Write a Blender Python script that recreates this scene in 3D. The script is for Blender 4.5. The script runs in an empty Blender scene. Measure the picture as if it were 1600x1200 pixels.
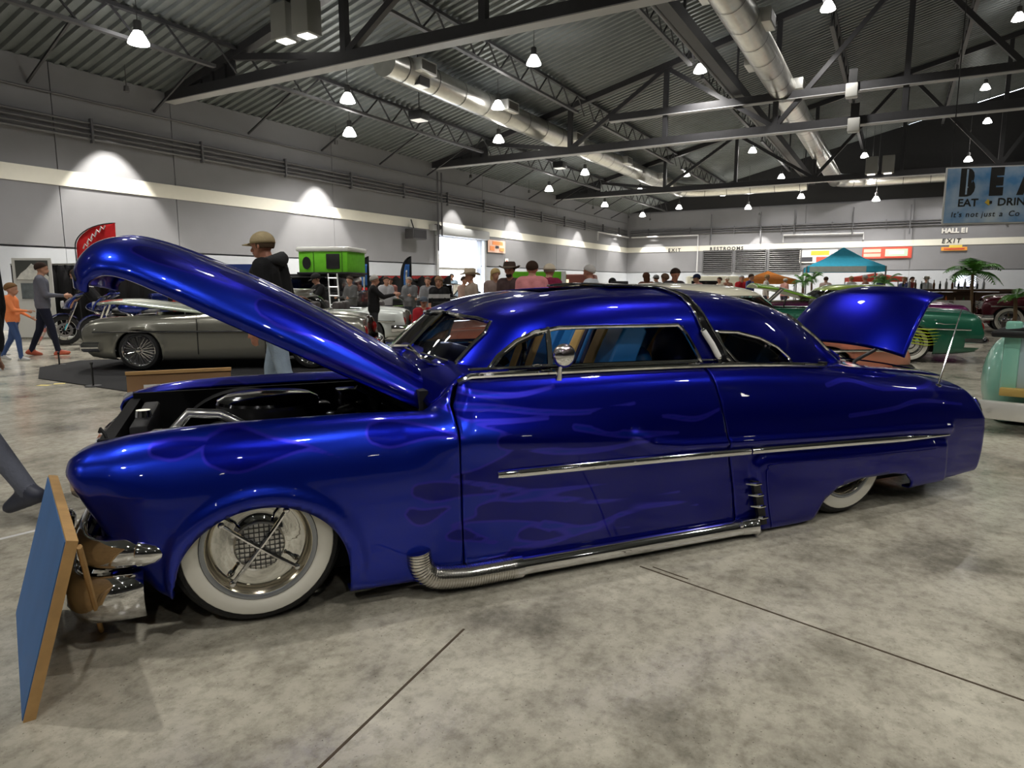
import bpy, bmesh, math, random
import numpy as np
from mathutils import Vector, Matrix
random.seed(7); np.random.seed(7)
SC = bpy.context.scene
COL = SC.collection
PI = math.pi
# ------------------------------------------------------------------ camera
FPX = 1050.0; CAMH = 1.28; HORIZON = 445.0
PITCH = math.atan((600 - HORIZON) / FPX)
cam_d = bpy.data.cameras.new('camera'); cam = bpy.data.objects.new('camera', cam_d); COL.objects.link(cam)
cam_d.sensor_width = 36.0; cam_d.lens = 36.0 * FPX / 1600.0; cam_d.clip_end = 500
cam.location = (0, 0, CAMH); cam.rotation_euler = (PI / 2 - PITCH, 0, 0)
SC.camera = cam
# ------------------------------------------------------------------ world, view
w = bpy.data.worlds.new('world'); SC.world = w; w.use_nodes = True
bg = w.node_tree.nodes['Background']; bg.inputs[0].default_value = (0.80, 0.88, 1.0, 1); bg.inputs[1].default_value = 9.0
SC.view_settings.view_transform = 'Standard'; SC.view_settings.look = 'None'
SC.view_settings.gamma = 1.0; SC.view_settings.use_curve_mapping = False
SC.view_settings.exposure = 0.72
LAMP_W = 760.0
SC.cycles.max_bounces = 5; SC.cycles.diffuse_bounces = 2; SC.cycles.glossy_bounces = 3; SC.cycles.transmission_bounces = 4; SC.cycles.transparent_max_bounces = 10
SC.cycles.use_adaptive_sampling = True; SC.cycles.adaptive_threshold = .08
SC.cycles.caustics_reflective = False; SC.cycles.caustics_refractive = False; SC.cycles.sample_clamp_indirect = 6.0
# ------------------------------------------------------------------ hall axes: s runs along the left wall, t across it
TH = math.radians(29.48)
U = Vector((math.sin(TH), math.cos(TH), 0)); V = Vector((math.cos(TH), -math.sin(TH), 0))
HALLROT = PI / 2 - TH          # turns local +x onto U
TL = -22.0; SF = 60.8; EAVE = 7.7; SLOPE = 0.25; RIDGE = 12.0; TR = 46.0; SB = -34.0
def HP(s, t, z=0.0):
    return U * s + V * t + Vector((0, 0, z))
def roofz(t):
    return EAVE + SLOPE * ((t - TL) if t < RIDGE else (2 * RIDGE - TL - t))
def ray(x, y):
    a = (x - 800) / FPX; b = (600 - y) / FPX
    return Vector((a, math.cos(PITCH) + b * math.sin(PITCH), -math.sin(PITCH) + b * math.cos(PITCH)))
CAMP = Vector((0, 0, CAMH))
def onground(x, y, z=0.0):
    d = ray(x, y); return CAMP + d * ((z - CAMH) / d.z)
def atdepth(x, y, dep):
    d = ray(x, y); return CAMP + d * (dep / d.y)
def onplane(x, y, P, n):
    d = ray(x, y); return CAMP + d * ((P - CAMP).dot(n) / d.dot(n))
# ------------------------------------------------------------------ materials
MATS = {}
def mat(name, col=(.5, .5, .5), rough=.5, metal=0.0, coat=0.0, emit=None, estr=0.0, var=0.0, vscale=6.0, bump=0.0, bscale=40.0, spec=.5, coatr=.03, sheen=0):
    if name in MATS: return MATS[name]
    m = bpy.data.materials.new(name); m.use_nodes = True; nt = m.node_tree; b = nt.nodes['Principled BSDF']
    b.inputs['Base Color'].default_value = (*col, 1); b.inputs['Roughness'].default_value = rough
    b.inputs['Metallic'].default_value = metal; b.inputs['Coat Weight'].default_value = coat; b.inputs['Coat Roughness'].default_value = coatr
    b.inputs['Specular IOR Level'].default_value = spec
    if emit: b.inputs['Emission Color'].default_value = (*emit, 1); b.inputs['Emission Strength'].default_value = estr
    if var > 0 or bump > 0:
        tc = nt.nodes.new('ShaderNodeTexCoord')
    if var > 0:
        n = nt.nodes.new('ShaderNodeTexNoise'); n.inputs['Scale'].default_value = vscale; n.inputs['Detail'].default_value = 5
        nt.links.new(tc.outputs['Object'], n.inputs['Vector'])
        mx = nt.nodes.new('ShaderNodeMix'); mx.data_type = 'RGBA'
        mx.inputs['A'].default_value = (*[c * (1 - var) for c in col], 1); mx.inputs['B'].default_value = (*[min(1, c * (1 + var)) for c in col], 1)
        nt.links.new(n.outputs['Fac'], mx.inputs['Factor']); nt.links.new(mx.outputs['Result'], b.inputs['Base Color'])
    if bump > 0:
        n2 = nt.nodes.new('ShaderNodeTexNoise'); n2.inputs['Scale'].default_value = bscale; n2.inputs['Detail'].default_value = 4
        nt.links.new(tc.outputs['Object'], n2.inputs['Vector'])
        bp = nt.nodes.new('ShaderNodeBump'); bp.inputs['Strength'].default_value = bump; bp.inputs['Distance'].default_value = .02
        nt.links.new(n2.outputs['Fac'], bp.inputs['Height']); nt.links.new(bp.outputs['Normal'], b.inputs['Normal'])
    MATS[name] = m; return m
def cloth(name, col): return mat(name, col, .85, var=.18, vscale=9, bump=.25, bscale=60, spec=.25)
def paint(name, col, metal=.35, rough=.35): return mat(name, col, rough, metal, coat=1.0, coatr=.03, var=.04, vscale=3)
def glass_mat(name, tint=(.6, .63, .65), f0=.06):
    if name in MATS: return MATS[name]
    m = bpy.data.materials.new(name); m.use_nodes = True; nt = m.node_tree; nt.nodes.clear()
    o = nt.nodes.new('ShaderNodeOutputMaterial'); t = nt.nodes.new('ShaderNodeBsdfTransparent'); g = nt.nodes.new('ShaderNodeBsdfGlossy')
    t.inputs[0].default_value = (*tint, 1); g.inputs['Roughness'].default_value = .01
    fr = nt.nodes.new('ShaderNodeFresnel'); fr.inputs[0].default_value = 1.5
    mx = nt.nodes.new('ShaderNodeMixShader')
    nt.links.new(fr.outputs[0], mx.inputs[0]); nt.links.new(t.outputs[0], mx.inputs[1]); nt.links.new(g.outputs[0], mx.inputs[2]); nt.links.new(mx.outputs[0], o.inputs[0])
    MATS[name] = m; return m
CHROME = mat('chrome', (.86, .86, .87), .05, 1.0)
STEEL = mat('brushed_steel', (.55, .55, .56), .28, 1.0)
BLACK = mat('black_satin', (.012, .012, .013), .45)
RUBBER = mat('tyre_rubber', (.014, .014, .015), .7, bump=.3, bscale=120)
WHITEW = mat('whitewall', (.80, .78, .70), .55, var=.05)
GLASS = glass_mat('window_glass')
DARKG = glass_mat('smoked_glass', (.10, .10, .11))
# ------------------------------------------------------------------ mesh builder
class MB:
    def __init__(s): s.v = []; s.f = []; s.m = []; s.M = None; s.mi = 0
    def add(s, vs, fs):
        o = len(s.v)
        if s.M is not None: vs = [tuple(s.M @ Vector(v)) for v in vs]
        s.v.extend([tuple(v) for v in vs]); s.f.extend([tuple(i + o for i in f) for f in fs]); s.m.extend([s.mi] * len(fs)); return s
    def box(s, c, d, rz=0.0, R=None):
        x, y, z = d[0] / 2, d[1] / 2, d[2] / 2
        vs = [Vector((a * x, b * y, e * z)) for e in (-1, 1) for b in (-1, 1) for a in (-1, 1)]
        if rz: R = Matrix.Rotation(rz, 3, 'Z')
        if R is not None: vs = [R @ v for v in vs]
        c = Vector(c)
        return s.add([v + c for v in vs], [(0, 2, 3, 1), (4, 5, 7, 6), (0, 1, 5, 4), (2, 6, 7, 3), (0, 4, 6, 2), (1, 3, 7, 5)])
    def bbox(s, c, d, b=.01, R=None):          # bevelled box
        x, y, z = d[0] / 2, d[1] / 2, d[2] / 2; b = min(b, x * .9, y * .9, z * .9)
        bm = bmesh.new(); bmesh.ops.create_cube(bm, size=1)
        for v in bm.verts: v.co = Vector((v.co.x * 2 * x, v.co.y * 2 * y, v.co.z * 2 * z))
        bmesh.ops.bevel(bm, geom=bm.edges[:], offset=b, segments=2, affect='EDGES', profile=.5)
        bm.verts.index_update(); c = Vector(c)
        vs = [((R @ v.co) if R is not None else v.co) + c for v in bm.verts]; fs = [[v.index for v in f.verts] for f in bm.faces]; bm.free()
        return s.add(vs, fs)
    def cone(s, p0, p1, r0, r1=None, n=12, caps=True):
        r1 = r0 if r1 is None else r1
        p0 = Vector(p0); p1 = Vector(p1); ax = (p1 - p0)
        if ax.length < 1e-7: return s
        q = ax.to_track_quat('Z', 'Y'); vs = []
        for p, r in ((p0, r0), (p1, r1)):
            for i in range(n):
                a = 2 * PI * i / n; vs.append(p + q @ Vector((math.cos(a) * r, math.sin(a) * r, 0)))
        fs = [(i, (i + 1) % n, n + (i + 1) % n, n + i) for i in range(n)]
        if caps: fs += [tuple(range(n - 1, -1, -1)), tuple(range(n, 2 * n))]
        return s.add(vs, fs)
    def tube(s, pts, r, n=8, closed=False, caps=True, flat=None):
        pts = [Vector(p) for p in pts]; N = len(pts); vs = []; up = None
        rr = r if hasattr(r, '__len__') else [r] * N
        for i, p in enumerate(pts):
            a = pts[(i - 1) % N] if (closed or i > 0) else p; b = pts[(i + 1) % N] if (closed or i < N - 1) else p
            t = (b - a).normalized()
            if up is None:
                up = Vector((0, 0, 1)) if abs(t.z) < .9 else Vector((1, 0, 0))
            sd = t.cross(up)
            if sd.length < 1e-6: sd = t.orthogonal()
            sd.normalize(); up = sd.cross(t).normalized()
            for k in range(n):
                an = 2 * PI * k / n; vs.append(p + (sd * math.cos(an) + up * math.sin(an) * (flat or 1)) * rr[i])
        fs = []
        for i in range(N if closed else N - 1):
            j = (i + 1) % N
            for k in range(n): fs.append((i * n + k, i * n + (k + 1) % n, j * n + (k + 1) % n, j * n + k))
        if caps and not closed: fs += [tuple(range(n - 1, -1, -1)), tuple(range((N - 1) * n, N * n))]
        return s.add(vs, fs)
    def lathe(s, prof, n=32, axis='Z', c=(0, 0, 0), a0=0, a1=2 * PI):   # prof: (r, h)
        full = abs(a1 - a0 - 2 * PI) < 1e-6; m = n if full else n + 1; vs = []; c = Vector(c)
        for i in range(m):
            a = a0 + (a1 - a0) * i / n; ca, sa = math.cos(a), math.sin(a)
            for r, h in prof:
                if axis == 'Z': vs.append(c + Vector((r * ca, r * sa, h)))
                elif axis == 'Y': vs.append(c + Vector((r * ca, h, r * sa)))
                else: vs.append(c + Vector((h, r * ca, r * sa)))
        k = len(prof); fs = []
        for i in range(n):
            j = (i + 1) % m
            for q in range(k - 1): fs.append((i * k + q, j * k + q, j * k + q + 1, i * k + q + 1))
        return s.add(vs, fs)
    def ell(s, c, r, n=12, R=None):
        vs = []; fs = []; m = max(6, n // 2 + 2); c = Vector(c)
        for i in range(m + 1):
            th = PI * i / m
            for k in range(n):
                ph = 2 * PI * k / n; v = Vector((r[0] * math.sin(th) * math.cos(ph), r[1] * math.sin(th) * math.sin(ph), r[2] * math.cos(th)))
                if R is not None: v = R @ v
                vs.append(c + v)
        for i in range(m):
            for k in range(n): fs.append((i * n + k, (i + 1) * n + k, (i + 1) * n + (k + 1) % n, i * n + (k + 1) % n))
        return s.add(vs, fs)
    def grid(s, A, closed=False):                 # A[i][j] -> points
        A = np.asarray(A); ni, nj = A.shape[:2]
        idx = lambda i, j: i * nj + (j % nj)
        fs = [(idx(i, j), idx(i + 1, j), idx(i + 1, j + 1), idx(i, j + 1)) for i in range(ni - 1) for j in range(nj if closed else nj - 1)]
        return s.add([tuple(p) for p in A.reshape(-1, 3)], fs)
    def prism(s, poly, h0, h1, axis='Z'):
        n = len(poly)
        def P(a, b, h): return (a, b, h) if axis == 'Z' else ((a, h, b) if axis == 'Y' else (h, a, b))
        vs = [P(a, b, h0) for a, b in poly] + [P(a, b, h1) for a, b in poly]
        fs = [(i, (i + 1) % n, n + (i + 1) % n, n + i) for i in range(n)] + [tuple(range(n - 1, -1, -1)), tuple(range(n, 2 * n))]
        return s.add(vs, fs)
    def obj(s, name, m, parent=None, smooth=None, sub=0, solid=0.0, bev=0.0, offset=-1, normals=True):
        me = bpy.data.meshes.new(name); me.from_pydata(s.v, [], s.f)
        ms = m if isinstance(m, (list, tuple)) else [m]
        for x in ms: me.materials.append(x)
        if len(ms) > 1: me.polygons.foreach_set('material_index', s.m)
        me.update()
        if normals:
            bm = bmesh.new(); bm.from_mesh(me); bmesh.ops.remove_doubles(bm, verts=bm.verts[:], dist=1e-5); bmesh.ops.recalc_face_normals(bm, faces=bm.faces[:]); bm.to_mesh(me); bm.free()
        o = bpy.data.objects.new(name, me); COL.objects.link(o)
        if parent is not None: o.parent = parent
        if smooth is None or smooth > 0:
            me.polygons.foreach_set('use_smooth', [True] * len(me.polygons)); me.set_sharp_from_angle(angle=math.radians(smooth or 38))
        if solid:
            md = o.modifiers.new('solid', 'SOLIDIFY'); md.thickness = solid; md.offset = offset
        if bev:
            md = o.modifiers.new('bevel', 'BEVEL'); md.width = bev; md.segments = 2; md.limit_method = 'ANGLE'
        if sub:
            md = o.modifiers.new('sub', 'SUBSURF'); md.levels = sub; md.render_levels = sub
        return o
def empty(name, loc=(0, 0, 0), rz=0.0, parent=None):
    o = bpy.data.objects.new(name, None); COL.objects.link(o); o.location = loc; o.rotation_euler = (0, 0, rz); o.empty_display_size = .1
    if parent is not None: o.parent = parent
    return o
def tag(o, label=None, cat=None, group=None, kind=None):
    if label: o['label'] = label
    if cat: o['category'] = cat
    if group: o['group'] = group
    if kind: o['kind'] = kind
    return o
def thing(name, label, cat, loc=(0, 0, 0), rz=0.0, group=None):
    return tag(empty(name, loc, rz), label, cat, group)
def struct(o): o['kind'] = 'structure'; return o
def copy_tree(o, parent=None):
    c = o.copy(); COL.objects.link(c); c.parent = parent
    for ch in list(o.children):
        if ch.type != 'LIGHT': copy_tree(ch, c)
    return c
def boxo(name, c, d, m, parent=None, b=0.0, rz=0.0, R=None):
    mb = MB()
    if rz: R = Matrix.Rotation(rz, 3, 'Z')
    if b: mb.bbox(c, d, b, R)
    else: mb.box(c, d, R=R)
    return mb.obj(name, m, parent)
def textmesh(name, body, size, m, parent=None, M=None, bold=0.0, extrude=.004, align='LEFT', shear=0.0, space=1.0, sx=1.0):
    cu = bpy.data.curves.new(name, 'FONT'); cu.body = body; cu.size = size; cu.extrude = extrude; cu.align_x = align; cu.offset = bold; cu.shear = shear; cu.space_character = space; cu.resolution_u = 3
    t = bpy.data.objects.new(name, cu); COL.objects.link(t); dg = bpy.context.evaluated_depsgraph_get(); dg.update()
    me = bpy.data.meshes.new_from_object(t.evaluated_get(dg)); bpy.data.objects.remove(t); bpy.data.curves.remove(cu)
    if sx != 1.0:
        for v in me.vertices: v.co.x *= sx
    me.name = name; me.materials.clear(); me.materials.append(m)
    o = bpy.data.objects.new(name, me); COL.objects.link(o)
    if parent is not None: o.parent = parent
    if M is not None: o.matrix_local = M
    return o
def interp(x, xs, ys):
    return np.interp(x, xs, ys)
def pch(x, xs, ys):                                # monotone cubic through (xs, ys), ys may be (n, k)
    x = np.asarray(x, float); xs = np.asarray(xs, float); ys = np.asarray(ys, float)
    h = np.diff(xs); sh = (slice(None),) + (None,) * (ys.ndim - 1); d = np.diff(ys, axis=0) / h[sh]
    m = np.zeros_like(ys); m[0] = d[0]; m[-1] = d[-1]
    if len(xs) > 2:
        w1 = (2 * h[1:] + h[:-1])[sh]; w2 = (h[1:] + 2 * h[:-1])[sh]; same = d[:-1] * d[1:] > 0
        with np.errstate(divide='ignore', invalid='ignore'):
            hm = (w1 + w2) / (w1 / np.where(d[:-1] == 0, 1, d[:-1]) + w2 / np.where(d[1:] == 0, 1, d[1:]))
        m[1:-1] = np.where(same, hm, 0)
    i = np.clip(np.searchsorted(xs, x) - 1, 0, len(xs) - 2); t = (np.clip(x, xs[0], xs[-1]) - xs[i]) / h[i]
    t = t.reshape(t.shape + (1,) * (ys.ndim - 1)); hh = h[i].reshape(t.shape)
    return (2 * t**3 - 3 * t**2 + 1) * ys[i] + (t**3 - 2 * t**2 + t) * hh * m[i] + (-2 * t**3 + 3 * t**2) * ys[i + 1] + (t**3 - t**2) * hh * m[i + 1]
def catmull(P, n, closed=False):
    P = [np.asarray(p, float) for p in P]; N = len(P); out = []
    segs = N if closed else N - 1
    for i in range(segs):
        p1, p2 = P[i], P[(i + 1) % N]
        p0 = P[(i - 1) % N] if (closed or i > 0) else 2 * p1 - p2
        p3 = P[(i + 2) % N] if (closed or i < N - 2) else 2 * p2 - p1
        for k in range(n):
            t = k / n; out.append(.5 * (2 * p1 + (p2 - p0) * t + (2 * p0 - 5 * p1 + 4 * p2 - p3) * t * t + (3 * p1 - p0 - 3 * p2 + p3) * t**3))
    if not closed: out.append(P[-1])
    return out
def sd_poly(X, Y, poly, r=0.0):                    # signed distance to a polygon, negative inside
    X = np.asarray(X, float); Y = np.asarray(Y, float); d = np.full(X.shape, 1e9); ins = np.zeros(X.shape, bool); n = len(poly)
    for i in range(n):
        ax, ay = poly[i]; bx, by = poly[(i + 1) % n]; ex, ey = bx - ax, by - ay
        t = np.clip(((X - ax) * ex + (Y - ay) * ey) / (ex * ex + ey * ey + 1e-12), 0, 1)
        d = np.minimum(d, np.hypot(X - ax - t * ex, Y - ay - t * ey))
        c = (ay > Y) != (by > Y)
        with np.errstate(divide='ignore', invalid='ignore'):
            xi = ax + (Y - ay) * ex / (ey if abs(ey) > 1e-12 else 1e-12)
        ins ^= c & (X < xi)
    return np.where(ins, -d, d) - r
def clip_grid(mb, A, F, tol=1e-4, attr=None):      # keep the part of grid A where F >= 0, border snapped to F = 0
    A = np.array(A, float); F = np.array(F, float); ni, nj = F.shape
    best = np.full(F.shape, 1e9); T = A.copy()
    for (di, dj) in ((0, 1), (1, 0), (0, -1), (-1, 0)):
        i0, i1 = max(0, -di), ni - max(0, di); j0, j1 = max(0, -dj), nj - max(0, dj)
        f0 = F[i0:i1, j0:j1]; f1 = F[i0 + di:i1 + di, j0 + dj:j1 + dj]; a0 = A[i0:i1, j0:j1]; a1 = A[i0 + di:i1 + di, j0 + dj:j1 + dj]
        cr = (f0 * f1 < 0); t = np.where(cr, f0 / np.where(cr, f0 - f1, 1), 9)
        ok = cr & (t <= .5001) & (t < best[i0:i1, j0:j1])
        bb = best[i0:i1, j0:j1]; bb[ok] = t[ok]; TT = T[i0:i1, j0:j1]; TT[ok] = (a0 + (a1 - a0) * t[..., None])[ok]
    snapped = best < 2; F2 = np.where(snapped, 0, F)
    idx = -np.ones(F.shape, int); vs = []; fs = []
    def vid(i, j):
        if idx[i, j] < 0: idx[i, j] = len(vs); vs.append(tuple(T[i, j]))
        return idx[i, j]
    keepi = F2 >= -tol
    for i in range(ni - 1):
        for j in range(nj - 1):
            q = [(i, j), (i + 1, j), (i + 1, j + 1), (i, j + 1)]; k = [p for p in q if keepi[p]]
            if len(k) >= 3 and any(F2[p] > tol for p in k): fs.append(tuple(vid(*p) for p in k))
    mb.add(vs, fs); return mb
# ================================================================== the hall
M_FLOOR = bpy.data.materials.new('polished_concrete'); M_FLOOR.use_nodes = True
def _floor():
    nt = M_FLOOR.node_tree; b = nt.nodes['Principled BSDF']; tc = nt.nodes.new('ShaderNodeTexCoord'); L = nt.links.new
    def noise(sc, det, ro=.6):
        n = nt.nodes.new('ShaderNodeTexNoise'); n.inputs['Scale'].default_value = sc; n.inputs['Detail'].default_value = det; n.inputs['Roughness'].default_value = ro; L(tc.outputs['Object'], n.inputs['Vector']); return n
    n1 = noise(1.3, 9, .68); r1 = nt.nodes.new('ShaderNodeValToRGB'); e = r1.color_ramp.elements
    e[0].position = .36; e[0].color = (.22, .205, .165, 1); e[1].position = .66; e[1].color = (.66, .625, .52, 1)
    m = e.new(.5); m.color = (.49, .46, .38, 1); L(n1.outputs['Fac'], r1.inputs['Fac'])
    n2 = noise(16, 8, .72); r2 = nt.nodes.new('ShaderNodeValToRGB'); r2.color_ramp.elements[0].position = .30; r2.color_ramp.elements[0].color = (.52, .51, .49, 1); r2.color_ramp.elements[1].position = .55; r2.color_ramp.elements[1].color = (1, 1, 1, 1); L(n2.outputs['Fac'], r2.inputs['Fac'])
    mx = nt.nodes.new('ShaderNodeMix'); mx.data_type = 'RGBA'; mx.blend_type = 'MULTIPLY'; mx.inputs['Factor'].default_value = .8
    L(r1.outputs['Color'], mx.inputs['A']); L(r2.outputs['Color'], mx.inputs['B'])
    n3 = noise(75, 3); r3 = nt.nodes.new('ShaderNodeValToRGB'); r3.color_ramp.elements[0].position = .29; r3.color_ramp.elements[0].color = (.35, .34, .32, 1); r3.color_ramp.elements[1].position = .36; r3.color_ramp.elements[1].color = (1, 1, 1, 1); L(n3.outputs['Fac'], r3.inputs['Fac'])
    mx2 = nt.nodes.new('ShaderNodeMix'); mx2.data_type = 'RGBA'; mx2.blend_type = 'MULTIPLY'; mx2.inputs['Factor'].default_value = .8
    L(mx.outputs['Result'], mx2.inputs['A']); L(r3.outputs['Color'], mx2.inputs['B']); L(mx2.outputs['Result'], b.inputs['Base Color'])
    rr = nt.nodes.new('ShaderNodeMapRange'); rr.inputs['To Min'].default_value = .10; rr.inputs['To Max'].default_value = .30; L(n1.outputs['Fac'], rr.inputs['Value']); L(rr.outputs['Result'], b.inputs['Roughness'])
    bp = nt.nodes.new('ShaderNodeBump'); bp.inputs['Strength'].default_value = .06; bp.inputs['Distance'].default_value = .01; n4 = noise(9, 3); L(n4.outputs['Fac'], bp.inputs['Height']); L(bp.outputs['Normal'], b.inputs['Normal'])
    b.inputs['Specular IOR Level'].default_value = .5
_floor()
M_WALL = mat('grey_wall_paint', (.20, .20, .215), .65, var=.08, vscale=1.2, bump=.05, bscale=25)
M_WALLD = mat('dark_gable_paint', (.014, .014, .015), .8, var=.2)
M_CREAM = mat('cream_stripe_paint', (.72, .70, .62), .6, var=.04)
M_WHITE = mat('white_wall_paint', (.42, .44, .48), .6, var=.04)
M_DECK = mat('galvanised_roof_deck', (.15, .165, .165), .5, .35, var=.25, vscale=2.0)
M_BEAM = mat('charcoal_steel', (.030, .030, .034), .55, var=.2)
M_JOIST = mat('grey_steel', (.075, .075, .08), .5, var=.2)
M_PIPE = mat('grey_pipe', (.10, .10, .11), .5)
HROOT_R = HALLROT
def hobj(mb, name, m, parent=None, **k):
    """mesh given in hall axes (x = s, y = -t) turned into place"""
    o = mb.obj(name, m, parent, **k)
    if parent is None: o.rotation_euler = (0, 0, HALLROT)
    return o
def hv(s, t, z): return (s, -t, z)
def hbox(mb, s0, s1, t0, t1, z0, z1): return mb.box(((s0 + s1) / 2, -(t0 + t1) / 2, (z0 + z1) / 2), (abs(s1 - s0), abs(t1 - t0), abs(z1 - z0)))
# floor
fl = hobj(hbox(MB(), SB - 1, SF + 1, TL - 1, TR + 1, -.3, 0), 'floor', M_FLOOR, smooth=0); struct(fl)
M_JOINT = mat('joint_filler', (.07, .05, .03), .8)
def strip(name, P, Q, wd, m, z=.0015, ext=0.0):
    P = Vector(P); Q = Vector(Q); d = (Q - P); d.z = 0; d.normalize(); n = Vector((-d.y, d.x, 0)) * wd / 2; P = P - d * ext
    mb = MB(); mb.add([P + n, P - n, Q - n, Q + n, P + n + Vector((0, 0, z)), P - n + Vector((0, 0, z)), Q - n + Vector((0, 0, z)), Q + n + Vector((0, 0, z))],
                      [(4, 5, 6, 7), (0, 1, 5, 4), (1, 2, 6, 5), (2, 3, 7, 6), (3, 0, 4, 7)])
    return mb
inv = Matrix.Rotation(-HALLROT, 4, 'Z')
def floorstrip(name, P, Q, wd, m, z=.0015, ext=0):
    mb = strip(name, P, Q, wd, m, z, ext); mb.v = [tuple(inv @ Vector(v)) for v in mb.v]; return mb.obj(name, m, fl, smooth=0)
floorstrip('floor_joint', onground(1000, 885), onground(1600, 1095), .009, M_JOINT)
floorstrip('floor_joint', onground(725, 983), onground(440, 1256), .009, M_JOINT)
floorstrip('floor_joint', onground(1020, 886), onground(1075, 905), .007, M_JOINT)
M_WLINE = mat('white_floor_paint', (.75, .75, .74), .5); M_YLINE = mat('yellow_floor_tape', (.80, .66, .18), .5)
floorstrip('floor_line', onground(-60, 857), onground(140, 809), .03, M_WLINE)
floorstrip('floor_dash', onground(60, 602), onground(78, 602), .09, M_YLINE); floorstrip('floor_dash', onground(84, 600), onground(102, 599), .09, M_YLINE)
# left wall with its open vehicle door
DS0, DS1, DZ = 30.6, 35.3, 3.92
mb = MB(); hbox(mb, SB - .4, DS0, TL - .45, TL - .12, 0, EAVE + .25); hbox(mb, DS1, SF + .4, TL - .45, TL - .12, 0, EAVE + .25); hbox(mb, DS0, DS1, TL - .45, TL - .12, DZ, EAVE + .25)
wl = struct(hobj(mb, 'wall_left', M_WALL, smooth=0))
edges = [SB + 7.6 * k for k in range(0, 13)]; edges = [SB, -26.4, -18.8, -11.2, -3.6, 4.0, 11.4, 15.2, 22.8, DS0, DS1, 38.0, 45.6, 53.2, SF]
for a, b in zip(edges[:-1], edges[1:]):
    z0 = DZ if a == DS0 else 2.42
    hobj(hbox(MB(), a + .012, b - .012, TL - .12, TL, z0, EAVE + .02), 'panel', M_WALL, wl, smooth=0)
    if a != DS0: hobj(hbox(MB(), a + .006, b - .006, TL - .12, TL + .03, 0, 2.36), 'lower_panel', M_WHITE, wl, smooth=0)
# bright stripe, ledge line
t1 = MB(); hbox(t1, SB, DS0 - .3, TL - .02, TL + .035, 4.22, 4.68); struct(hobj(t1, 'trim_1', M_CREAM, smooth=0))
t1 = MB(); hbox(t1, DS0 - .3, SF, TL - .02, TL + .035, 4.22, 4.68); struct(hobj(t1, 'trim_2', M_CREAM, smooth=0))
# far wall
mb = MB(); hbox(mb, SF, SF + .4, TL - .4, TR + .4, 0, EAVE + .1); we = struct(hobj(mb, 'wall_far', M_WALL, smooth=0))
for a in np.arange(TL, TR - 1, 7.6):
    hobj(hbox(MB(), SF - .1, SF, a + .012, min(a + 7.588, TR), 2.42, EAVE), 'panel', M_WALL, we, smooth=0); hobj(hbox(MB(), SF - .13, SF, a + .006, min(a + 7.594, TR), 0, 2.36), 'lower_panel', M_WHITE, we, smooth=0)
t1 = MB(); hbox(t1, SF - .14, SF, TL + .04, TR, 4.22, 4.68); struct(hobj(t1, 'trim_3', M_CREAM, smooth=0))
def gable(s0, s1, name, m):
    mb = MB(); pts = [(TL - .4, EAVE), (RIDGE, roofz(RIDGE)), (TR + .4, EAVE)]
    vs = [hv(s, t, z) for s in (s0, s1) for t, z in pts]; mb.add(vs, [(0, 1, 2), (3, 5, 4), (0, 3, 4, 1), (1, 4, 5, 2), (0, 2, 5, 3)]); return struct(hobj(mb, name, m, smooth=0))
gable(SF + .02, SF + .4, 'wall_far_gable', M_WALLD)
# near and right walls behind the camera
mb = MB(); hbox(mb, SB - .4, SB, TL - .4, TR + .4, 0, EAVE + .1); struct(hobj(mb, 'wall_back', M_WALL, smooth=0)); gable(SB - .4, SB - .02, 'wall_back_gable', M_WALLD)
mb = MB(); hbox(mb, SB, SF, TR, TR + .4, 0, EAVE + .3); struct(hobj(mb, 'wall_right', M_WALL, smooth=0))
# corrugated roof deck
mb = MB(); pit = .34; n = int((SF - SB) / pit); ss = []
for i in range(n + 1):
    s = SB + i * pit; ss += [(s, 0), (s + .11, 0), (s + .15, .085), (s + .30, .085)]
for (ta, tb) in ((TL - .4, RIDGE), (RIDGE, TR + .4)):
    A = np.array([[hv(s, t, roofz(t) + dz) for t in (ta, tb)] for s, dz in ss]); mb.grid(A)
ce = struct(hobj(mb, 'ceiling', M_DECK, smooth=0))
# outside the open door: a yard in daylight
yd = struct(hobj(hbox(MB(), 15, 52, TL - 40, TL - 1.05, -.3, -.02), 'yard', mat('yard_asphalt', (.35, .35, .36), .8, var=.1), smooth=0))
dr = hobj(MB(), 'door_1', M_WALL) if False else None
door = tag(empty('door_1', HP(DS0, TL, 0), HALLROT), kind='structure')
mm = mat('door_steel', (.42, .43, .45), .5)
boxo('jamb', (-.1, -.03, DZ / 2), (.2, .2, DZ), mm, door); boxo('jamb', (DS1 - DS0 + .1, -.03, DZ / 2), (.2, .2, DZ), mm, door)
boxo('rolled_curtain', ((DS1 - DS0) / 2, -.18, DZ + .28), (DS1 - DS0 + .5, .42, .52), mm, door, b=.1)
for k, z in enumerate((2.2, 2.5)): boxo('bar', ((DS1 - DS0) / 2, .5, z - .3 * k), (DS1 - DS0, .06, .06 + .1 * k), mat('pale_rail', (.75, .72, .68), .5), door)
MB().lathe([(.0, -.16), (.17, -.16), (.17, .16), (.0, .16)], 20, 'X', (-.32, -.25, DZ + .42)).obj('winch_drum', BLACK, door)
boxo('winch_housing', (-.62, -.2, DZ + .40), (.36, .3, .3), mat('winch_grey', (.5, .5, .5), .4, .4), door, b=.03)
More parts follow.
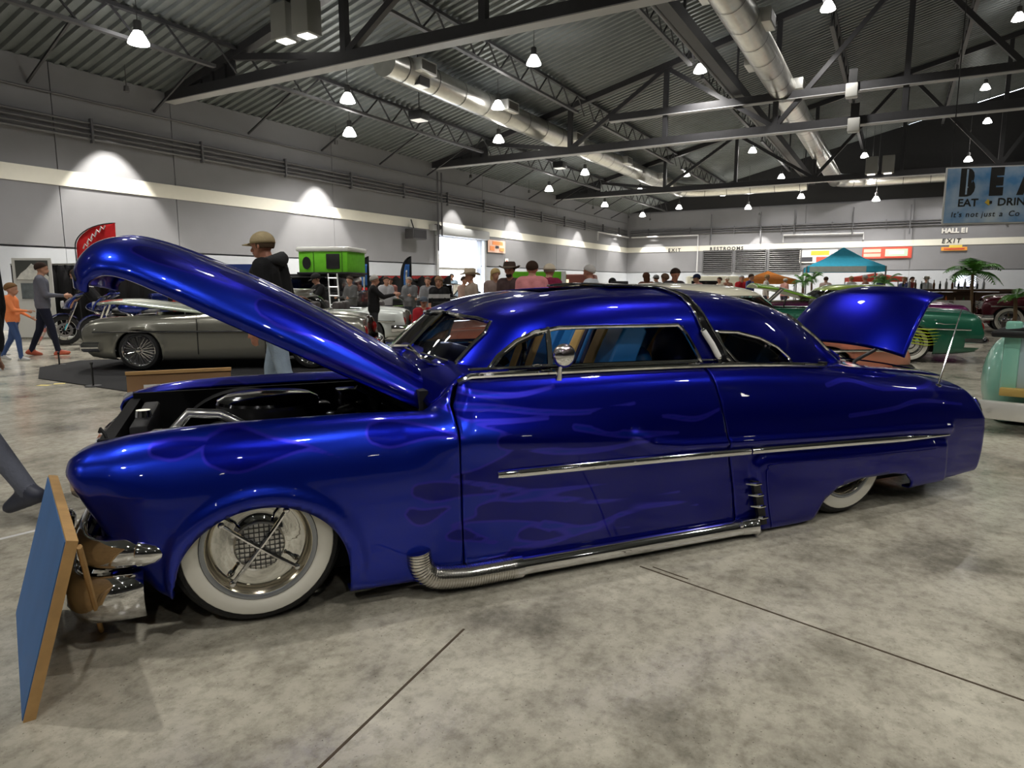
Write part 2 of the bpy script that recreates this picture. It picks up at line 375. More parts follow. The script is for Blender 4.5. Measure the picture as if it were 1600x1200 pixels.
# vertical conduits on the wall near the door
def hall_thing(name, label, cat, s, t, z=0, group=None): return thing(name, label, cat, HP(s, t, z), HALLROT, group)
cd = hall_thing('conduit_run', 'pair of thin grey conduits dropping down the wall beside the open vehicle door', 'conduit', DS0 - .15, TL + .42)
for k in range(2): MB().cone((k * .35 - .3, 0, 3.1 + .8 * k), (k * .35 - .3, 0, 7.2), .045, n=8).obj('pipe', M_PIPE, cd)
# long pipe rack on the left wall
rk = hall_thing('pipe_rack', 'long rack of thin dark pipes with brackets running along the grey left wall', 'pipe rack', 0, TL + .14)
for k, z in enumerate((5.72, 5.86, 6.02, 6.18)): MB().cone((-20, 0, z), (SF - .5, 0, z), .035 if k else .05, n=6).obj('pipe', M_PIPE, rk)
for k in range(0, 21): boxo('bracket', (-18 + 3.8 * k, -.02, 5.95), (.06, .14, .72), M_PIPE, rk)
rk2 = hall_thing('sprinkler_pipe', 'single thin pipe line high on the grey left wall above the pipe rack', 'pipe', 0, TL + .1)
MB().cone((-20, 0, 6.85), (SF - .6, 0, 6.85), .03, n=6).obj('pipe', M_PIPE, rk2)
rk3 = hall_thing('pipe_rack', 'dark pipe rack running along the far wall above the cream stripe', 'pipe rack', SF - .2, 0)
for z in (5.75, 5.95, 6.12): MB().cone((0, -TL - .3, z), (0, -TR, z), .05, n=6).obj('pipe', M_PIPE, rk3)
for k in range(16): boxo('bracket', (-.02, -TL - 2 - 3.8 * k, 5.93), (.1, .08, .7), M_PIPE, rk3)
pb = mat('pale_pipe', (.55, .55, .56), .5)
def pipe_path(label, pts, r=.06):
    o = thing('water_pipe', label, 'pipe', HP(*pts[0]), HALLROT); s0, t0, z0 = pts[0]
    MB().tube([(s - s0, -(t - t0), z - z0) for s, t, z in pts], r, 8).obj('pipe', pb, o); return o
pipe_path('pale pipe on the left wall just before the hall corner', [(52.8, TL + .3, 4.9), (52.8, TL + .3, 5.6), (SF - .6, TL + .3, 5.58)])
pipe_path('pale pipe on the far wall stepping down beside the louvres', [(SF - .42, TL + .5, 5.58), (SF - .42, -15.4, 5.58), (SF - .42, -15.4, 2.4)])
pipe_path('pale bent pipe on the far wall above the blue canopy', [(SF - .3, -8.4, 4.75), (SF - .3, -8.4, 5.35), (SF - .3, -2.5, 5.3), (SF - .3, -2.5, 4.8)])
for k, (t, zb) in enumerate(((-14.3, 5.1), (-10.2, 4.75), (-7.6, 5.4), (-3.3, 5.2), (.6, 5.1))):
    o = hall_thing('drop_conduit', 'thin vertical conduit on the far wall, ' + ['nearest the hall corner', 'second from the hall corner', 'above the third louvre', 'right of the blue canopy peak', 'left of the hanging sky blue sign'][k], 'conduit', SF - .42, t)
    MB().cone((0, 0, zb), (0, 0, 7.3), .05, n=6).obj('pipe', M_PIPE, o)
# ------------------------------------------------------------------ roof trusses (across the hall) and joists (along it)
def beam(mb, a, b, wd, dp):
    a = Vector(a); b = Vector(b); d = b - a; L_ = d.length; q = d.to_track_quat('X', 'Z').to_matrix(); mb.box((a + b) / 2, (L_, wd, dp), R=q)
CH = 7.42
def truss(s, label, mid=False, first=False):
    T = hall_thing('roof_truss', label, 'truss', s, TL, 0)
    def P(t, z): return (0, -(t - TL), z)
    te = RIDGE
    mb = MB(); beam(mb, P(TL, CH + .16), P(te + 20, CH + .16), .34, .32); mb.obj('bottom_chord', M_BEAM, T, smooth=0)
    mb = MB(); beam(mb, P(TL, CH - .01), P(te + 20, CH - .01), .40, .03); mb.obj('flange', mat('pale_flange', (.38, .38, .39), .5), T, smooth=0)
    mb = MB(); beam(mb, P(TL, roofz(TL) - .12), P(te, roofz(te) - .12), .30, .26); mb.obj('top_chord', M_BEAM, T, smooth=0)
    mb = MB(); beam(mb, P(te, roofz(te) - .12), P(te + 20, roofz(te + 20) - .12), .30, .26); mb.obj('top_chord', M_BEAM, T, smooth=0)
    if mid:
        mb = MB(); beam(mb, P(-12.0, CH + 1.42), P(te + 14, CH + 1.42), .30, .30); mb.obj('middle_chord', M_BEAM, T, smooth=0)
        mb = MB(); beam(mb, P(-12.0, CH + 1.26), P(te + 14, CH + 1.26), .34, .03); mb.obj('flange', mat('pale_flange'), T, smooth=0)
    # gusset plate with ribs at the wall end
    t2 = TL + 3.4
    mb = MB(); vs = [(-.03, 0, CH), (-.03, -(t2 - TL), CH), (-.03, -(t2 - TL), roofz(t2) - .1), (-.03, 0, roofz(TL) - .1)]
    mb.add(vs + [(.03, y, z) for _, y, z in vs], [(0, 1, 2, 3), (7, 6, 5, 4), (0, 4, 5, 1), (1, 5, 6, 2), (2, 6, 7, 3), (3, 7, 4, 0)]); mb.obj('end_plate', M_BEAM, T, smooth=0)
    for k in range(1, 6):
        t = TL + .6 * k; boxo('rib', (0, -(t - TL), (CH + roofz(t)) / 2), (.22, .05, roofz(t) - CH - .1), M_BEAM, T)
    nodes = [TL + 3.4 + 4.6 * k for k in range(9)]
    for k, t in enumerate(nodes[1:]):
        if t > te + 6: break
        mb = MB(); beam(mb, P(t, CH + .2), P(t, roofz(t) - .15), .20, .20); mb.obj('post', M_BEAM, T, smooth=0)
    for k in range(len(nodes) - 1):
        a, b = nodes[k], nodes[k + 1]
        if b > te + 6: break
        mb = MB(); beam(mb, P(a, roofz(a) - .2), P(b, CH + .25), .18, .18) if k % 2 == 0 else beam(mb, P(a, CH + .25), P(b, roofz(b) - .2), .18, .18); mb.obj('diagonal', M_BEAM, T, smooth=0)
    return T
truss(15.2, 'dark steel roof truss nearest the camera, upper left of the picture, with twin box fixtures', first=True)
truss(30.4, 'second dark steel roof truss, its long double chord crossing the picture middle', mid=True)
truss(45.6, 'third dark steel roof truss, in front of the black far gable')
truss(0.0, 'dark steel roof truss overhead above the camera')
def joist(s0, s1, t, label, dp=.75):
    J = hall_thing('roof_joist', label, 'joist', s0, t, 0, 'open web joists under the roof deck'); zt = roofz(t) - .1; zb = zt - dp; Lh = s1 - s0
    boxo('top_chord', (Lh / 2, 0, zt), (Lh, .14, .1), M_BEAM, J); boxo('bottom_chord', (Lh / 2, 0, zb), (Lh - 1.6, .16, .09), M_JOIST, J)
    mb = MB(); k = int(Lh / .75); 
    for i in range(k):
        a = i * Lh / k; b = (i + 1) * Lh / k; z0, z1 = (zt, zb) if i % 2 == 0 else (zb, zt)
        beam(mb, (a, 0, z0), (b, 0, z1), .045, .045)
    tag(mb.obj('web_bars', M_BEAM, J, smooth=0), kind='stuff')
BAYN = {0: 'before the nearest truss', 1: 'behind the nearest truss', 2: 'behind the second truss', 3: 'behind the third truss'}
ROWN = ['closest to the left wall', 'second from the left wall', 'third from the left wall', 'fourth from the left wall', 'fifth from the left wall', 'nearest the ridge']
for bay in range(0, 4):
    for r, t in enumerate((-18.3, -13.2, -8.1, -3.0, 2.1, 7.4)):
        joist(15.2 * bay + .2, 15.2 * bay + 15.0, t, 'open web roof joist %s, %s' % (ROWN[r], BAYN[bay]))
# thin brace rods from the roof to the left wall
for k in range(14):
    s = 7.0 + 3.8 * k
    o = hall_thing('wall_brace', 'thin dark brace rod from roof deck to left wall, number %s from the near end' % ['one', 'two', 'three', 'four', 'five', 'six', 'seven', 'eight', 'nine', 'ten', 'eleven', 'twelve', 'thirteen', 'fourteen'][k], 'brace', s, TL, 0, 'brace rods along the left eave')
    mb = MB(); beam(mb, (0, 0, 7.0), (0, -2.6, roofz(TL + 2.6) - .08), .06, .06); mb.obj('rod', M_BEAM, o)
# long ridge beam with cable pipe
o = hall_thing('catwalk_beam', 'heavy dark beam running the length of the roof past the second truss', 'beam', 2, -6.3, 0)
zc = 9.3
mb = MB(); beam(mb, (0, 0, zc), (57.5, 0, zc), .36, .40); mb.obj('beam', M_BEAM, o); MB().cone((0, .3, zc - .1), (57.5, .3, zc - .1), .09, n=10).obj('pipe', M_JOIST, o)
for k in range(7): boxo('hanger', (4 + 8 * k, 0, (zc + roofz(-6.3)) / 2), (.08, .08, roofz(-6.3) - zc), M_BEAM, o)
# ------------------------------------------------------------------ air ducts
M_DUCT = mat('galvanised_duct', (.62, .61, .57), .30, .9, var=.15, vscale=4)
def duct(label, path, r, vents, capn=True):
    o = thing('air_duct', label, 'duct', HP(*path[0]), HALLROT); s0, t0, z0 = path[0]
    pts = [Vector((s - s0, -(t - t0), z - z0)) for s, t, z in path]
    P = [Vector(p) for p in catmull(pts, 6)] if len(pts) > 2 else [pts[0].lerp(pts[1], k / 8) for k in range(9)]
    MB().tube(P, r, 28).obj('pipe', M_DUCT, o)
    # seam rings
    acc = 0; nxt = .8
    for a, b in zip(P[:-1], P[1:]):
        L_ = (b - a).length; d = (b - a).normalized()
        while nxt < acc + L_:
            c = a + d * (nxt - acc); MB().cone(c - d * .02, c + d * .02, r * 1.025, n=28, caps=False).obj('seam_ring', mat('duct_seam', (.10, .10, .10), .5, .5), o); nxt += 1.75
        acc += L_
    for k, (dist, sd) in enumerate(vents):
        c = P[0] + (P[1] - P[0]).normalized() * dist
        v = boxo('vent_collar', c + Vector((0, sd * (r + .05), .12)), (.95, .42, .42), mat('vent_pale', (.66, .66, .64), .4, .5), o, b=.01)
        boxo('grille', c + Vector((0, sd * (r + .265), .12)), (.80, .01, .30), mat('vent_dark', (.08, .075, .065), .5), o)
    return o
def on_t(x, y, t): 
    P = onplane(x, y, V * t, V); return P.dot(U), P.z
TD1 = -15.4
sa, za = on_t(600, 78, TD1); sb, zb = on_t(1060, 300, TD1)
zd = (za + zb) / 2 - .1
duct('silver round air duct along the left of the roof with capped near end', [(sa, TD1, zd), (sb - 4, TD1, zd), (sb, TD1 + .1, zd), (sb + 1.2, TD1 + 1.6, zd), (sb + 1.4, TD1 + 4, zd), (sb + 1.4, TD1 + 9.2, zd)], .48, [(1.5, -1), (7.5, -1), (14.5, -1), (22, -1), (29, -1)])
TD2 = -4.6
sa2, za2 = on_t(1213, 60, TD2); sb2, zb2 = on_t(1305, 285, TD2); zd2 = zb2 + .2
duct('silver round air duct on the right, bending towards the sky blue sign', [(9.0, TD2, zd2), (sb2 - 5, TD2, zd2), (sb2, TD2 + .1, zd2), (sb2 + 1.2, TD2 + 1.6, zd2), (sb2 + 1.4, TD2 + 4, zd2), (sb2 + 1.4, TD2 + 22, zd2)], .50, [(6, 1), (6.3, -1), (11, 1), (14, -1), (18, 1), (22, -1), (27, 1)])
# ------------------------------------------------------------------ high bay lamps
M_GLOW = mat('lamp_glass_lit', (1, 1, 1), .3, emit=(1.0, .97, .92), estr=14.0)
M_CAP = mat('lamp_cap', (.06, .06, .06), .5)
def lamp_proto():
    o = empty('high_bay_lamp')
    MB().lathe([(.0, .16), (.09, .15), (.13, .10), (.19, .0), (.25, -.12), (.26, -.17), (.20, -.185), (.0, -.185)], 20).obj('glass_bell', M_GLOW, o)
    MB().lathe([(.0, .40), (.085, .40), (.10, .36), (.10, .20), (.12, .14), (.0, .14)], 14).obj('ballast_cap', M_CAP, o)
    MB().cone((0, 0, .4), (0, 0, .98), .012, n=6).obj('hanger_rod', M_CAP, o)
    return o
LAMPS = []
lp = lamp_proto(); used = False
def place_lamp(P, label, power=None, grp='high bay lamps under the hall roof'):
    global used
    if not used: o = lp; used = True
    else: o = copy_tree(lp)
    o.location = P; tag(o, label, 'lamp', grp)
    ld = bpy.data.lights.new('high_bay_light', 'SPOT'); ld.energy = power or LAMP_W; ld.color = (1.0, .965, .90); ld.spot_size = math.radians(134); ld.spot_blend = .55; ld.shadow_soft_size = .17
    l = bpy.data.objects.new('bulb_light', ld); COL.objects.link(l); l.parent = o; l.location = (0, 0, -.24); LAMPS.append(o); return o
LPX = [(216, 58, 'above the pipe rack at far upper left'), (544, 77, 'between the nearest truss and the duct end'), (543, 152, 'above the grey wall, upper of two stacked'), (546, 205, 'above the grey wall, lower of two stacked'),
       (834, 93, 'hung left of the catwalk beam'), (778, 163, 'beside the left duct, upper of two'), (779, 216, 'beside the left duct, lower of two'), (1094, 106, 'over the second truss, centre right'), (1294, 8, 'at the top edge right of the right duct'), (1592, 25, 'at the top right corner'),
       (1540, 135, 'right above the sky blue sign, upper of two'), (1543, 188, 'right above the sky blue sign, lower of two'), (1176, 234, 'left of the right duct below the second truss'), (1072, 271, 'under the catwalk beam'), (914, 268, 'between left duct and second truss plate'),
       (858, 294, 'near the third truss wall plate'), (945, 319, 'at the third truss wall end'), (1004, 335, 'just over the hall corner'), (1000, 297, 'under the far bend of the left duct'), (1221, 275, 'beside the right duct bend'),
       (1351, 242, 'right of the right duct below the chord'), (1361, 283, 'under the twin boxes on the third truss'), (1169, 323, 'over the restroom lettering'), (1129, 302, 'over the exit lettering, lower right'), (1061, 323, 'under the cross duct at the far end'),
       (1252, 306, 'at the end of the catwalk beam'), (1513, 248, 'just over the top edge of the sky blue sign'), (1369, 310, 'under the cross duct near the sky blue sign')]
for x, y, wh in LPX:
    d = ray(x, y); drop = 1.15
    # roof plane lowered by the hanging length: z = EAVE + SLOPE (t - TL) - drop
    k = (EAVE - SLOPE * TL - drop - CAMH) / (d.z - SLOPE * d.dot(V))
    P = CAMP + d * k
    if k < 0 or P.dot(U) > 57.5: P = CAMP + d * (57.0 / d.dot(U))
    o = place_lamp(P, 'glowing glass high bay lamp ' + wh)
    top = roofz(P.dot(V)) - P.z
    if top > 1.2: MB().cone((0, 0, .95), (0, 0, top), .012, n=6).obj('drop_cable', M_CAP, o)
nb = 0
for s in (-22, -10, 0, 9):
    for t in (-15, -6.5, 2, 12, 24):
        P = HP(s, t, roofz(t) - 1.15); f = P.y * math.cos(PITCH) - (P.z - CAMH) * math.sin(PITCH)
        if f > .2:
            px = 800 + FPX * P.x / f; py = 600 - FPX * (P.y * math.sin(PITCH) + (P.z - CAMH) * math.cos(PITCH)) / f
            if -80 < px < 1680 and -60 < py < 1260: continue
        place_lamp(P, 'glowing glass high bay lamp overhead, outside the picture', grp='high bay lamps out of view')
for s in (24, 44):
    for t in (15, 30): 
        place_lamp(HP(s, t, roofz(t) - 1.15), 'glowing glass high bay lamp overhead, outside the picture', grp='high bay lamps out of view')
# wall washers: small cans under the eave that throw the scallops on the wall
def washer(P, label, aim, power, ang=62):
    o = thing('wall_washer', label, 'lamp', P, HALLROT, 'small downlights along the walls')
    MB().lathe([(.0, .14), (.07, .14), (.085, .0), (.075, -.02), (.0, .02)], 14).obj('can', M_CAP, o)
    MB().cone((0, 0, .14), (0, 0, .75), .015, n=6).obj('stem', M_CAP, o)
    ld = bpy.data.lights.new('washer_light', 'SPOT'); ld.energy = power; ld.color = (1.0, .96, .86); ld.spot_size = math.radians(ang); ld.spot_blend = .35; ld.shadow_soft_size = .05
    l = bpy.data.objects.new('bulb_light', ld); COL.objects.link(l); l.parent = o; l.location = (0, 0, -.03)
    l.rotation_euler = Vector(aim).to_track_quat('-Z', 'Y').to_euler()
for k, (px, nm) in enumerate(((165, 'left of the open hood'), (490, 'over the green roof tent'), (705, 'over the open vehicle door'), (800, 'right of the poster by the door'), (905, 'over the grey haired visitor'), (965, 'closest to the hall corner'))):
    P = onplane(px, 200, V * TL, V); s = P.dot(U)
    washer(HP(s, TL + 1.25, 7.1), 'small downlight washing the left wall ' + nm, (0, .12, -1), 1500 if k < 2 else 900, 64)
for k, t in enumerate((-19.5, -10.2)):
    washer(HP(SF - 1.3, t, 7.0), 'small downlight washing the far wall ' + ['above exit lettering', 'above the louvres'][k], (.12, 0, -1), 800, 62)
# black box fixtures and pale boxes under the roof
for k, (x, y) in enumerate(((653, 128), (655, 181), (875, 258))):
    d = ray(x, y); P = CAMP + d * ((EAVE - SLOPE * TL - 1.0 - CAMH) / (d.z - SLOPE * d.dot(V)))
    o = thing('box_luminaire', 'black square box luminaire under the roof, ' + ['upper one left of the silver duct', 'lower one left of the silver duct', 'one below the second truss'][k], 'luminaire', P, HALLROT)
    boxo('housing', (0, 0, 0), (.62, .62, .34), BLACK, o, b=.03); boxo('lens', (0, 0, -.18), (.5, .5, .03), mat('frosted_lens', (.75, .75, .72), .4, emit=(1, .97, .9), estr=.35), o, b=.01); MB().cone((0, 0, .17), (0, 0, .92), .02, n=6).obj('stem', BLACK, o)
for k, (x, y) in enumerate(((1331, 142), (1334, 196))):
    P = onplane(x, y, U * 29.9, U); o = thing('pale_loudspeaker', 'pale box loudspeaker hung on the second truss, ' + ['upper of two', 'lower of two'][k], 'loudspeaker', P, HALLROT)
    boxo('cabinet', (0, 0, 0), (.4, .42, .5), mat('pale_box', (.5, .5, .48), .5), o, b=.03); boxo('bracket', (.22, 0, .48), (.08, .3, .75), BLACK, o)
for (s, x, y, lab) in ((14.7, 462, 32, 'twin grey floodlight boxes clamped to the nearest roof truss'), (45.1, 1375, 258, 'twin grey floodlight boxes clamped to the third roof truss')):
    P = onplane(x, y, U * s, U); o = thing('floodlight_pair', lab, 'floodlight', P, HALLROT)
    for k in (-1, 1):
        boxo('box', (0, k * .42, 0), (.55, .62, .95), mat('flood_grey', (.22, .22, .2), .5), o, b=.03); boxo('lens', (0, k * .42 , -.49), (.36, .4, .04), mat('flood_lens', (.8, .8, .75), .4, emit=(1, .97, .9), estr=1.2), o)
# ------------------------------------------------------------------ lettering, louvres and panels on the far wall
M_INK = mat('black_lettering', (.02, .02, .02), .6)
FACE = Matrix(((V.x, 0, -U.x, 0), (V.y, 0, -U.y, 0), (0, 1, 0, 0), (0, 0, 0, 1)))       # text plane facing the camera side of the far wall
def faceM(P): m = FACE.copy(); m.translation = P; return m
def farpt(x, y, s=SF - .16): return onplane(x, y, U * s, U)
def wall_text(body, x, y, size, label, space=1.25, bold=.012, m=M_INK, shear=.0, s=SF - .15):
    o = textmesh('wall_lettering', body, size, m, None, faceM(farpt(x, y, s)), bold=bold, extrude=.01, space=space, shear=shear); tag(o, label, 'lettering'); return o
wall_text('EXIT', 1044, 393.5, .40, 'black EXIT lettering on the cream stripe near the hall corner', 1.5)
wall_text('RESTROOMS', 1109, 391.5, .40, 'black RESTROOMS lettering on the cream stripe above the louvres', 1.35)
wall_text('EXIT', 1471, 380, .45, 'black EXIT lettering on the cream stripe under the sky blue sign', 1.4, shear=.1)
wall_text('HALL E1', 1471, 364, .46, 'pale HALL E1 lettering on grey wall under the sky blue sign', 1.0, .022, mat('pale_lettering', (.72, .70, .66), .6))
wall_text('WOMEN', 1101, 439.5, .34, 'small dark WOMEN lettering over the left restroom door', 1.3); wall_text('MEN', 1153, 438.5, .34, 'small dark MEN lettering over the right restroom door', 1.4)
for k in range(3):
    t = -14.95 + 2.75 * k; o = hall_thing('wall_louvre', 'dark louvred vent panel on the far wall, ' + ['left of three', 'middle of three', 'right of three'][k], 'louvre', SF - .13, t + 1.25)
    boxo('backing', (0, 0, 3.27), (.04, 2.5, 1.86), BLACK, o); mf = mat('louvre_frame', (.09, .09, .095), .5)
    for y in (-1.25, 1.25): boxo('frame', (-.06, y, 3.27), (.12, .09, 1.9), mf, o)
    for z in (2.33, 4.21): boxo('frame', (-.06, 0, z), (.12, 2.5, .08), mf, o)
    for i in range(11): boxo('slat', (-.06, 0, 2.45 + .166 * i), (.09, 2.4, .05), mf, o, R=Matrix.Rotation(.6, 3, 'Y'))
# ================================================================== generic car parts
def tyre_wheel(parent, x, y, z, r, out=-1, ww=True, style='dish', rim=None, width=.19, name='wheel'):
    """wheel standing on its tread at (x, y) with its outer face towards out*y"""
    W = empty(name, (x, y, z), 0, parent)
    W.rotation_euler = (0, 0, 0 if out < 0 else PI)
    rr = rim or r * .60
    MB().lathe([(rr * .9, .0), (rr, -.004), (rr + .012, -.012), (r * .80, -.016), (r * .93, -.004), (r, .03), (r, width - .03), (r * .93, width), (r * .7, width), (rr * .9, width - .02)], 48, 'Y').obj('tyre', RUBBER, W)
    if ww: MB().lathe([(rr + .004, -.002), (rr + .018, -.0135), (r * .78, -.019), (r * .865, -.0145), (r * .875, -.010)], 48, 'Y').obj('whitewall', WHITEW, W)
    MB().lathe([(rr * 1.03, .004), (rr * 1.02, -.012), (rr * .97, -.014), (rr * .90, .0), (rr * .86, .02), (rr * .85, .06)], 48, 'Y').obj('rim', CHROME if style != 'custom' else mat('rim_champagne', (.62, .56, .44), .15, .9), W)
    if style == 'dish':
        MB().lathe([(rr * .86, .03), (rr * .8, .012), (rr * .5, .004), (rr * .42, -.014), (rr * .30, -.03), (.0, -.038)], 40, 'Y').obj('hubcap', CHROME, W)
        MB().lathe([(rr * .46, -.012), (rr * .42, -.02), (rr * .38, -.019)], 32, 'Y').obj('hubcap_ring', mat('cap_dark', (.12, .12, .13), .3, .6), W)
    elif style == 'wire':
        MB().lathe([(rr * .86, .06), (rr * .3, .05), (.0, .05)], 32, 'Y').obj('backing', mat('wheel_back_grey', (.20, .20, .21), .3, .8), W)
        for k in range(28):
            a = 2 * PI * k / 28; b = a + (.25 if k % 2 else -.25)
            MB().cone((rr * .16 * math.cos(b), -.01, rr * .16 * math.sin(b)), (rr * .9 * math.cos(a), .012, rr * .9 * math.sin(a)), .006, n=5).obj('spoke', CHROME, W)
        MB().lathe([(rr * .2, .04), (rr * .2, -.01), (rr * .12, -.03), (.0, -.034)], 20, 'Y').obj('hub', CHROME, W)
    return W
def section_loft(stations, tabs, xs, nv):
    """stations: xs of tables; tabs: list of [(w, z)...]; returns (len(xs), nv, 2)"""
    T = np.array(tabs, float); G = pch(xs, stations, T.reshape(len(stations), -1)).reshape(len(xs), T.shape[1], 2)
    K = T.shape[1]; u = np.linspace(0, K - 1, nv); out = np.zeros((len(xs), nv, 2)); i = np.clip(u.astype(int), 0, K - 2); t = (u - i)[None, :, None]
    p1 = G[:, i]; p2 = G[:, i + 1]; p0 = np.where((i > 0)[None, :, None], G[:, np.maximum(i - 1, 0)], 2 * p1 - p2); p3 = np.where((i < K - 2)[None, :, None], G[:, np.minimum(i + 2, K - 1)], 2 * p2 - p1)
    return .5 * (2 * p1 + (p2 - p0) * t + (2 * p0 - 5 * p1 + 4 * p2 - p3) * t * t + (3 * p1 - p0 - 3 * p2 + p3) * t**3)
class Dome:
    """roof shell given by level curves: for each z the front x, rear x, half width and corner power"""
    def __init__(s, tab, xm): s.t = np.array(tab, float); s.xm = xm
    def par(s, z): return [pch(z, s.t[:, 0], s.t[:, k]) for k in range(1, 6)]
    def w(s, x, z):
        xf, xr, W, nf, nr = s.par(np.asarray(z, float)); x = np.asarray(x, float); fr = x < s.xm
        a = np.where(fr, s.xm - xf, xr - s.xm); n = np.where(fr, nf, nr); q = np.clip(np.abs(x - s.xm) / np.maximum(a, 1e-4), 0, 1)
        return W * np.power(np.clip(1 - q**n, 0, 1), 1 / n)
    def xfront(s, wv, z):
        xf, xr, W, nf, nr = s.par(np.asarray(z, float)); q = np.clip(np.abs(wv) / np.maximum(W, 1e-4), 0, 1); return s.xm - (s.xm - xf) * np.power(np.clip(1 - q**nf, 0, 1), 1 / nf)
    def xrear(s, wv, z):
        xf, xr, W, nf, nr = s.par(np.asarray(z, float)); q = np.clip(np.abs(wv) / np.maximum(W, 1e-4), 0, 1); return s.xm + (xr - s.xm) * np.power(np.clip(1 - q**nr, 0, 1), 1 / nr)
    def grid(s, z0, nz, nu, ztop=None):
        """half shell (w >= 0), rows go up, columns go front to rear"""
        zt = ztop or s.t[-1, 0]; k = np.linspace(0, 1, nz); z = z0 + (zt - z0) * (1 - (1 - k)**2.2); th = np.linspace(0, PI, nu)
        xf, xr, W, nf, nr = [p[:, None] for p in s.par(z)]; c = np.cos(th)[None]; sn = np.sin(th)[None]; fr = c > 0
        n = np.where(fr, nf, nr); a = np.where(fr, s.xm - xf, xr - s.xm)
        X = s.xm - np.sign(c) * a * np.power(np.abs(c), 2 / n); Wv = W * np.power(np.clip(sn, 0, 1), 2 / n); return X, Wv, np.repeat(z[:, None], nu, 1)
def smooth01(d, e): return np.clip(.5 - d / (2 * e), 0, 1) ** 2 * (3 - 2 * np.clip(.5 - d / (2 * e), 0, 1))
# ================================================================== the blue custom coupe
CARP = onground(400, 978); _r = onground(1318, 806); CE = (_r - CARP).normalized(); CN = Vector((-CE.y, CE.x, 0)); CARROT = math.atan2(CE.y, CE.x)
WB = (_r - CARP).length; YC = .93
def cpx(x, y, off=0.0):
    P = onplane(x, y, CARP + CN * off, CN); return ((P - CARP).dot(CE), P.z)
M_BLUE = bpy.data.materials.new('candy_blue_flake_paint'); M_BLUE.use_nodes = True
def _blue():
    nt = M_BLUE.node_tree; b = nt.nodes['Principled BSDF']; L = nt.links.new
    at = nt.nodes.new('ShaderNodeAttribute'); at.attribute_name = 'lick_mask'
    rp = nt.nodes.new('ShaderNodeValToRGB'); e = rp.color_ramp.elements; rp.color_ramp.interpolation = 'LINEAR'
    # attribute is 0.5 at the flame edge
    e[0].position = .44; e[0].color = (.0022, .0050, .22, 1); e[1].position = .478; e[1].color = (.028, .024, .48, 1)
    x = e.new(.50); x.color = (.028, .024, .48, 1); x = e.new(.53); x.color = (.007, .024, .40, 1); x = e.new(.9); x.color = (.007, .024, .40, 1)
    L(at.outputs['Fac'], rp.inputs['Fac']); L(rp.outputs['Color'], b.inputs['Base Color'])
    tc = nt.nodes.new('ShaderNodeTexCoord'); n = nt.nodes.new('ShaderNodeTexNoise'); n.inputs['Scale'].default_value = 900; L(tc.outputs['Object'], n.inputs['Vector'])
    bp = nt.nodes.new('ShaderNodeBump'); bp.inputs['Strength'].default_value = .12; bp.inputs['Distance'].default_value = .001; L(n.outputs['Fac'], bp.inputs['Height']); L(bp.outputs['Normal'], b.inputs['Normal'])
    b.inputs['Metallic'].default_value = .80; b.inputs['Roughness'].default_value = .30; b.inputs['Specular Tint'].default_value = (.10, .16, .75, 1); b.inputs['Coat Weight'].default_value = .75; b.inputs['Coat Roughness'].default_value = .015; b.inputs['Coat IOR'].default_value = 1.5
_blue()
def strokes_sd(X, Z, strokes):
    d = np.full(np.shape(X), 9.0)
    for st in strokes:
        pts = catmull([np.array(p, float) for p in st], 5)
        for a, b in zip(pts[:-1], pts[1:]):
            ex, ez = b[0] - a[0], b[1] - a[1]; t = np.clip(((X - a[0]) * ex + (Z - a[1]) * ez) / (ex * ex + ez * ez + 1e-12), 0, 1)
            d = np.minimum(d, np.hypot(X - a[0] - t * ex, Z - a[1] - t * ez) - (a[2] + t * (b[2] - a[2])))
    return d
def flame_attr(o, sd):      # sd per vertex -> attribute
    me = o.data; a = me.attributes.new('lick_mask', 'FLOAT', 'POINT'); a.data.foreach_set('value', np.clip(.5 + sd * 6.0, 0, 1).astype(np.float32))
PXM = 1 / 360.0            # metres per pixel on the near side, for stroke widths
def S(*pts): return [(*cpx(x, y, -.02), r * .0026) for x, y, r in pts]
HOLES = [S((340, 712, 20), (372, 711, 27), (420, 708, 16), (480, 704, 4), (530, 716, 0)), S((590, 684, 14), (615, 684, 18), (670, 680, 9), (725, 684, 1)), S((785, 690, 12), (806, 690, 15), (860, 694, 7), (915, 700, 0)),
         S((935, 657, 16), (965, 655, 24), (1020, 645, 10), (1080, 650, 0)), S((652, 765, 12), (680, 766, 17), (720, 764, 12), (790, 768, 2)), S((752, 797, 12), (775, 796, 17), (820, 794, 12), (880, 782, 1)),
         S((880, 802, 10), (903, 801, 15), (950, 794, 8), (1010, 782, 0)), S((702, 836, 8), (718, 834, 12), (750, 842, 6), (790, 852, 0)), S((815, 834, 8), (832, 832, 11), (870, 836, 5), (905, 828, 0)), S((240, 715, 8), (275, 712, 12), (330, 700, 3)), S((640, 800, 10), (660, 806, 14), (700, 790, 3)),
         S((1360, 620, 10), (1395, 622, 14), (1440, 614, 4)), S((1440, 652, 10), (1465, 655, 14), (1510, 640, 3))]
REG = [tuple(p) for p in catmull([np.array(cpx(*p)) for p in ((-60, 600), (300, 620), (640, 632), (720, 655), (800, 690), (745, 728), (700, 742), (775, 772), (745, 800), (700, 815), (800, 812), (865, 822), (800, 842), (790, 862), (740, 880), (690, 930), (400, 1010), (-60, 1010))], 4, True)]
def SL(*pts): return [(*cpx(x, y, -.02), r * .0016 * (0 if i == len(pts) - 1 else 1)) for i, (x, y, r) in enumerate(pts)]
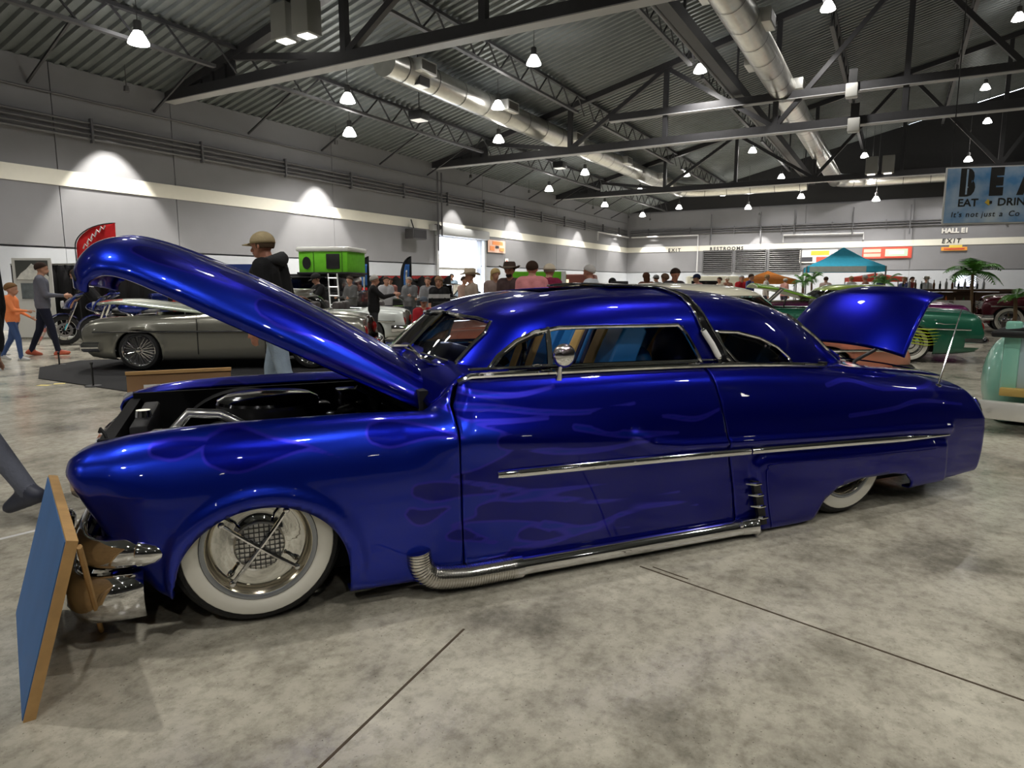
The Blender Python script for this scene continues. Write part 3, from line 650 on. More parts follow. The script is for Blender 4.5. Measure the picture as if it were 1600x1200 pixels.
LICKS = [SL((690, 685, 12), (760, 678, 14), (850, 702, 7), (930, 702, 4), (1010, 688, 1)), SL((716, 612, 5), (760, 620, 5), (820, 621, 3), (880, 608, 1)), SL((712, 640, 7), (780, 640, 5), (850, 646, 4), (930, 645, 3), (1000, 632, 1)), SL((720, 662, 3), (790, 660, 3), (860, 655, 1)),
         SL((690, 752, 6), (760, 758, 5), (830, 767, 4), (890, 762, 2), (950, 752, 0)), SL((770, 782, 8), (850, 777, 6), (930, 783, 3), (1000, 780, 2), (1060, 768, 0)), SL((850, 820, 10), (920, 825, 6), (980, 800, 4), (1050, 786, 2), (1090, 788, 0)), SL((780, 850, 9), (850, 850, 5), (920, 828, 4), (985, 822, 0)),
         SL((900, 668, 6), (980, 678, 8), (1060, 676, 3)), SL((1310, 605, 3), (1350, 597, 3), (1400, 611, 3), (1460, 610, 2), (1500, 600, 0)), SL((1330, 650, 3), (1400, 640, 3), (1450, 628, 3), (1520, 634, 1)), SL((1040, 650, 3), (1090, 655, 4), (1130, 640, 0))]
def flame_body(X, Z):
    f = np.minimum(sd_poly(X, Z, REG), strokes_sd(X, Z, LICKS)); h = strokes_sd(X, Z, HOLES); return -np.maximum(f, -h)
car = thing('custom_coupe', 'long low candy blue chopped custom coupe with ghost flames, open hood and trunk', 'car', CARP, CARROT)
# ---- lower body
ST = [-.50, -.40, -.2, .0, .4, .72, .80, .90, 1.5, 2.2, 2.7, 3.1, 3.6, 3.95, 4.30]
TB = [
 [(.80, .20), (.84, .22), (.87, .30), (.885, .45), (.885, .55), (.86, .64), (.80, .69), (.72, .70), (.62, .685)],
 [(.84, .18), (.89, .19), (.91, .30), (.925, .45), (.92, .56), (.885, .655), (.82, .71), (.73, .722), (.62, .70)],
 [(.86, .14), (.92, .155), (.94, .28), (.95, .45), (.94, .57), (.90, .67), (.83, .725), (.73, .736), (.62, .71)],
 [(.86, .11), (.93, .125), (.95, .27), (.957, .45), (.945, .58), (.905, .68), (.83, .733), (.73, .742), (.62, .715)],
 [(.86, .075), (.93, .09), (.95, .25), (.96, .45), (.95, .58), (.91, .68), (.84, .735), (.74, .742), (.63, .715)],
 [(.86, .07), (.93, .085), (.95, .25), (.96, .45), (.95, .58), (.91, .68), (.85, .73), (.76, .735), (.66, .71)],
 [(.86, .07), (.93, .085), (.95, .25), (.96, .45), (.955, .57), (.925, .67), (.88, .73), (.82, .77), (.76, .79)],
 [(.86, .055), (.93, .07), (.95, .25), (.96, .45), (.955, .57), (.935, .67), (.905, .75), (.865, .83), (.80, .885)],
 [(.86, .035), (.93, .045), (.95, .22), (.96, .44), (.955, .56), (.935, .66), (.905, .745), (.865, .825), (.80, .882)],
 [(.86, .018), (.93, .025), (.95, .20), (.96, .44), (.955, .55), (.935, .65), (.905, .735), (.865, .815), (.80, .872)],
 [(.86, .018), (.93, .025), (.95, .19), (.96, .42), (.955, .54), (.93, .645), (.895, .73), (.85, .80), (.78, .85)],
 [(.86, .05), (.93, .06), (.95, .21), (.958, .41), (.95, .53), (.922, .635), (.88, .715), (.82, .78), (.73, .815)],
 [(.86, .095), (.92, .11), (.94, .23), (.95, .39), (.94, .51), (.91, .605), (.86, .68), (.78, .735), (.66, .765)],
 [(.86, .10), (.905, .115), (.925, .23), (.932, .38), (.922, .50), (.89, .59), (.835, .66), (.75, .705), (.62, .73)],
 [(.83, .105), (.87, .12), (.89, .23), (.895, .37), (.885, .48), (.85, .565), (.80, .625), (.71, .665), (.60, .685)]]
SKIRT = [cpx(*p) for p in ((1168, 722), (1185, 711), (1300, 703), (1452, 689), (1475, 690), (1478, 760), (1400, 800), (1185, 832))]
RIDGE_L = [cpx(*p) for p in ((990, 678), (1015, 692), (1060, 694), (1130, 690), (1300, 680), (1420, 671), (1485, 668))]
def body_disp(X, Z):
    d = .026 * smooth01(sd_poly(X, Z, SKIRT) , .022)
    dl = np.full(X.shape, 9.0)
    for a, b in zip(RIDGE_L[:-1], RIDGE_L[1:]):
        ex, ez = b[0] - a[0], b[1] - a[1]; t = np.clip(((X - a[0]) * ex + (Z - a[1]) * ez) / (ex * ex + ez * ez), 0, 1); dl = np.minimum(dl, np.hypot(X - a[0] - t * ex, Z - a[1] - t * ez))
    d = d + .016 * np.exp(-(dl / .022)**2)
    # front fender swell that dies away in the door
    xx = np.clip((X - .7) / 1.1, 0, 1); zc = .66 - .10 * xx
    d = d + .030 * np.exp(-((Z - zc) / .07)**2) * np.where(X > .6, np.clip(1 - xx, 0, 1), 0) * np.clip((X - .6) / .25, 0, 1)
    ab = np.abs(np.hypot((X - .045) / .345, (Z - .19) / .318) - 1) * .33; d = d + .016 * np.exp(-(ab / .026)**2) * np.clip((Z - .1) / .1, 0, 1)
    return d
XS = np.concatenate([np.linspace(-.50, 4.30, 400)]); NV = 72
SEC = section_loft(ST, TB, XS, NV)
BX = np.repeat(XS[:, None], NV, 1).copy(); BW = SEC[..., 0]; BZ = SEC[..., 1]
BW = BW + body_disp(BX, BZ)
# rounded nose: extra rows shrinking forward, sheared back below the lamp height
def caprows(i_end, sgn, R, cw, cz, n=9):
    rows = []
    for k in range(1, n + 1):
        a = (PI / 2) * k / n; sc = math.cos(a); rows.append((BX[i_end] + sgn * R * math.sin(a), cw + (BW[i_end] - cw) * max(sc, .03), cz + (BZ[i_end] - cz) * max(sc, .03)))
    return rows
fr = caprows(0, -1, .075, .66, .56); re = caprows(-1, 1, .10, .62, .42)
BX = np.concatenate([[r[0] for r in fr[::-1]], BX, [r[0] for r in re]]); BW = np.concatenate([[r[1] for r in fr[::-1]], BW, [r[1] for r in re]]); BZ = np.concatenate([[r[2] for r in fr[::-1]], BZ, [r[2] for r in re]])
nose = np.clip((-.25 - BX) / .35, 0, 1)
BX = BX + nose * (np.clip(.62 - BZ, 0, 1) * .55 - .02) + nose * np.clip(BZ - .66, 0, 1) * 1.2
tailf = np.clip((BX - 3.9) / .35, 0, 1); BX = BX - tailf * np.clip(BZ - .45, 0, 1) * .45
dfl = [cpx(*p) for p in ((737, 590), (716, 640), (714, 700), (718, 800), (724, 895))]; drl = [cpx(*p) for p in ((1128, 560), (1129, 640), (1133, 712), (1140, 760), (1150, 850))]
def linex(Z, L_): 
    L_ = sorted(L_, key=lambda p: p[1]); return np.interp(Z, [p[1] for p in L_], [p[0] for p in L_])
DF = linex(BZ, dfl); DR = linex(BZ, drl)
ARCHF = (np.hypot((BX - .045) / .312, (BZ - .19) / .285) - 1) * .29; ARCHF = np.where(BZ < .19, np.abs(BX - .045 - .0) - .312, ARCHF)
RA = [cpx(*p) for p in ((1255, 835), (1268, 800), (1278, 778), (1300, 757), (1335, 744), (1385, 737), (1408, 739), (1418, 750), (1421, 775), (1425, 800))]
ARCHR = sd_poly(BX, BZ, RA)
FL = flame_body(BX, BZ); SUB_A = BX
def body_part(name, F, m=M_BLUE, flames=True, parent=car, A=None, thick=.012):
    obs = []
    for sgn in (-1, 1):
        G = np.stack([BX, YC + sgn * BW, BZ], -1) if A is None else A(sgn)
        mb = MB(); clip_grid(mb, G, F)
        o = mb.obj(name, m, parent, smooth=50)
        if flames:
            co = np.array([v.co for v in o.data.vertices]); flame_attr(o, flame_body(co[:, 0], co[:, 2]))
        md = o.modifiers.new('solid', 'SOLIDIFY'); md.thickness = thick; md.offset = -1 if sgn * 1 else 1
        obs.append(o)
    return obs
ff = body_part('front_fender', np.minimum(DF - .004 - BX, ARCHF)); dd = body_part('door_panel', np.minimum(BX - DF - .004, DR - .004 - BX)); qq = body_part('rear_quarter', np.minimum(BX - DR - .004, ARCHR))
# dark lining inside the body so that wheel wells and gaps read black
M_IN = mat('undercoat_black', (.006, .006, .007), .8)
boxo('underbody', (1.85, YC, .15), (4.4, 1.3, .20), M_IN, car, b=.03)  # hung low to block light and deepen the shade under the car
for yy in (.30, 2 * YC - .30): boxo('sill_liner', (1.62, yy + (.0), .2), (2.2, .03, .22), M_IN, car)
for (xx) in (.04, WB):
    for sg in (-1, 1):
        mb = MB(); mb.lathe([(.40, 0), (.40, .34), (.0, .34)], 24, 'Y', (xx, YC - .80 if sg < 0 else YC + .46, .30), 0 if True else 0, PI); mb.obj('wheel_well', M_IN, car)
# ---- wheels
for (wx, sty) in ((0.03, 0), (WB + .02, 1)):
    for sg in (-1, 1):
        W = tyre_wheel(car, wx, YC + sg * (.905 if wx < 1 else .90), .31, .31, out=sg, ww=True, style='custom', rim=.195)
        MB().lathe([(.180, .02), (.172, .028), (.12, .034), (.10, .030), (.085, .020), (.0, .020)], 48, 'Y').obj('hubcap_dish', mat('mirror_dish', (.80, .80, .78), .03, 1.0), W)
        MB().lathe([(.209, -.0165), (.198, -.0175), (.186, -.010), (.178, .004), (.172, .02)], 48, 'Y').obj('rim_lip', mat('rim_grey', (.36, .38, .41), .3, .7), W)
        hc = MB().lathe([(.092, .018), (.092, -.006), (.085, -.014), (.0, -.024)], 32, 'Y').obj('hub_centre', mat('mesh_centre', (.78, .78, .76), .28, .9), W)
        for k in range(9):
            c = -.072 + .018 * k; h = math.sqrt(.088**2 - c * c); MB().cone((c, -.021, -h), (c, -.021, h), .0022, n=5).obj('grid_wire', mat('grid_dark', (.10, .10, .1), .3, .7), hc); MB().cone((-h, -.021, c), (h, -.021, c), .0022, n=5).obj('grid_wire', mat('grid_dark'), hc)
        for k in range(4):
            a = PI / 4 + .12 + k * PI / 2; d = Vector((math.cos(a), 0, math.sin(a)))
            MB().tube([Vector((0, -.036, 0)), d * .09 + Vector((0, -.034, 0)), d * .165 + Vector((0, -.022, 0))], [.009, .0085, .007], 8).obj('flipper_bar', CHROME, W); MB().ell(d * .163 + Vector((0, -.024, 0)), (.013, .010, .013), 10).obj('flipper_tip', CHROME, W)
# ---- greenhouse
DM = Dome([(.74, .82, 3.78, .80, 4.6, 2.5), (.85, .80, 3.66, .795, 4.6, 2.5), (.90, .815, 3.58, .785, 4.6, 2.5), (.956, .87, 3.50, .765, 4.6, 2.5), (1.05, .965, 3.34, .72, 4.4, 2.5), (1.10, 1.02, 3.24, .695, 4.2, 2.5), (1.14, 1.07, 3.14, .665, 4.0, 2.5), (1.18, 1.16, 3.0, .625, 3.6, 2.4), (1.21, 1.26, 2.86, .575, 3.4, 2.4), (1.235, 1.40, 2.70, .50, 3.2, 2.4), (1.255, 1.56, 2.52, .40, 3.0, 2.4), (1.268, 1.74, 2.32, .26, 2.8, 2.4), (1.274, 1.95, 2.06, .03, 2.5, 2.4)], 1.98)
def dpx(x, y):
    off = .25
    for _ in range(14):
        X, Z = cpx(x, y, off); off = .6 * off + .4 * (YC - float(DM.w(X, min(Z, 1.27))))
    return (X, Z)
GX, GW, GZ = DM.grid(.775, 62, 190)
WIN_D = [dpx(*p) for p in ((757, 583), (778, 556), (805, 534), (835, 519), (872, 512), (940, 510), (1000, 509), (1058, 508), (1070, 520), (1096, 569), (1000, 572), (880, 577))]
WIN_Q = [dpx(*p) for p in ((1118, 518), (1150, 519), (1185, 528), (1212, 542), (1230, 558), (1236, 568), (1200, 570), (1148, 571), (1135, 560))]
WS = [(-.62, .905), (-.60, .93), (-.575, 1.06), (-.54, 1.105), (-.45, 1.12), (0, 1.135), (.45, 1.12), (.54, 1.105), (.575, 1.06), (.60, .93), (.62, .905), (.45, .915), (0, .955), (-.45, .915)]
RWN = [(-.50, .83), (-.54, .90), (-.48, 1.03), (-.36, 1.09), (0, 1.11), (.36, 1.09), (.48, 1.03), (.54, .90), (.50, .83), (0, .84)]
front = (GX < DM.xm - .55); rear = (GX > DM.xm + .9)
sdd = sd_poly(GX, GZ, WIN_D); sdq = sd_poly(GX, GZ, WIN_Q)
sdw = np.where(GX < 1.30, sd_poly(GW, GZ, WS), 9); sdr = np.where(GX > 2.75, sd_poly(GW, GZ, RWN), 9)
sidey = GW > .40
SUNH = np.where(GZ > 1.2, sd_poly(GX, GW, [(1.50, -.2), (1.90, -.2), (1.90, .30), (1.50, .30)], .02), 9)  # unseen roof opening, cut to let lamp light onto the front seats
FR = np.minimum(np.minimum(np.where(sidey, sdd, 9), np.where(sidey, sdq, 9)), np.minimum(np.minimum(sdw, sdr), SUNH))
LR = [S(*[(x, y, r) for x, y, r in st]) for st in ()]
def dome_part(name, F, m, off=0.0, parent=car, thick=.012, flames=False):
    for sgn in (-1, 1):
        A = np.stack([GX, YC + sgn * (GW + off), GZ], -1); mb = clip_grid(MB(), A, F); o = mb.obj(name, m, parent, smooth=60)
        if flames: flame_attr(o, np.full(len(o.data.vertices), -.2))
        md = o.modifiers.new('solid', 'SOLIDIFY'); md.thickness = thick; md.offset = -1
dome_part('roof', FR, M_BLUE, flames=True)
def wside(x, z, sgn=-1, o=0.0): return (x, YC + sgn * (float(DM.w(x, z)) + o), z)
M_LINER = mat('cabin_black', (.010, .010, .013), .8)
dome_part('headliner', np.minimum(FR - .03, np.where(GZ > .9, 1, -1) * .5 + 0 * FR), M_LINER, off=-.035, thick=.004)
def densify(poly, n=6): return [tuple(p) for p in catmull([np.array(p) for p in poly], n, True)]
def poly_dense(poly, step=.02):
    out = []
    for a, b in zip(poly, poly[1:] + poly[:1]):
        k = max(1, int(math.hypot(b[0] - a[0], b[1] - a[1]) / step))
        for i in range(k): out.append((a[0] + (b[0] - a[0]) * i / k, a[1] + (b[1] - a[1]) * i / k))
    return out
for sgn in (-1, 1):
    for nm, poly, r in (('door_window_frame', WIN_D, .011), ('quarter_window_frame', WIN_Q, .010)):
        pts = poly_dense(poly); MB().tube([wside(x, z, sgn, .004) for x, z in pts], r, 8, closed=True).obj(nm, CHROME, car)
    for nm, sd_ in (('quarter_glass', sdq),):
        A = np.stack([GX, YC + sgn * (GW - .012), GZ], -1); clip_grid(MB(), A, np.where(sidey, -sd_, -9)).obj(nm, glass_mat('tinted_glass', (.42, .42, .44)), car)
# vent pane in the door window
VENT = [dpx(*p) for p in ((764, 581), (784, 556), (808, 537), (835, 524), (853, 519), (857, 577))]
sdv = sd_poly(GX, GZ, VENT)
for sgn in (-1, 1):
    MB().tube([wside(x, z, sgn, .002) for x, z in poly_dense(VENT)], .007, 6, closed=True).obj('vent_frame', CHROME, car)
    A = np.stack([GX, YC + sgn * (GW - .008), GZ], -1); clip_grid(MB(), A, np.where(sidey, -sdv, -9)).obj('vent_glass', glass_mat('smoked_vent', (.22, .22, .25)), car)
    a, b = dpx(855, 512), dpx(860, 578); MB().tube([wside(a[0], a[1], sgn, .004), wside((a[0] + b[0]) / 2, (a[1] + b[1]) / 2, sgn, .004), wside(b[0], b[1], sgn, .004)], .011, 8).obj('vent_post', CHROME, car)
    c = dpx(838, 574); MB().tube([wside(c[0] - .05, c[1], sgn, .012), wside(c[0], c[1] + .006, sgn, .016), wside(c[0] + .06, c[1] + .004, sgn, .012)], [.006, .012, .010], 8).obj('vent_latch', CHROME, car)
# windscreen and rear glass
xg, zg = np.meshgrid(np.linspace(-.66, .66, 90), np.linspace(.86, 1.16, 40), indexing='ij')
clip_grid(MB(), np.stack([DM.xfront(np.abs(xg), zg) + .012, YC + xg, zg], -1), -sd_poly(xg, zg, WS)).obj('windscreen_glass', glass_mat('screen_glass', (.28, .29, .31)), car)
MB().tube([(float(DM.xfront(abs(a), z)) - .004, YC + a, z) for a, z in poly_dense(WS)], .011, 8, closed=True).obj('windscreen_frame', CHROME, car)
MB().tube([(float(DM.xfront(0, z)) - .002, YC, z) for z in np.linspace(.955, 1.135, 8)], .010, 8).obj('windscreen_divider', CHROME, car)
xg, zg = np.meshgrid(np.linspace(-.58, .58, 80), np.linspace(.80, 1.13, 40), indexing='ij')
clip_grid(MB(), np.stack([DM.xrear(np.abs(xg), zg) - .012, YC + xg, zg], -1), -sd_poly(xg, zg, RWN)).obj('rear_window_glass', glass_mat('rear_glass', (.35, .38, .42)), car)
MB().tube([(float(DM.xrear(abs(a), z)) + .004, YC + a, z) for a, z in poly_dense(RWN)], .013, 8, closed=True).obj('rear_window_frame', CHROME, car)
for k in range(3): MB().tube([(float(DM.xrear(abs(a), .80 + .018 * k)) + .008, YC + a, .80 + .018 * k) for a in np.linspace(-.5, .5, 24)], .006, 6).obj('rear_window_moulding', CHROME, car)
# wipers on the cowl
for a in (-.12, -.38): MB().tube([(float(DM.xfront(abs(a), .93)) - .03, YC + a, .955), (float(DM.xfront(abs(a - .1), .94)) - .022, YC + a - .1, .945), (float(DM.xfront(abs(a - .2), .93)) - .02, YC + a - .2, .935)], .006, 6).obj('wiper', CHROME, car)
# B pillar band over the roof, with its lamp tube
bp0 = [dpx(*p) for p in ((1076, 478), (1090, 505), (1104, 535), (1120, 562), (1124, 572))]; bp1 = [dpx(*p) for p in ((1090, 480), (1106, 505), (1128, 540), (1148, 562), (1158, 571))]
def xz(L_, z): L_ = sorted(L_, key=lambda p: p[1]); return np.interp(z, [p[1] for p in L_], [p[0] for p in L_])
zz = np.concatenate([np.linspace(.872, 1.15, 26), 1.274 - (1.274 - 1.15) * (1 - np.linspace(0, 1, 16)[1:])**2])
for sgn in (-1, 1):
    for nm, f0, f1, m, o in (('pillar_band', .10, .9, mat('pillar_black', (.008, .008, .01), .12, .3, coat=1), .006), ('pillar_edge', -.04, .10, CHROME, .010), ('pillar_edge', .9, 1.04, CHROME, .010)):
        A = []
        for z in zz:
            x0, x1 = xz(bp0, z), xz(bp1, z)
            if z > bp0[0][1]: x0 = bp0[0][0] - (z - bp0[0][1]) * .35; x1 = x0 + (bp1[0][0] - bp0[0][0])
            row = [wside(x0 + (x1 - x0) * f, z, sgn, o) for f in np.linspace(f0, f1, 5)]; row = [(p[0], p[1], p[2] + (o if z > 1.2 else 0)) for p in row]; A.append(row)
        MB().grid(np.array(A)).obj(nm, m, car, solid=.006, offset=0)
    a, b = dpx(1092, 517), dpx(1116, 558); tb = MB().tube([wside(a[0] + .012, a[1], sgn, .022), wside((a[0] + b[0]) / 2 + .012, (a[1] + b[1]) / 2, sgn, .026), wside(b[0] + .012, b[1], sgn, .022)], .015, 10).obj('pillar_lamp', mat('lamp_tube_white', (.85, .85, .83), .25), car)
    for q in (a, b): MB().ell(wside(q[0] + .012, q[1], sgn, .02), (.018, .014, .016), 10).obj('lamp_bracket', CHROME, tb)
# belt mouldings
def trim_line(name, pts, r, m, n=8, flat=None, off=-.02, closed=False):
    for sgn in (-1, 1): MB().tube([(x, YC + sgn * wv, z) for x, wv, z in pts], r, n, flat=flat).obj(name, m, car)
bl = []
for x in np.linspace(.86, 3.05, 40):
    i = int(np.argmin(np.abs(XS - x))) + 9; bl.append((x, float(BW[i, -1]) + .012, float(BZ[i, -1]) + .006))
trim_line('belt_moulding', bl, .013, CHROME)
trim_line('belt_moulding', [(x, wv - .030, z + .022) for x, wv, z in bl[1:26]], .009, CHROME)
# long chrome side spear following the body
t0, t1 = cpx(778, 743, -.04), cpx(1492, 681, -.04)
def bw_at(x, z):
    i = int(np.argmin(np.abs(BX[:, 40] - x))); j = int(np.argmin(np.abs(BZ[i] - z))); return float(BW[i, j])
for sgn in (-1, 1):
    for a, b in ((0.0, .465), (.468, 1.0)):
        P = []; R_ = []
        for k in np.linspace(a, b, 26):
            x = t0[0] + (t1[0] - t0[0]) * k; z = t0[1] + (t1[1] - t0[1]) * k + .012 * math.sin(PI * k); P.append((x, YC + sgn * (bw_at(x, z) + .002), z)); R_.append(.0215 * min(1, .75 + 8 * k) * min(1, .25 + 5 * (1 - k)))
        MB().tube(P, R_, 10).obj('side_spear', CHROME, car)
    for k in range(8):
        f = .03 + .05 * k; x = t0[0] + (t1[0] - t0[0]) * f; z = t0[1] + (t1[1] - t0[1]) * f + .012 * math.sin(PI * f); MB().ell((x, YC + sgn * (bw_at(x, z) + .020), z + .004), (.010, .006, .010), 8).obj('spear_stud', CHROME, car)
    # chrome teeth in front of the skirt
    for k in range(4):
        x, z = cpx(1172 + 3.5 * k, 757 + 17.5 * k, -.05); MB().tube([(x - .01, YC + sgn * .962, z), (x + .025, YC + sgn * .992, z + .001), (x + .06, YC + sgn * .992, z)], [.004, .009, .006], 8).obj('skirt_tooth', CHROME, car)
    q = [cpx(*p) for p in ((1166, 748), (1178, 748), (1188, 814), (1178, 816))]
    mb = MB(); mb.prism(q, YC + sgn * .955, YC + sgn * .978, 'Y'); mb.obj('tooth_slot', BLACK, car)
    # skirt bead
    bead = [cpx(*p) for p in ((1200, 826), (1192, 790), (1186, 740), (1188, 728), (1200, 721), (1300, 712), (1452, 699))]
    MB().tube([(x, YC + sgn * (bw_at(x, z) + .002), z) for x, z in [tuple(p) for p in catmull([np.array(b) for b in bead], 6)]], .004, 6).obj('skirt_bead', M_BLUE, car)
    # exhaust side pipe: flexible elbow then plain pipe with angled tip
    e = [cpx(*p) for p in ((651, 858), (655, 880), (670, 894), (700, 897), (800, 888))]; yy = YC + sgn * .955
    P = [Vector((x, yy, max(z, .062))) for x, z in [tuple(p) for p in catmull([np.array(b) for b in e], 12)]]
    P = [Vector((p.x, p.y, p.z)) for p in P]
    RR = [.048 for i in range(len(P))]
    fx = MB().tube(P, RR, 18).obj('flexible_elbow', STEEL if False else mat('flex_chrome', (.74, .72, .68), .16, 1.0), car)
    acc = 0; rings = 0; cum = [0]
    for a, b in zip(P[:-1], P[1:]): cum.append(cum[-1] + (b - a).length)
    mbk = MB(); nring = 44
    for k in range(nring):
        d = cum[-1] * (k + .5) / nring; i = max(j for j in range(len(cum)) if cum[j] <= d); i = min(i, len(P) - 2); t = (d - cum[i]) / (cum[i + 1] - cum[i] + 1e-9); c = P[i].lerp(P[i + 1], t); dr_ = (P[i + 1] - P[i]).normalized(); mbk.cone(c - dr_ * .0022, c + dr_ * .0022, .0525, n=18)
    tag(mbk.obj('elbow_ribs', mat('flex_chrome'), fx), kind='stuff')
    pe = P[-1]; x3, z3 = cpx(1170, 838, -.02)
    MB().tube([pe - Vector((.02, 0, 0)), Vector((x3, yy, .056))], .042, 20).obj('side_pipe', CHROME, car); MB().cone(pe - Vector((.012, 0, 0)), pe + Vector((.03, 0, 0)), .051, n=20).obj('pipe_clamp', CHROME, car)
    MB().tube([(x3 - .07, yy, .058), (x3, yy + sgn * .006, .058), (x3 + .03, yy + sgn * .02, .06)], [.045, .047, .049], 18).obj('pipe_tip', CHROME, car); MB().ell((x3 - .09, yy + sgn * .04, .08), (.010, .007, .010), 8).obj('pipe_bolt', CHROME, car)
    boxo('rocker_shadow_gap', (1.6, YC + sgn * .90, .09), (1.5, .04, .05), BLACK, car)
    # tail lamp
    mb = MB()
    MB().ell((4.335, YC + sgn * .79, .44), (.035, .055, .11), 14).obj('tail_lamp', mat('tail_red', (.30, .01, .01), .1, coat=1), car); MB().tube([(4.325, YC + sgn * .79 + .065 * math.cos(a), .44 + .125 * math.sin(a)) for a in np.linspace(0, 2 * PI, 20)[:-1]], .011, 8, closed=True).obj('tail_lamp_bezel', CHROME, car)
# ---- door mirror
mx_, mz_ = cpx(880, 556, .02); bx_, bz_ = cpx(873, 590, .06)
mr = empty('door_mirror', (bx_, .06, bz_), 0, car)
MB().tube([(0, 0, -.01), (0, -.01, .04), (.008, -.02, .075)], [.015, .010, .012], 10).obj('stalk', CHROME, mr); MB().ell((.012, -.025, .10), (.055, .036, .054), 24).obj('mirror_head', CHROME, mr)
# ---- cowl and rear deck panels between the body sides
def deck(name, x0, x1, crown, m=M_BLUE, hole=None, lift=0.0):
    xs = np.linspace(x0, x1, 26); A = []
    for x in xs:
        i = int(np.argmin(np.abs(XS - x))) + 9; we_, ze = float(BW[i, -1]), float(BZ[i, -1]); c = crown(x)
        A.append([(x, YC + we_ * f, ze + c * (1 - abs(f)**2.2) + lift) for f in np.linspace(-1, 1, 41)])
    A = np.array(A); F = np.ones(A.shape[:2]) if hole is None else hole(A[..., 0], A[..., 1])
    o = clip_grid(MB(), A, F).obj(name, m, car, smooth=60); flame_attr(o, np.full(len(o.data.vertices), -.2)); md = o.modifiers.new('solid', 'SOLIDIFY'); md.thickness = .01; md.offset = 0; return o
deck('cowl', .76, 1.12, lambda x: .075)
TRUNK = [(3.66, YC - .52), (4.2, YC - .46), (4.2, YC + .46), (3.66, YC + .52)]
deck('rear_deck', 2.75, 4.295, lambda x: .05 if x < 3.4 else .04, hole=lambda X, Y: sd_poly(X, Y, TRUNK, .03))
boxo('tail_panel', (4.30, YC, .40), (.10, 1.28, .50), M_BLUE, car, b=.04)
boxo('rear_bumper', (4.40, YC, .22), (.07, 1.5, .11), CHROME, car, b=.03)
M_SALMON_TRIM = mat('trunk_lining', (.02, .012, .010), .9)
boxo('trunk_floor', (3.9, YC, .34), (.66, 1.1, .03), M_SALMON_TRIM, car)
for yy in (YC - .60, YC + .60): boxo('trunk_wall', (3.9, yy, .5), (.62, .02, .32), M_SALMON_TRIM, car)
# ---- open trunk lid
lid = empty('trunk_lid', (0, 0, 0), 0, car)
nearb = cpx(1415, 552, .40); neart = cpx(1478, 463, .40)
def lid_grid(off=0.0):
    A = []; nL, nW = 34, 44
    for i in range(nL):
        u = i / (nL - 1)
        # profile in the vertical plane: from front edge (low) to rear edge (high), convex towards the front-up side
        ang = math.radians(44); L_ = .60
        a = L_ * u; h = .075 * math.sin(PI * min(1, u * .62 + .08)) - .16 * max(0, u - .72)**1.5 * 3.2
        row = []
        for j in range(nW):
            f = -1 + 2 * j / (nW - 1); hw = .53 - .05 * u - .03 * u * u; sag = .085 * abs(f)**2.6
            hh = h - sag + off
            x = 3.97 + a * math.cos(ang) - hh * math.sin(ang); z = .865 + a * math.sin(ang) + hh * math.cos(ang) - .0 * abs(f)
            row.append((x, YC + hw * f, z))
        A.append(row)
    return np.array(A)
o = MB().grid(lid_grid()).obj('lid_skin', M_BLUE, lid, smooth=60); flame_attr(o, np.full(len(o.data.vertices), -.2)); md = o.modifiers.new('solid', 'SOLIDIFY'); md.thickness = .02; md.offset = -1
MB().grid(lid_grid(-.03)[3:-2, 3:-3]).obj('lid_inner', M_IN, lid, smooth=60, solid=.004)
for yy in (YC - .34, YC + .34): MB().tube([(3.74, yy, .70), (3.80, yy, .78), (3.99, yy, .85)], .012, 8).obj('hinge_arm', BLACK, lid)
a = cpx(1465, 598, .12); b = cpx(1503, 483, .12)
MB().tube([(a[0], .12, a[1] - .03), (b[0], .12, b[1])], [.006, .003], 8).obj('antenna', CHROME, car); MB().ell((a[0], .12, a[1] - .02), (.03, .02, .014), 12).obj('antenna_base', CHROME, car)
# ---- open hood
hood = empty('hood', (.78, YC, .71), 0, car)
cxs = [(0, .185), (.25, .205), (.58, .225), (.83, .228), (1.04, .215), (1.25, .195), (1.40, .155), (1.49, .085), (1.525, .0), (1.52, -.08), (1.495, -.135)]
exs = [(0, 0), (.25, .0), (.58, .0), (.80, .0), (1.0, .0), (1.18, .0), (1.30, -.005), (1.375, -.025), (1.41, -.06), (1.42, -.09), (1.412, -.12)]
hws = [.615, .61, .60, .59, .575, .55, .52, .49, .46, .445, .44]
CC = np.array(catmull([np.array(p) for p in cxs], 8)); EE = np.array(catmull([np.array(p) for p in exs], 8)); HWS = np.interp(np.linspace(0, 10, len(CC)), range(11), hws)
HA = math.radians(27.3); ca, sa = math.cos(HA), math.sin(HA)
def hood_grid(shrink=0.0, rows=slice(None)):
    A = []
    for c, e_, hw in list(zip(CC, EE, HWS))[rows]:
        row = []
        for j in range(61):
            f = -1 + 2 * j / 60; s = np.sign(f) * abs(f); k = (1 - abs(f)**2.7)**(1 / 1.7)
            a_ = e_[0] + (c[0] - e_[0]) * k; h = e_[1] + (c[1] - e_[1]) * k - shrink
            # centre crease of the hood
            h += .012 * math.exp(-(f / .06)**2)
            row.append((-a_ * ca + h * sa, hw * f * (1 - shrink * .6), a_ * sa + h * ca, a_, h))
        A.append(row)
    return np.array(A)
HG = hood_grid(); o = MB().grid(HG[..., :3]).obj('hood_skin', M_BLUE, hood, smooth=60)
co = np.array([v.co for v in o.data.vertices]); a_ = -co[:, 0] * ca + co[:, 2] * sa; yv = np.abs(co[:, 1])
def HS(*p): return [(x, y, r) for x, y, r in p]
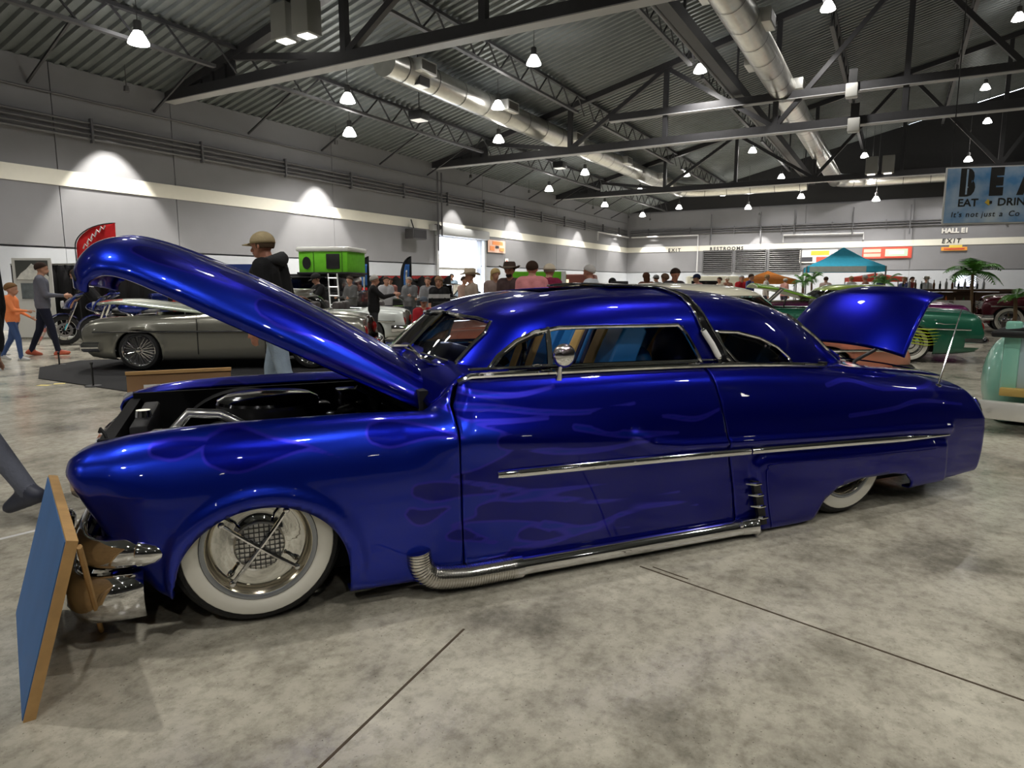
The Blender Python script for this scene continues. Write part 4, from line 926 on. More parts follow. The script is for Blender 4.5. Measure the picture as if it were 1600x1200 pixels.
hh_ = [HS((1.30, .40, .05), (1.22, .41, .065), (1.05, .43, .035), (.90, .44, .0)), HS((.98, .36, .05), (.88, .36, .06), (.70, .40, .03), (.5, .42, 0)), HS((.80, .50, .05), (.70, .50, .062), (.5, .50, .035), (.3, .51, .0)), HS((.30, .42, .05), (.2, .42, .06), (.05, .44, .02)), HS((1.1, .18, .05), (1.0, .18, .06), (.8, .2, .02)), HS((.55, .2, .05), (.45, .2, .06), (.25, .22, .02))]
reg = np.minimum(sd_poly(a_, yv, [(1.6, -1), (1.6, .7), (.75, .7), (.55, .62), (.75, .52), (.6, .46), (.8, .3), (.6, .1), (.6, -1)]), strokes_sd(a_, yv, [HS((.8, .56, .05), (.5, .56, .03), (.1, .575, .012), (-.1, .58, .01)), HS((.75, .46, .05), (.45, .455, .035), (.15, .47, .02), (0, .49, .012)), HS((.7, .30, .05), (.4, .33, .03), (.1, .36, .012))]))
flame_attr(o, -np.maximum(reg, -strokes_sd(a_, yv, hh_))); md = o.modifiers.new('solid', 'SOLIDIFY'); md.thickness = .016; md.offset = -1
MB().grid(hood_grid(.045, slice(2, 68))[:, 3:-3, :3]).obj('hood_liner', M_IN, hood, smooth=60, solid=.006)
for sgn in (-1, 1): MB().tube([(.02, sgn * .50, -.12), (-.10, sgn * .50, .0), (-.30, sgn * .52, .12)], .012, 6).obj('hood_hinge', BLACK, hood)
# ---- engine bay
bay = empty('engine_bay', (0, 0, 0), 0, car); ALLOY = mat('polished_alloy', (.80, .80, .80), .22, .85)
for sg in (-1, 1): boxo('inner_fender', (.10, YC + sg * .60, .385), (1.22, .03, .63), M_IN, bay); boxo('rear_liner', (3.4, YC + sg * .58, .29), (1.7, .03, .46), M_IN, car)
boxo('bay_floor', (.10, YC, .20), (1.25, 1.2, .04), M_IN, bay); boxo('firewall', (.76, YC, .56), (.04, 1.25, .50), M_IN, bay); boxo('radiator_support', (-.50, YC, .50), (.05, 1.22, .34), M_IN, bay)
M_ENG = mat('engine_black', (.010, .010, .011), .3, coat=.6)
boxo('engine_block', (.20, YC, .42), (.72, .46, .34), M_ENG, bay, b=.05)
MB().lathe([(.0, .06), (.20, .058), (.235, .045), (.24, .03), (.24, -.03), (.22, -.045), (.0, -.05)], 32, 'Z', (.14, YC - .02, .68)).obj('air_cleaner', M_ENG, bay); MB().lathe([(.0, .078), (.06, .075), (.20, .066), (.236, .048), (.242, .035)], 32, 'Z', (.14, YC - .02, .68)).obj('air_cleaner_lid', mat('lid_dark_chrome', (.10, .10, .11), .08, 1.0), bay)
for sg in (-1, 1):
    boxo('valve_cover', (.22, YC + sg * .26, .60), (.52, .13, .09), M_ENG, bay, b=.025)
    for k in range(4): MB().tube([(.05 + .12 * k, YC + sg * .30, .60), (.03 + .12 * k, YC + sg * .40, .63), (.10 + .10 * k, YC + sg * .38, .52)], .007, 6).obj('plug_wire', mat('wire_ochre', (.30, .17, .03), .5), bay)
MB().tube([(-.27, YC - .36, .66), (-.20, YC - .38, .74), (-.08, YC - .40, .73), (.02, YC - .42, .67), (.05, YC - .42, .56)], .022, 12).obj('radiator_hose', ALLOY, bay)
boxo('radiator', (-.40, YC, .52), (.07, .66, .34), mat('radiator_fins', (.02, .02, .022), .5), bay, b=.01); MB().lathe([(.0, .03), (.03, .03), (.035, 0), (0, 0)], 16, 'Z', (-.40, YC - .1, .69)).obj('radiator_cap', CHROME, bay)
boxo('alternator', (-.16, YC - .46, .64), (.14, .12, .10), ALLOY, bay, b=.035)
MB().lathe([(.0, -.02), (.05, -.02), (.055, .0), (.05, .02), (.0, .02)], 20, 'X', (-.25, YC - .46, .65)).obj('pulley', ALLOY, bay); boxo('coil_bracket', (-.27, YC - .47, .67), (.15, .06, .05), ALLOY, bay, b=.015)
boxo('fluid_tank', (.55, YC - .42, .62), (.16, .14, .13), mat('tank_black', (.02, .02, .022), .25), bay, b=.02); boxo('fuse_box', (.58, YC + .22, .66), (.14, .22, .10), M_ENG, bay, b=.015)
for k in range(3): MB().tube([(.42 + .05 * k, YC - .2 + .1 * k, .66), (.5, YC - .34 + .1 * k, .70), (.66, YC - .36 + .1 * k, .62)], .011, 8).obj('bay_hose', BLACK, bay)
for k in range(11): MB().ell((-.30 + .10 * k, YC - .44 + .16 * ((k * 3) % 4), .665 + .012 * (k % 3)), (.022, .014, .011), 8).obj('bay_fitting', ALLOY, bay)
for k in range(4): MB().tube([(-.30 + .2 * k, YC - .3, .60), (-.22 + .2 * k, YC - .38, .665), (-.12 + .2 * k, YC - .40, .655)], .010, 8).obj('bay_pipe', ALLOY, bay)
# latch post at the front
a = cpx(172, 688, .35)
MB().tube([(a[0], .35, .66), (a[0] - .015, .35, .715), (a[0] - .03, .36, .735), (a[0] - .035, .37, .72)], .007, 6).obj('hood_latch', BLACK, bay)
# front pan, grille and double bumpers
gx = -.48
xs_, zs_ = np.linspace(-.66, .66, 30), np.linspace(0, 1, 8)
boxo('front_pan', (-.44, YC, .30), (.16, 1.36, .24), M_BLUE, car, b=.05); boxo('grille_backing', (-.50, YC, .52), (.04, 1.25, .20), M_IN, car)
for k in range(9): boxo('grille_tooth', (-.56, YC - .56 + .14 * k, .52), (.05, .035, .15), CHROME, car, b=.012)
MB().tube([(-.52 - .05 * math.cos(PI * f / 2.2) , YC + .60 * f, .60) for f in np.linspace(-1, 1, 20)], .022, 8).obj('grille_bar', CHROME, car)
for sg in (-1, 1):
    MB().lathe([(.0, -.03), (.07, -.028), (.085, -.01), (.09, .02)], 24, 'X', (-.545, YC + sg * .74, .60)).obj('headlamp', mat('headlamp_glass', (.6, .6, .62), .08, .4, coat=1), car)
def bumper(name, prof, front, hw, zc, wrap, m=CHROME, nx=44):
    A = []
    for f in np.linspace(-1, 1, nx):
        # plan curve: straight across then wrapping back along the side
        a = f * (PI / 2); n_ = 6.0
        x = front + wrap * (1 - abs(math.cos(a))**(2 / n_)) if abs(f) < 1 else front + wrap
        y = YC + hw * np.sign(math.sin(a)) * abs(math.sin(a))**(2 / n_)
        tp = 1 - .0 * abs(f); row = []
        for dz, dx in prof:
            nx_ = np.sign(math.cos(a)) * abs(math.cos(a))**.8; ny_ = math.sin(a); row.append((x - dx * max(nx_, 0), y + dx * ny_ * (abs(ny_) > .7), zc + dz * tp))
        A.append(row)
    return MB().grid(np.array(A)).obj(name, m, car, smooth=50, solid=.008, offset=0)
bumper('upper_bumper', [(-.06, .0), (-.05, .02), (-.02, .045), (.02, .045), (.05, .025), (.06, .0)], -.565, .885, .345, .27)
bumper('lower_bumper', [(-.09, .0), (-.08, .025), (-.03, .05), (.03, .05), (.075, .03), (.085, .0)], -.60, .885, .19, .24)
for sg in (-1, 1):
    MB().tube([(-.36, YC + sg * .905, .345), (-.31, YC + sg * .922, .342), (-.27, YC + sg * .925, .338)], [.055, .040, .004], 12, flat=1).obj('bumper_tip', CHROME, car)
    boxo('bumper_guard', (-.66, YC + sg * .45, .27), (.06, .07, .26), CHROME, car, b=.025)
# ---- cabin
M_SEATB = mat('seat_blue_leather', (.03, .22, .62), .4, var=.06); M_SEATG = mat('seat_gold_leather', (.90, .60, .22), .45, var=.06); M_SEATN = mat('seat_navy_leather', (.012, .018, .08), .45)
cab = empty('cabin', (0, 0, 0), 0, car)
boxo('cabin_floor', (1.95, YC, .26), (2.3, 1.5, .03), M_LINER, cab); boxo('cabin_back', (3.12, YC, .56), (.04, 1.4, .56), M_LINER, cab); boxo('dashboard', (1.06, YC, .82), (.20, 1.36, .18), mat('dash_blue', (.01, .015, .09), .35, coat=.5), cab, b=.06)
for sg in (-1, 1): boxo('door_card', (1.9, YC + sg * .74, .60), (2.1, .03, .50), mat('door_card_blue', (.006, .012, .06), .6), cab)
def seat(x, y, wdt, top, rec=.22, stripes=True, nm='seat'):
    s_ = empty(nm, (x, y, 0), 0, cab); n = 7 if stripes else 1
    cols = [M_SEATB, M_SEATG, M_SEATN, M_SEATB, M_SEATN, M_SEATG, M_SEATB]
    wid = [.26, .17, .07, .06, .07, .17, .20]; tot = sum(wid); y0 = -wdt / 2
    for k in range(n):
        wk = wdt * wid[k] / tot if stripes else wdt; yc = y0 + wk / 2; y0 += wk; H_ = top - .48
        A = []
        for v in np.linspace(0, 1, 10):
            for_ = []
            zz_ = .48 + H_ * v; edge = abs(yc + 0) / (wdt / 2); rd = .10 * max(0, v - .82) * edge
            A.append((rec * v, zz_ - rd))
        # closed slab profile, rounded at its top
        prof = [(p[0] - .05 - .015 * math.sin(PI * i / 9), p[1]) for i, p in enumerate(A)] + [(A[-1][0] - .03, A[-1][1] + .03), (A[-1][0] + .02, A[-1][1] + .045), (A[-1][0] + .07, A[-1][1] + .03)] + [(p[0] + .10, p[1]) for p in A[::-1]]
        MB().prism(prof, yc - wk / 2 + .002, yc + wk / 2 - .002, 'Y').obj('back_roll', cols[k] if stripes else M_SEATB, s_, bev=.012)
        boxo('cushion_roll', (-.20, yc, .44), (.50, wk - .004, .14), cols[k] if stripes else M_SEATB, s_, b=.03)
    return s_
seat(1.62, YC - .34, .60, 1.06); seat(1.62, YC + .34, .60, 1.06)
seat(2.52, YC - .0, 1.30, .98, .26)
sn = MB(); MB().ell((2.02, YC - .40, .86), (.08, .13, .10), 16).obj('rear_headrest', M_SEATB, cab); MB().ell((2.25, YC - .45, .90), (.11, .15, .16), 16).obj('rear_side_bolster', M_SEATN, cab)
MB().tube([(1.28 + .035 * math.cos(a) * 1.2, YC - .36 + .19 * math.sin(a), .90 + .17 * math.cos(a)) for a in np.linspace(0, 2 * PI, 28)[:-1]], .012, 8, closed=True).obj('steering_wheel', CHROME, cab); MB().tube([(1.10, YC - .36, .80), (1.28, YC - .36, .90)], .02, 8).obj('steering_column', BLACK, cab)
# sliding roof panel, slightly raised
A = []
for x in np.linspace(1.86, 2.46, 16):
    A.append([(x, YC + f * .36, 1.275 + .012 * (1 - f * f) - .055 * ((x - 1.9) / .6)**2 + .006) for f in np.linspace(-1, 1, 14)])
MB().grid(np.array(A)).obj('sunroof_panel', mat('sunroof_black', (.01, .01, .011), .12, coat=1), car, solid=.012)
# ================================================================== generic background cars (x runs front to rear, y across, origin under the middle)
def bg_car(label, loc, rz, L=4.6, Wd=1.78, belt=.86, roof=1.36, hoodz=.82, deckz=.80, base=.16, wb=2.8, fo=.85, col=None, roofcol=None, cabin=(1.45, 3.75), wr=.33, ww=True, style='dish', hood_open=0.0, open_top=False, name='parked_car', n_roof=(3.2, 2.6), fender=.03, wheel_rim=None, trim=True, hood_len=1.35, glassm=None, flames=None, roofwidth=.82, cat='car'):
    C = thing(name, label, cat, loc, rz); hw = Wd / 2; xf, xr = -fo, L - fo            # x = 0 at the front axle
    cx0, cx1 = cabin[0] - fo, cabin[1] - fo
    st = [xf, xf + .25, 0, cx0 - .05, cx0 + .25, (cx0 + cx1) / 2, cx1 - .1, cx1 + .15, wb + .1, xr - .2, xr]
    def sec(w, zt, zb, win): return [(w * .88, zb), (w * .97, zb + .03), (w, zb + .14), (w, (zb + zt) * .52), (w * .985, zt - .16), (w * .95, zt - .06), (w * .86, zt - .01), (w * .74, zt + .01), (win, zt)]
    op = hood_open > 0; hin = hw * .66
    tb = [sec(hw * .93, hoodz - .10, base + .10, hin), sec(hw * .97, hoodz - .03, base + .04, hin), sec(hw, hoodz, base, hin), sec(hw, hoodz + .01, base, hin), sec(hw, belt, base, hw * roofwidth), sec(hw, belt, base, hw * roofwidth), sec(hw, belt - .01, base, hw * roofwidth), sec(hw, deckz + .03, base, hw * .5), sec(hw, deckz + .01, base, hw * .4), sec(hw * .97, deckz - .03, base + .05, hw * .4), sec(hw * .92, deckz - .08, base + .10, hw * .4)]
    xs = np.linspace(xf, xr, 130); nv = 26; G = section_loft(st, tb, xs, nv); X = np.repeat(xs[:, None], nv, 1); Wv = G[..., 0]; Z = G[..., 1]
    # rounded ends
    e0 = np.clip((xf + .12 - X) / .12, 0, 1); e1 = np.clip((X - xr + .12) / .12, 0, 1)
    X = X + e0 * np.abs(Z - (base + hoodz) / 2 - .08) * .25 - e1 * np.abs(Z - (base + deckz) / 2) * .25
    F = np.minimum((np.hypot(X, (Z - wr * .92)) - wr * 1.12), (np.hypot(X - wb, (Z - wr * .92)) - wr * 1.12)); F = np.where(Z < wr * .92, np.minimum(np.abs(X) - wr * 1.12, np.abs(X - wb) - wr * 1.12), F)
    lip = .02 * np.exp(-((np.minimum(np.hypot(X, Z - wr * .92), np.hypot(X - wb, Z - wr * .92)) - wr * 1.16) / .035)**2); Wv = Wv + lip
    for sg in (-1, 1):
        o = clip_grid(MB(), np.stack([X, sg * Wv, Z], -1), F).obj('body_side', col, C, smooth=50); md = o.modifiers.new('solid', 'SOLIDIFY'); md.thickness = .02; md.offset = -1
        for xx in (0, wb): MB().lathe([(wr * 1.15, 0), (wr * 1.15, .3), (0, .3)], 16, 'Y', (xx, -hw * .93 if sg < 0 else hw * .93 - .3, wr * .95), 0, PI).obj('wheel_well', M_IN, C)
    def top(nm, i0, i1, crown, m, rot=0.0, lift=0):
        A = []
        for i in range(i0, i1): A.append([(X[i, -1], Wv[i, -1] * f, Z[i, -1] + crown * (1 - f * f)) for f in np.linspace(-1, 1, 15)])
        A = np.array(A)
        if rot:
            p = A[-1, 7].copy(); d = A - p; c, s = math.cos(rot), math.sin(rot); B = d.copy(); B[..., 0] = d[..., 0] * c + d[..., 2] * s; B[..., 2] = -d[..., 0] * s + d[..., 2] * c; A = B + p
        return MB().grid(A).obj(nm, m, C, smooth=60, solid=.02, offset=0)
    ih = int(np.argmin(np.abs(xs - cx0))) + 6; idk = int(np.argmin(np.abs(xs - cx1))) - 4
    top('hood', 0, ih, .05, col, rot=hood_open); top('trunk_lid', idk, 130, .04, col)
    if op:
        boxo('engine', (.2, 0, hoodz - .18), (.7, .5, .28), mat('engine_black'), C, b=.04); boxo('bay_floor', ((xf + cx0) / 2, 0, .4), (cx0 - xf - .1, hw * 1.4, .04), M_IN, C); MB().lathe([(0, .05), (.2, .05), (.22, 0), (0, 0)], 20, 'Z', (.2, 0, hoodz - .02)).obj('air_cleaner', CHROME, C)
    boxo('front_panel', (xf + .12, 0, (base + hoodz) / 2), (.08, hw * 1.7, hoodz - base - .12), col, C, b=.03); boxo('rear_panel', (xr - .12, 0, (base + deckz) / 2), (.08, hw * 1.65, deckz - base - .12), col, C, b=.03)
    boxo('underbody', ((xf + xr) / 2, 0, base + .08), (L * .9, hw * 1.3, .1), M_IN, C)
    # greenhouse
    xm = (cx0 + cx1) / 2 + .1
    if not open_top:
        h = roof - belt
        D_ = Dome([(belt - .06, cx0 - .06, cx1 + .10, hw * roofwidth + .01, n_roof[0] + 1, n_roof[1]), (belt + .01, cx0, cx1, hw * roofwidth, n_roof[0] + 1, n_roof[1]), (belt + .6 * h, cx0 + .42 * h * 1.6, cx1 - .45 * h, hw * (roofwidth - .10), n_roof[0] + .6, n_roof[1]), (belt + .80 * h, cx0 + .60 * h * 1.6, cx1 - .80 * h, hw * (roofwidth - .16), n_roof[0], n_roof[1]), (belt + .94 * h, xm - .62, xm + .62, hw * .5, 3, 2.6), (belt + h, xm - .05, xm + .05, .03, 2.5, 2.4)], xm)
        gx_, gw_, gz_ = D_.grid(belt - .05, 30, 70)
        zt = belt + .66 * h; zb = belt + .06
        wd = [(cx0 + .25 + .05, zb), (cx0 + .25 + .30 * h, zt - .05), (cx0 + .25 + .45 * h, zt), (xm - .05, zt), (xm - .05, zb)]; wq = [(xm + .05, zb), (xm + .05, zt), (cx1 - .95 * h, zt), (cx1 - .55 * h, zb + .12), (cx1 - .45 * h, zb)]
        wsn = [(-hw * .68, zb), (-hw * .56, zt), (hw * .56, zt), (hw * .68, zb)]
        sdn = np.minimum(np.where(gw_ > hw * .45, np.minimum(sd_poly(gx_, gz_, wd), sd_poly(gx_, gz_, wq)), 9), np.where((gx_ < cx0 + .55 * h * 1.6 + .12) | (gx_ > cx1 - .75 * h), sd_poly(gw_, gz_, wsn), 9))
        for sg in (-1, 1):
            o = clip_grid(MB(), np.stack([gx_, sg * gw_, gz_], -1), sdn).obj('roof', roofcol or col, C, smooth=60); md = o.modifiers.new('solid', 'SOLIDIFY'); md.thickness = .025; md.offset = -1
            clip_grid(MB(), np.stack([gx_, sg * (gw_ - .012), gz_], -1), -sdn).obj('glass', glassm or glass_mat('bg_glass', (.20, .22, .24)), C)
            for pl in (wd, wq): MB().tube([(x, sg * (float(D_.w(x, z)) + .004), z) for x, z in poly_dense(pl, .08)], .010, 6, closed=True).obj('window_trim', CHROME, C)
    else:
        MB().tube([(cx0 + .05, -hw * .78, belt), (cx0 + .40, -hw * .70, belt + .36), (cx0 + .36, 0, belt + .38), (cx0 + .40, hw * .70, belt + .36), (cx0 + .05, hw * .78, belt)], .022, 8).obj('screen_frame', CHROME, C)
        MB().add([(cx0 + .05, -hw * .77, belt), (cx0 + .05, hw * .77, belt), (cx0 + .40, hw * .69, belt + .35), (cx0 + .40, -hw * .69, belt + .35)], [(0, 1, 2, 3)]).obj('screen_glass', GLASS, C)
        boxo('cabin_floor', (xm, 0, belt - .35), (cx1 - cx0, hw * 1.5, .04), BLACK, C)
    for xx in (cx0 + .95, cx0 + 1.75):
        for sg in (-1, 1): boxo('seat', (xx, sg * hw * .42, belt - .05), (.16, .5, .46), mat('bg_seat', (.05, .04, .04), .6), C, b=.06)
    MB().tube([(cx0 + .45 + .04 * math.cos(a), -hw * .42 + .18 * math.sin(a), belt + .02 + .16 * math.cos(a)) for a in np.linspace(0, 2 * PI, 20)[:-1]], .012, 6, closed=True).obj('steering_wheel', BLACK, C)
    for xx in (0, wb):
        for sg in (-1, 1): tyre_wheel(C, xx, sg * (hw - .01), wr, wr, out=sg, ww=ww, style=style, rim=wheel_rim or wr * .62)
    # bright work
    for nm, x, s_ in (('front_bumper', xf, -1), ('rear_bumper', xr, 1)):
        P = [(x + s_ * (.10 - .16 * abs(f)**3), f * hw * .98, base + .22) for f in np.linspace(-1, 1, 15)]; P = [(P[0][0] - s_ * .22, P[0][1], P[0][2])] + P + [(P[-1][0] - s_ * .22, P[-1][1], P[-1][2])]
        MB().tube(P, .07, 10, flat=1.1).obj(nm, CHROME, C)
    for k in range(5): boxo('grille_bar', (xf - .01, 0, hoodz - .34 + .05 * k), (.05, hw * 1.1, .02), CHROME, C)
    for sg in (-1, 1):
        MB().lathe([(.0, -.05), (.08, -.045), (.095, -.01), (.10, .04)], 20, 'X', (xf + .02, sg * hw * .76, hoodz - .24)).obj('headlamp', mat('headlamp_glass'), C)
        MB().ell((xr - .04, sg * hw * .80, deckz - .26), (.05, .07, .10), 12).obj('tail_lamp', mat('tail_red'), C)
        if trim: MB().tube([(xf + .2, sg * (hw + .012), (belt + base) * .60), (xm, sg * (hw + .016), (belt + base) * .60), (xr - .2, sg * (hw + .01), (belt + base) * .58)], .014, 6).obj('side_trim', CHROME, C)
        MB().cone((cx0 + 1.05, sg * (hw + .02), belt - .10), (cx0 + 1.22, sg * (hw + .02), belt - .10), .014, n=8).obj('door_handle', CHROME, C)
        for xx in (cx0 + .12, xm + .02): boxo('door_gap', (xx, sg * (hw + .004), (belt + base) / 2 + .02), (.010, .014, belt - base - .16), BLACK, C)
    return C
def face_car(px, py, rz):      # ground point under the front axle, near side is handled by caller
    return onground(px, py)
# silver car with open hood on the black carpet (its side runs along the picture)
cf = onground(203, 580); 
M_CARP = mat('black_carpet', (.016, .016, .018), .95, bump=.4, bscale=200)
ang = math.radians(6)
sil = bg_car('silver grey sixties sedan with wire wheels and raised hood on black carpet', (cf.x - .88 * math.sin(-ang), cf.y + .84, 0), ang, L=4.15, Wd=1.80, belt=.83, roof=1.22, hoodz=.80, deckz=.80, base=.14, wb=2.5, fo=.82, col=paint('silver_grey_paint', (.30, .295, .255), .7, .3), cabin=(1.55, 3.5), wr=.30, ww=False, style='wire', hood_open=-.0, wheel_rim=.235)
# its hood is a long pale panel lifted a little at the front
for ch in list(sil.children):
    if ch.name.split('.')[0] == 'hood': bpy.data.objects.remove(ch)
A = []
for u in np.linspace(0, 1, 14): A.append([(.98 - 1.62 * u, f * (.72 - .05 * u), .845 + .20 * u - .16 * max(0, u - .8)**1.2 * 2 + .05 * (1 - f * f)) for f in np.linspace(-1, 1, 17)])
sil.location.z = .012
hd = MB().grid(np.array(A)).obj('raised_hood', paint('pale_sage_paint', (.50, .56, .46), .5, .25), sil, smooth=60, solid=.03)
boxo('engine', (.15, 0, .66), (.8, .5, .24), mat('engine_black'), sil, b=.04); MB().lathe([(0, .05), (.2, .05), (.22, 0), (0, 0)], 20, 'Z', (.15, 0, .80)).obj('air_cleaner', CHROME, sil)
pts = [onground(62, 575), onground(125, 564), onground(545, 549), onground(570, 575), onground(420, 645), onground(60, 592)]
mb = MB(); c0 = pts[0]; mb.prism([(p.x - c0.x, p.y - c0.y) for p in pts], 0, .012); cp = mb.obj('display_carpet', M_CARP, smooth=0); cp.location = (c0.x, c0.y, 0); tag(cp, 'black carpet laid on the concrete under the silver sedan', 'carpet')
# black floor stanchions round the carpet
for k, (x, y, h) in enumerate(((146, 604, 37), (296, 612, 34), (93, 571, 20))):
    P = onground(x, y); hh = h * P.y / FPX; o = thing('floor_stanchion', 'short black stanchion at the carpet edge ' + ['below the silver bumper', 'behind the near fender of the blue coupe', 'furthest to the left'][k], 'stanchion', P)
    MB().cone((0, 0, 0), (0, 0, hh), .012, n=8).obj('post', BLACK, o); MB().lathe([(0, .02), (.09, .015), (.10, 0), (0, 0)], 16).obj('base', BLACK, o); MB().ell((0, 0, hh), (.02, .02, .02), 8).obj('knob', BLACK, o)
# dark convertible and white sports car in the middle distance
bg_car('dark grey open roadster between the white car and the merchandise wall', (-2.7, 19.4, 0), math.radians(-22), L=4.2, Wd=1.78, belt=.92, roof=1.4, hoodz=.95, deckz=.95, base=.25, wb=2.6, fo=.8, col=paint('dark_grey_paint', (.035, .035, .038), .4, .3), open_top=True, wr=.36, ww=False, cabin=(1.5, 3.3))
bg_car('white low sports car just behind the raised blue hood', (-5.45, 15.0, 0), math.radians(2), L=3.9, Wd=1.66, belt=.74, roof=1.10, hoodz=.74, deckz=.76, base=.14, wb=2.4, fo=.75, col=paint('pale_white_paint', (.70, .74, .72), .1, .3), open_top=True, wr=.29, ww=False, cabin=(1.45, 3.0))
# salmon and cream car right behind the coupe
def beside(x, y, z): return CARP + CE * x + CN * y + Vector((0, 0, z))
SALM = paint('salmon_paint', (.62, .20, .12), .0, .35); CREAMP = paint('cream_paint', (.78, .74, .58), .0, .3)
bg_car('two tone salmon car with rounded cream roof right behind the blue coupe', (-.06, 6.9, 0), math.radians(10), L=4.9, Wd=1.86, belt=.90, roof=1.30, hoodz=.88, deckz=.86, base=.2, wb=3.0, fo=.9, col=SALM, roofcol=CREAMP, cabin=(1.2, 3.75), wr=.34, n_roof=(4, 3.4), roofwidth=.88)
# lime and purple lowrider behind it
P = atdepth(1390, 470, 17.0); LIME = paint('lime_paint', (.28, .62, .03), .2, .3); PURP = paint('purple_flake_paint', (.22, .02, .16), .5, .3)
lw = bg_car('purple custom car with lime green raised hood and roof near the blue canopy', (P.x - 2.8, P.y, 0), math.radians(-8), L=5.0, Wd=1.86, belt=.86, roof=1.30, hoodz=.84, deckz=.84, base=.14, wb=3.0, fo=.9, col=PURP, roofcol=paint('lime_roof', (.46, .62, .10), .2, .3), wr=.33)
A = []
for u in np.linspace(0, 1, 12): A.append([(.85 - 1.5 * u, f * .72, .90 + .42 * u - .30 * max(0, u - .6)**1.4 + .09 * (1 - f * f)) for f in np.linspace(-1, 1, 15)])
MB().grid(np.array(A)).obj('raised_hood', LIME, lw, smooth=60, solid=.03)
# green coupe with lime flames seen past the raised trunk lid
P = onground(1418, 566); gr_ = math.radians(-24); gc = bg_car('dark green custom coupe with lime flamed rear fender behind the raised trunk lid', (P.x - 2.95 * math.cos(gr_) + .92 * -math.sin(gr_), P.y - 2.95 * math.sin(gr_) + .92 * math.cos(gr_), 0), gr_, L=4.9, Wd=1.84, belt=.84, roof=1.17, hoodz=.80, deckz=.84, base=.13, wb=2.95, fo=.9, col=paint('dark_green_paint', (.012, .13, .075), .25, .3), open_top=True, cabin=(1.4, 3.3), wr=.31)
fl_ = []
for k in range(6):
    z = .30 + .05 * k; MB().tube([(2.75 + .03 * k, -.935, z), (2.95, -.945, z + .03), (3.2, -.945, z - .005), (3.38 - .02 * abs(k - 3), -.94, z + .012)], [.012, .03, .022, .004], 8, flat=.35).obj('flame_lick', mat('flame_lime', (.55, .68, .05), .3, coat=1), gc)
MB().tube([(3.30, -.94, .655), (3.36, -.945, .66), (3.42, -.94, .645), (3.60, -.93, .65)], [.012, .012, .006, .004], 8).obj('script_badge', CHROME, gc)
# maroon car front at the right edge
P = onground(1563, 522); mc = bg_car('dark maroon rounded forties coupe at the right edge with whitewall tyres', (P.x + .62, P.y + .75, 0), math.radians(-30), L=4.7, Wd=1.80, belt=1.0, roof=1.5, hoodz=.98, deckz=.9, base=.2, wb=2.9, fo=.62, col=paint('maroon_paint', (.11, .008, .018), .3, .25), wr=.36)
# mint green pick-up rear corner close on the right
MINT = paint('mint_paint', (.30, .68, .55), .0, .3)
def mint_truck():
    P = onground(1572, 668); C = thing('pickup_truck', 'mint green old pick-up with rounded fender, pale tailgate and white bumper at right edge', 'truck', (P.x, P.y, 0), math.radians(-42))
    # x to the right, y away; its left rear corner is in view
    MB().ell((-.04, .50, .40), (.24, .56, .44), 24).obj('rear_fender', MINT, C)
    boxo('bed_side', (.03, .62, .66), (.06, 1.7, .56), MINT, C, b=.02); boxo('tailgate', (.72, -.20, .66), (1.36, .05, .56), mat('tailgate_pale_blue', (.48, .62, .66), .35, coat=.6), C, b=.02)
    boxo('bed_floor', (.72, .6, .42), (1.3, 1.6, .04), mat('bed_wood', (.35, .24, .10), .5), C); boxo('bed_side', (1.42, .62, .66), (.06, 1.7, .56), MINT, C, b=.02)
    boxo('corner_post', (.0, -.20, .66), (.12, .09, .62), MINT, C, b=.02)
    boxo('running_strip', (.70, -.25, .36), (1.50, .12, .07), mat('ochre_wood', (.52, .36, .10), .5), C, b=.01); boxo('bumper', (.62, -.34, .20), (1.75, .08, .16), mat('bumper_white', (.70, .70, .66), .3, .2), C, b=.02)
    boxo('cover', (.62, .0, .965), (1.5, .5, .04), BLACK, C, b=.015, R=Matrix.Rotation(-.12, 3, 'Y')); boxo('cover_latch', (-.02, -.24, .86), (.26, .14, .06), BLACK, C, b=.02)
    for k in range(3): MB().lathe([(0, .012), (.016, .01), (.018, 0)], 10, 'Y', (-.1 + .4 * k, -.385, .20)).obj('bumper_bolt', CHROME, C)
    MB().lathe([(0, -.02), (.30, -.02), (.33, .03), (.33, .17), (.3, .2), (0, .2)], 32, 'Y', (.25, .2, .33)).obj('tyre', RUBBER, C)
    for sx in (.1, 1.35): MB().lathe([(.12, 0), (.30, -.01), (.33, .04), (.33, .18), (.12, .2)], 32, 'X', (sx - .1, .62, .33)).obj('tyre', RUBBER, C)
    boxo('chassis', (.70, .7, .3), (1.0, 1.8, .1), M_IN, C)
mint_truck()
# ================================================================== people
def _cap(mb, p0, p1, r0, r1, n=12):
    p0 = Vector(p0); p1 = Vector(p1); ax = p1 - p0; L_ = ax.length; q = ax.to_track_quat('Z', 'Y') if L_ > 1e-6 else Matrix.Identity(3).to_quaternion(); rows = []
    for k in range(5): a = -PI / 2 + PI / 2 * k / 4; rows.append((r0 * math.sin(a), r0 * math.cos(a)))
    for k in range(5): a = PI / 2 * k / 4; rows.append((L_ + r1 * math.sin(a), r1 * math.cos(a)))
    A = [[p0 + q @ Vector((max(r, .0005) * math.cos(2 * PI * j / n), max(r, .0005) * math.sin(2 * PI * j / n), h)) for j in range(n)] for h, r in rows]
    mb.grid(np.array([[tuple(v) for v in row] for row in A]), closed=True)
    k = len(mb.v); mb.f.append(tuple(range(k - n, k))); mb.m.append(0); mb.f.append(tuple(range(k - len(rows) * n, k - len(rows) * n + n))[::-1]); mb.m.append(0)
def rotp(v, ax, a): return Matrix.Rotation(a, 3, ax) @ Vector(v)
SKIN = mat('skin', (.52, .27, .18), .5, var=.08); SKIN2 = mat('skin_ruddy', (.46, .20, .13), .5, var=.1)
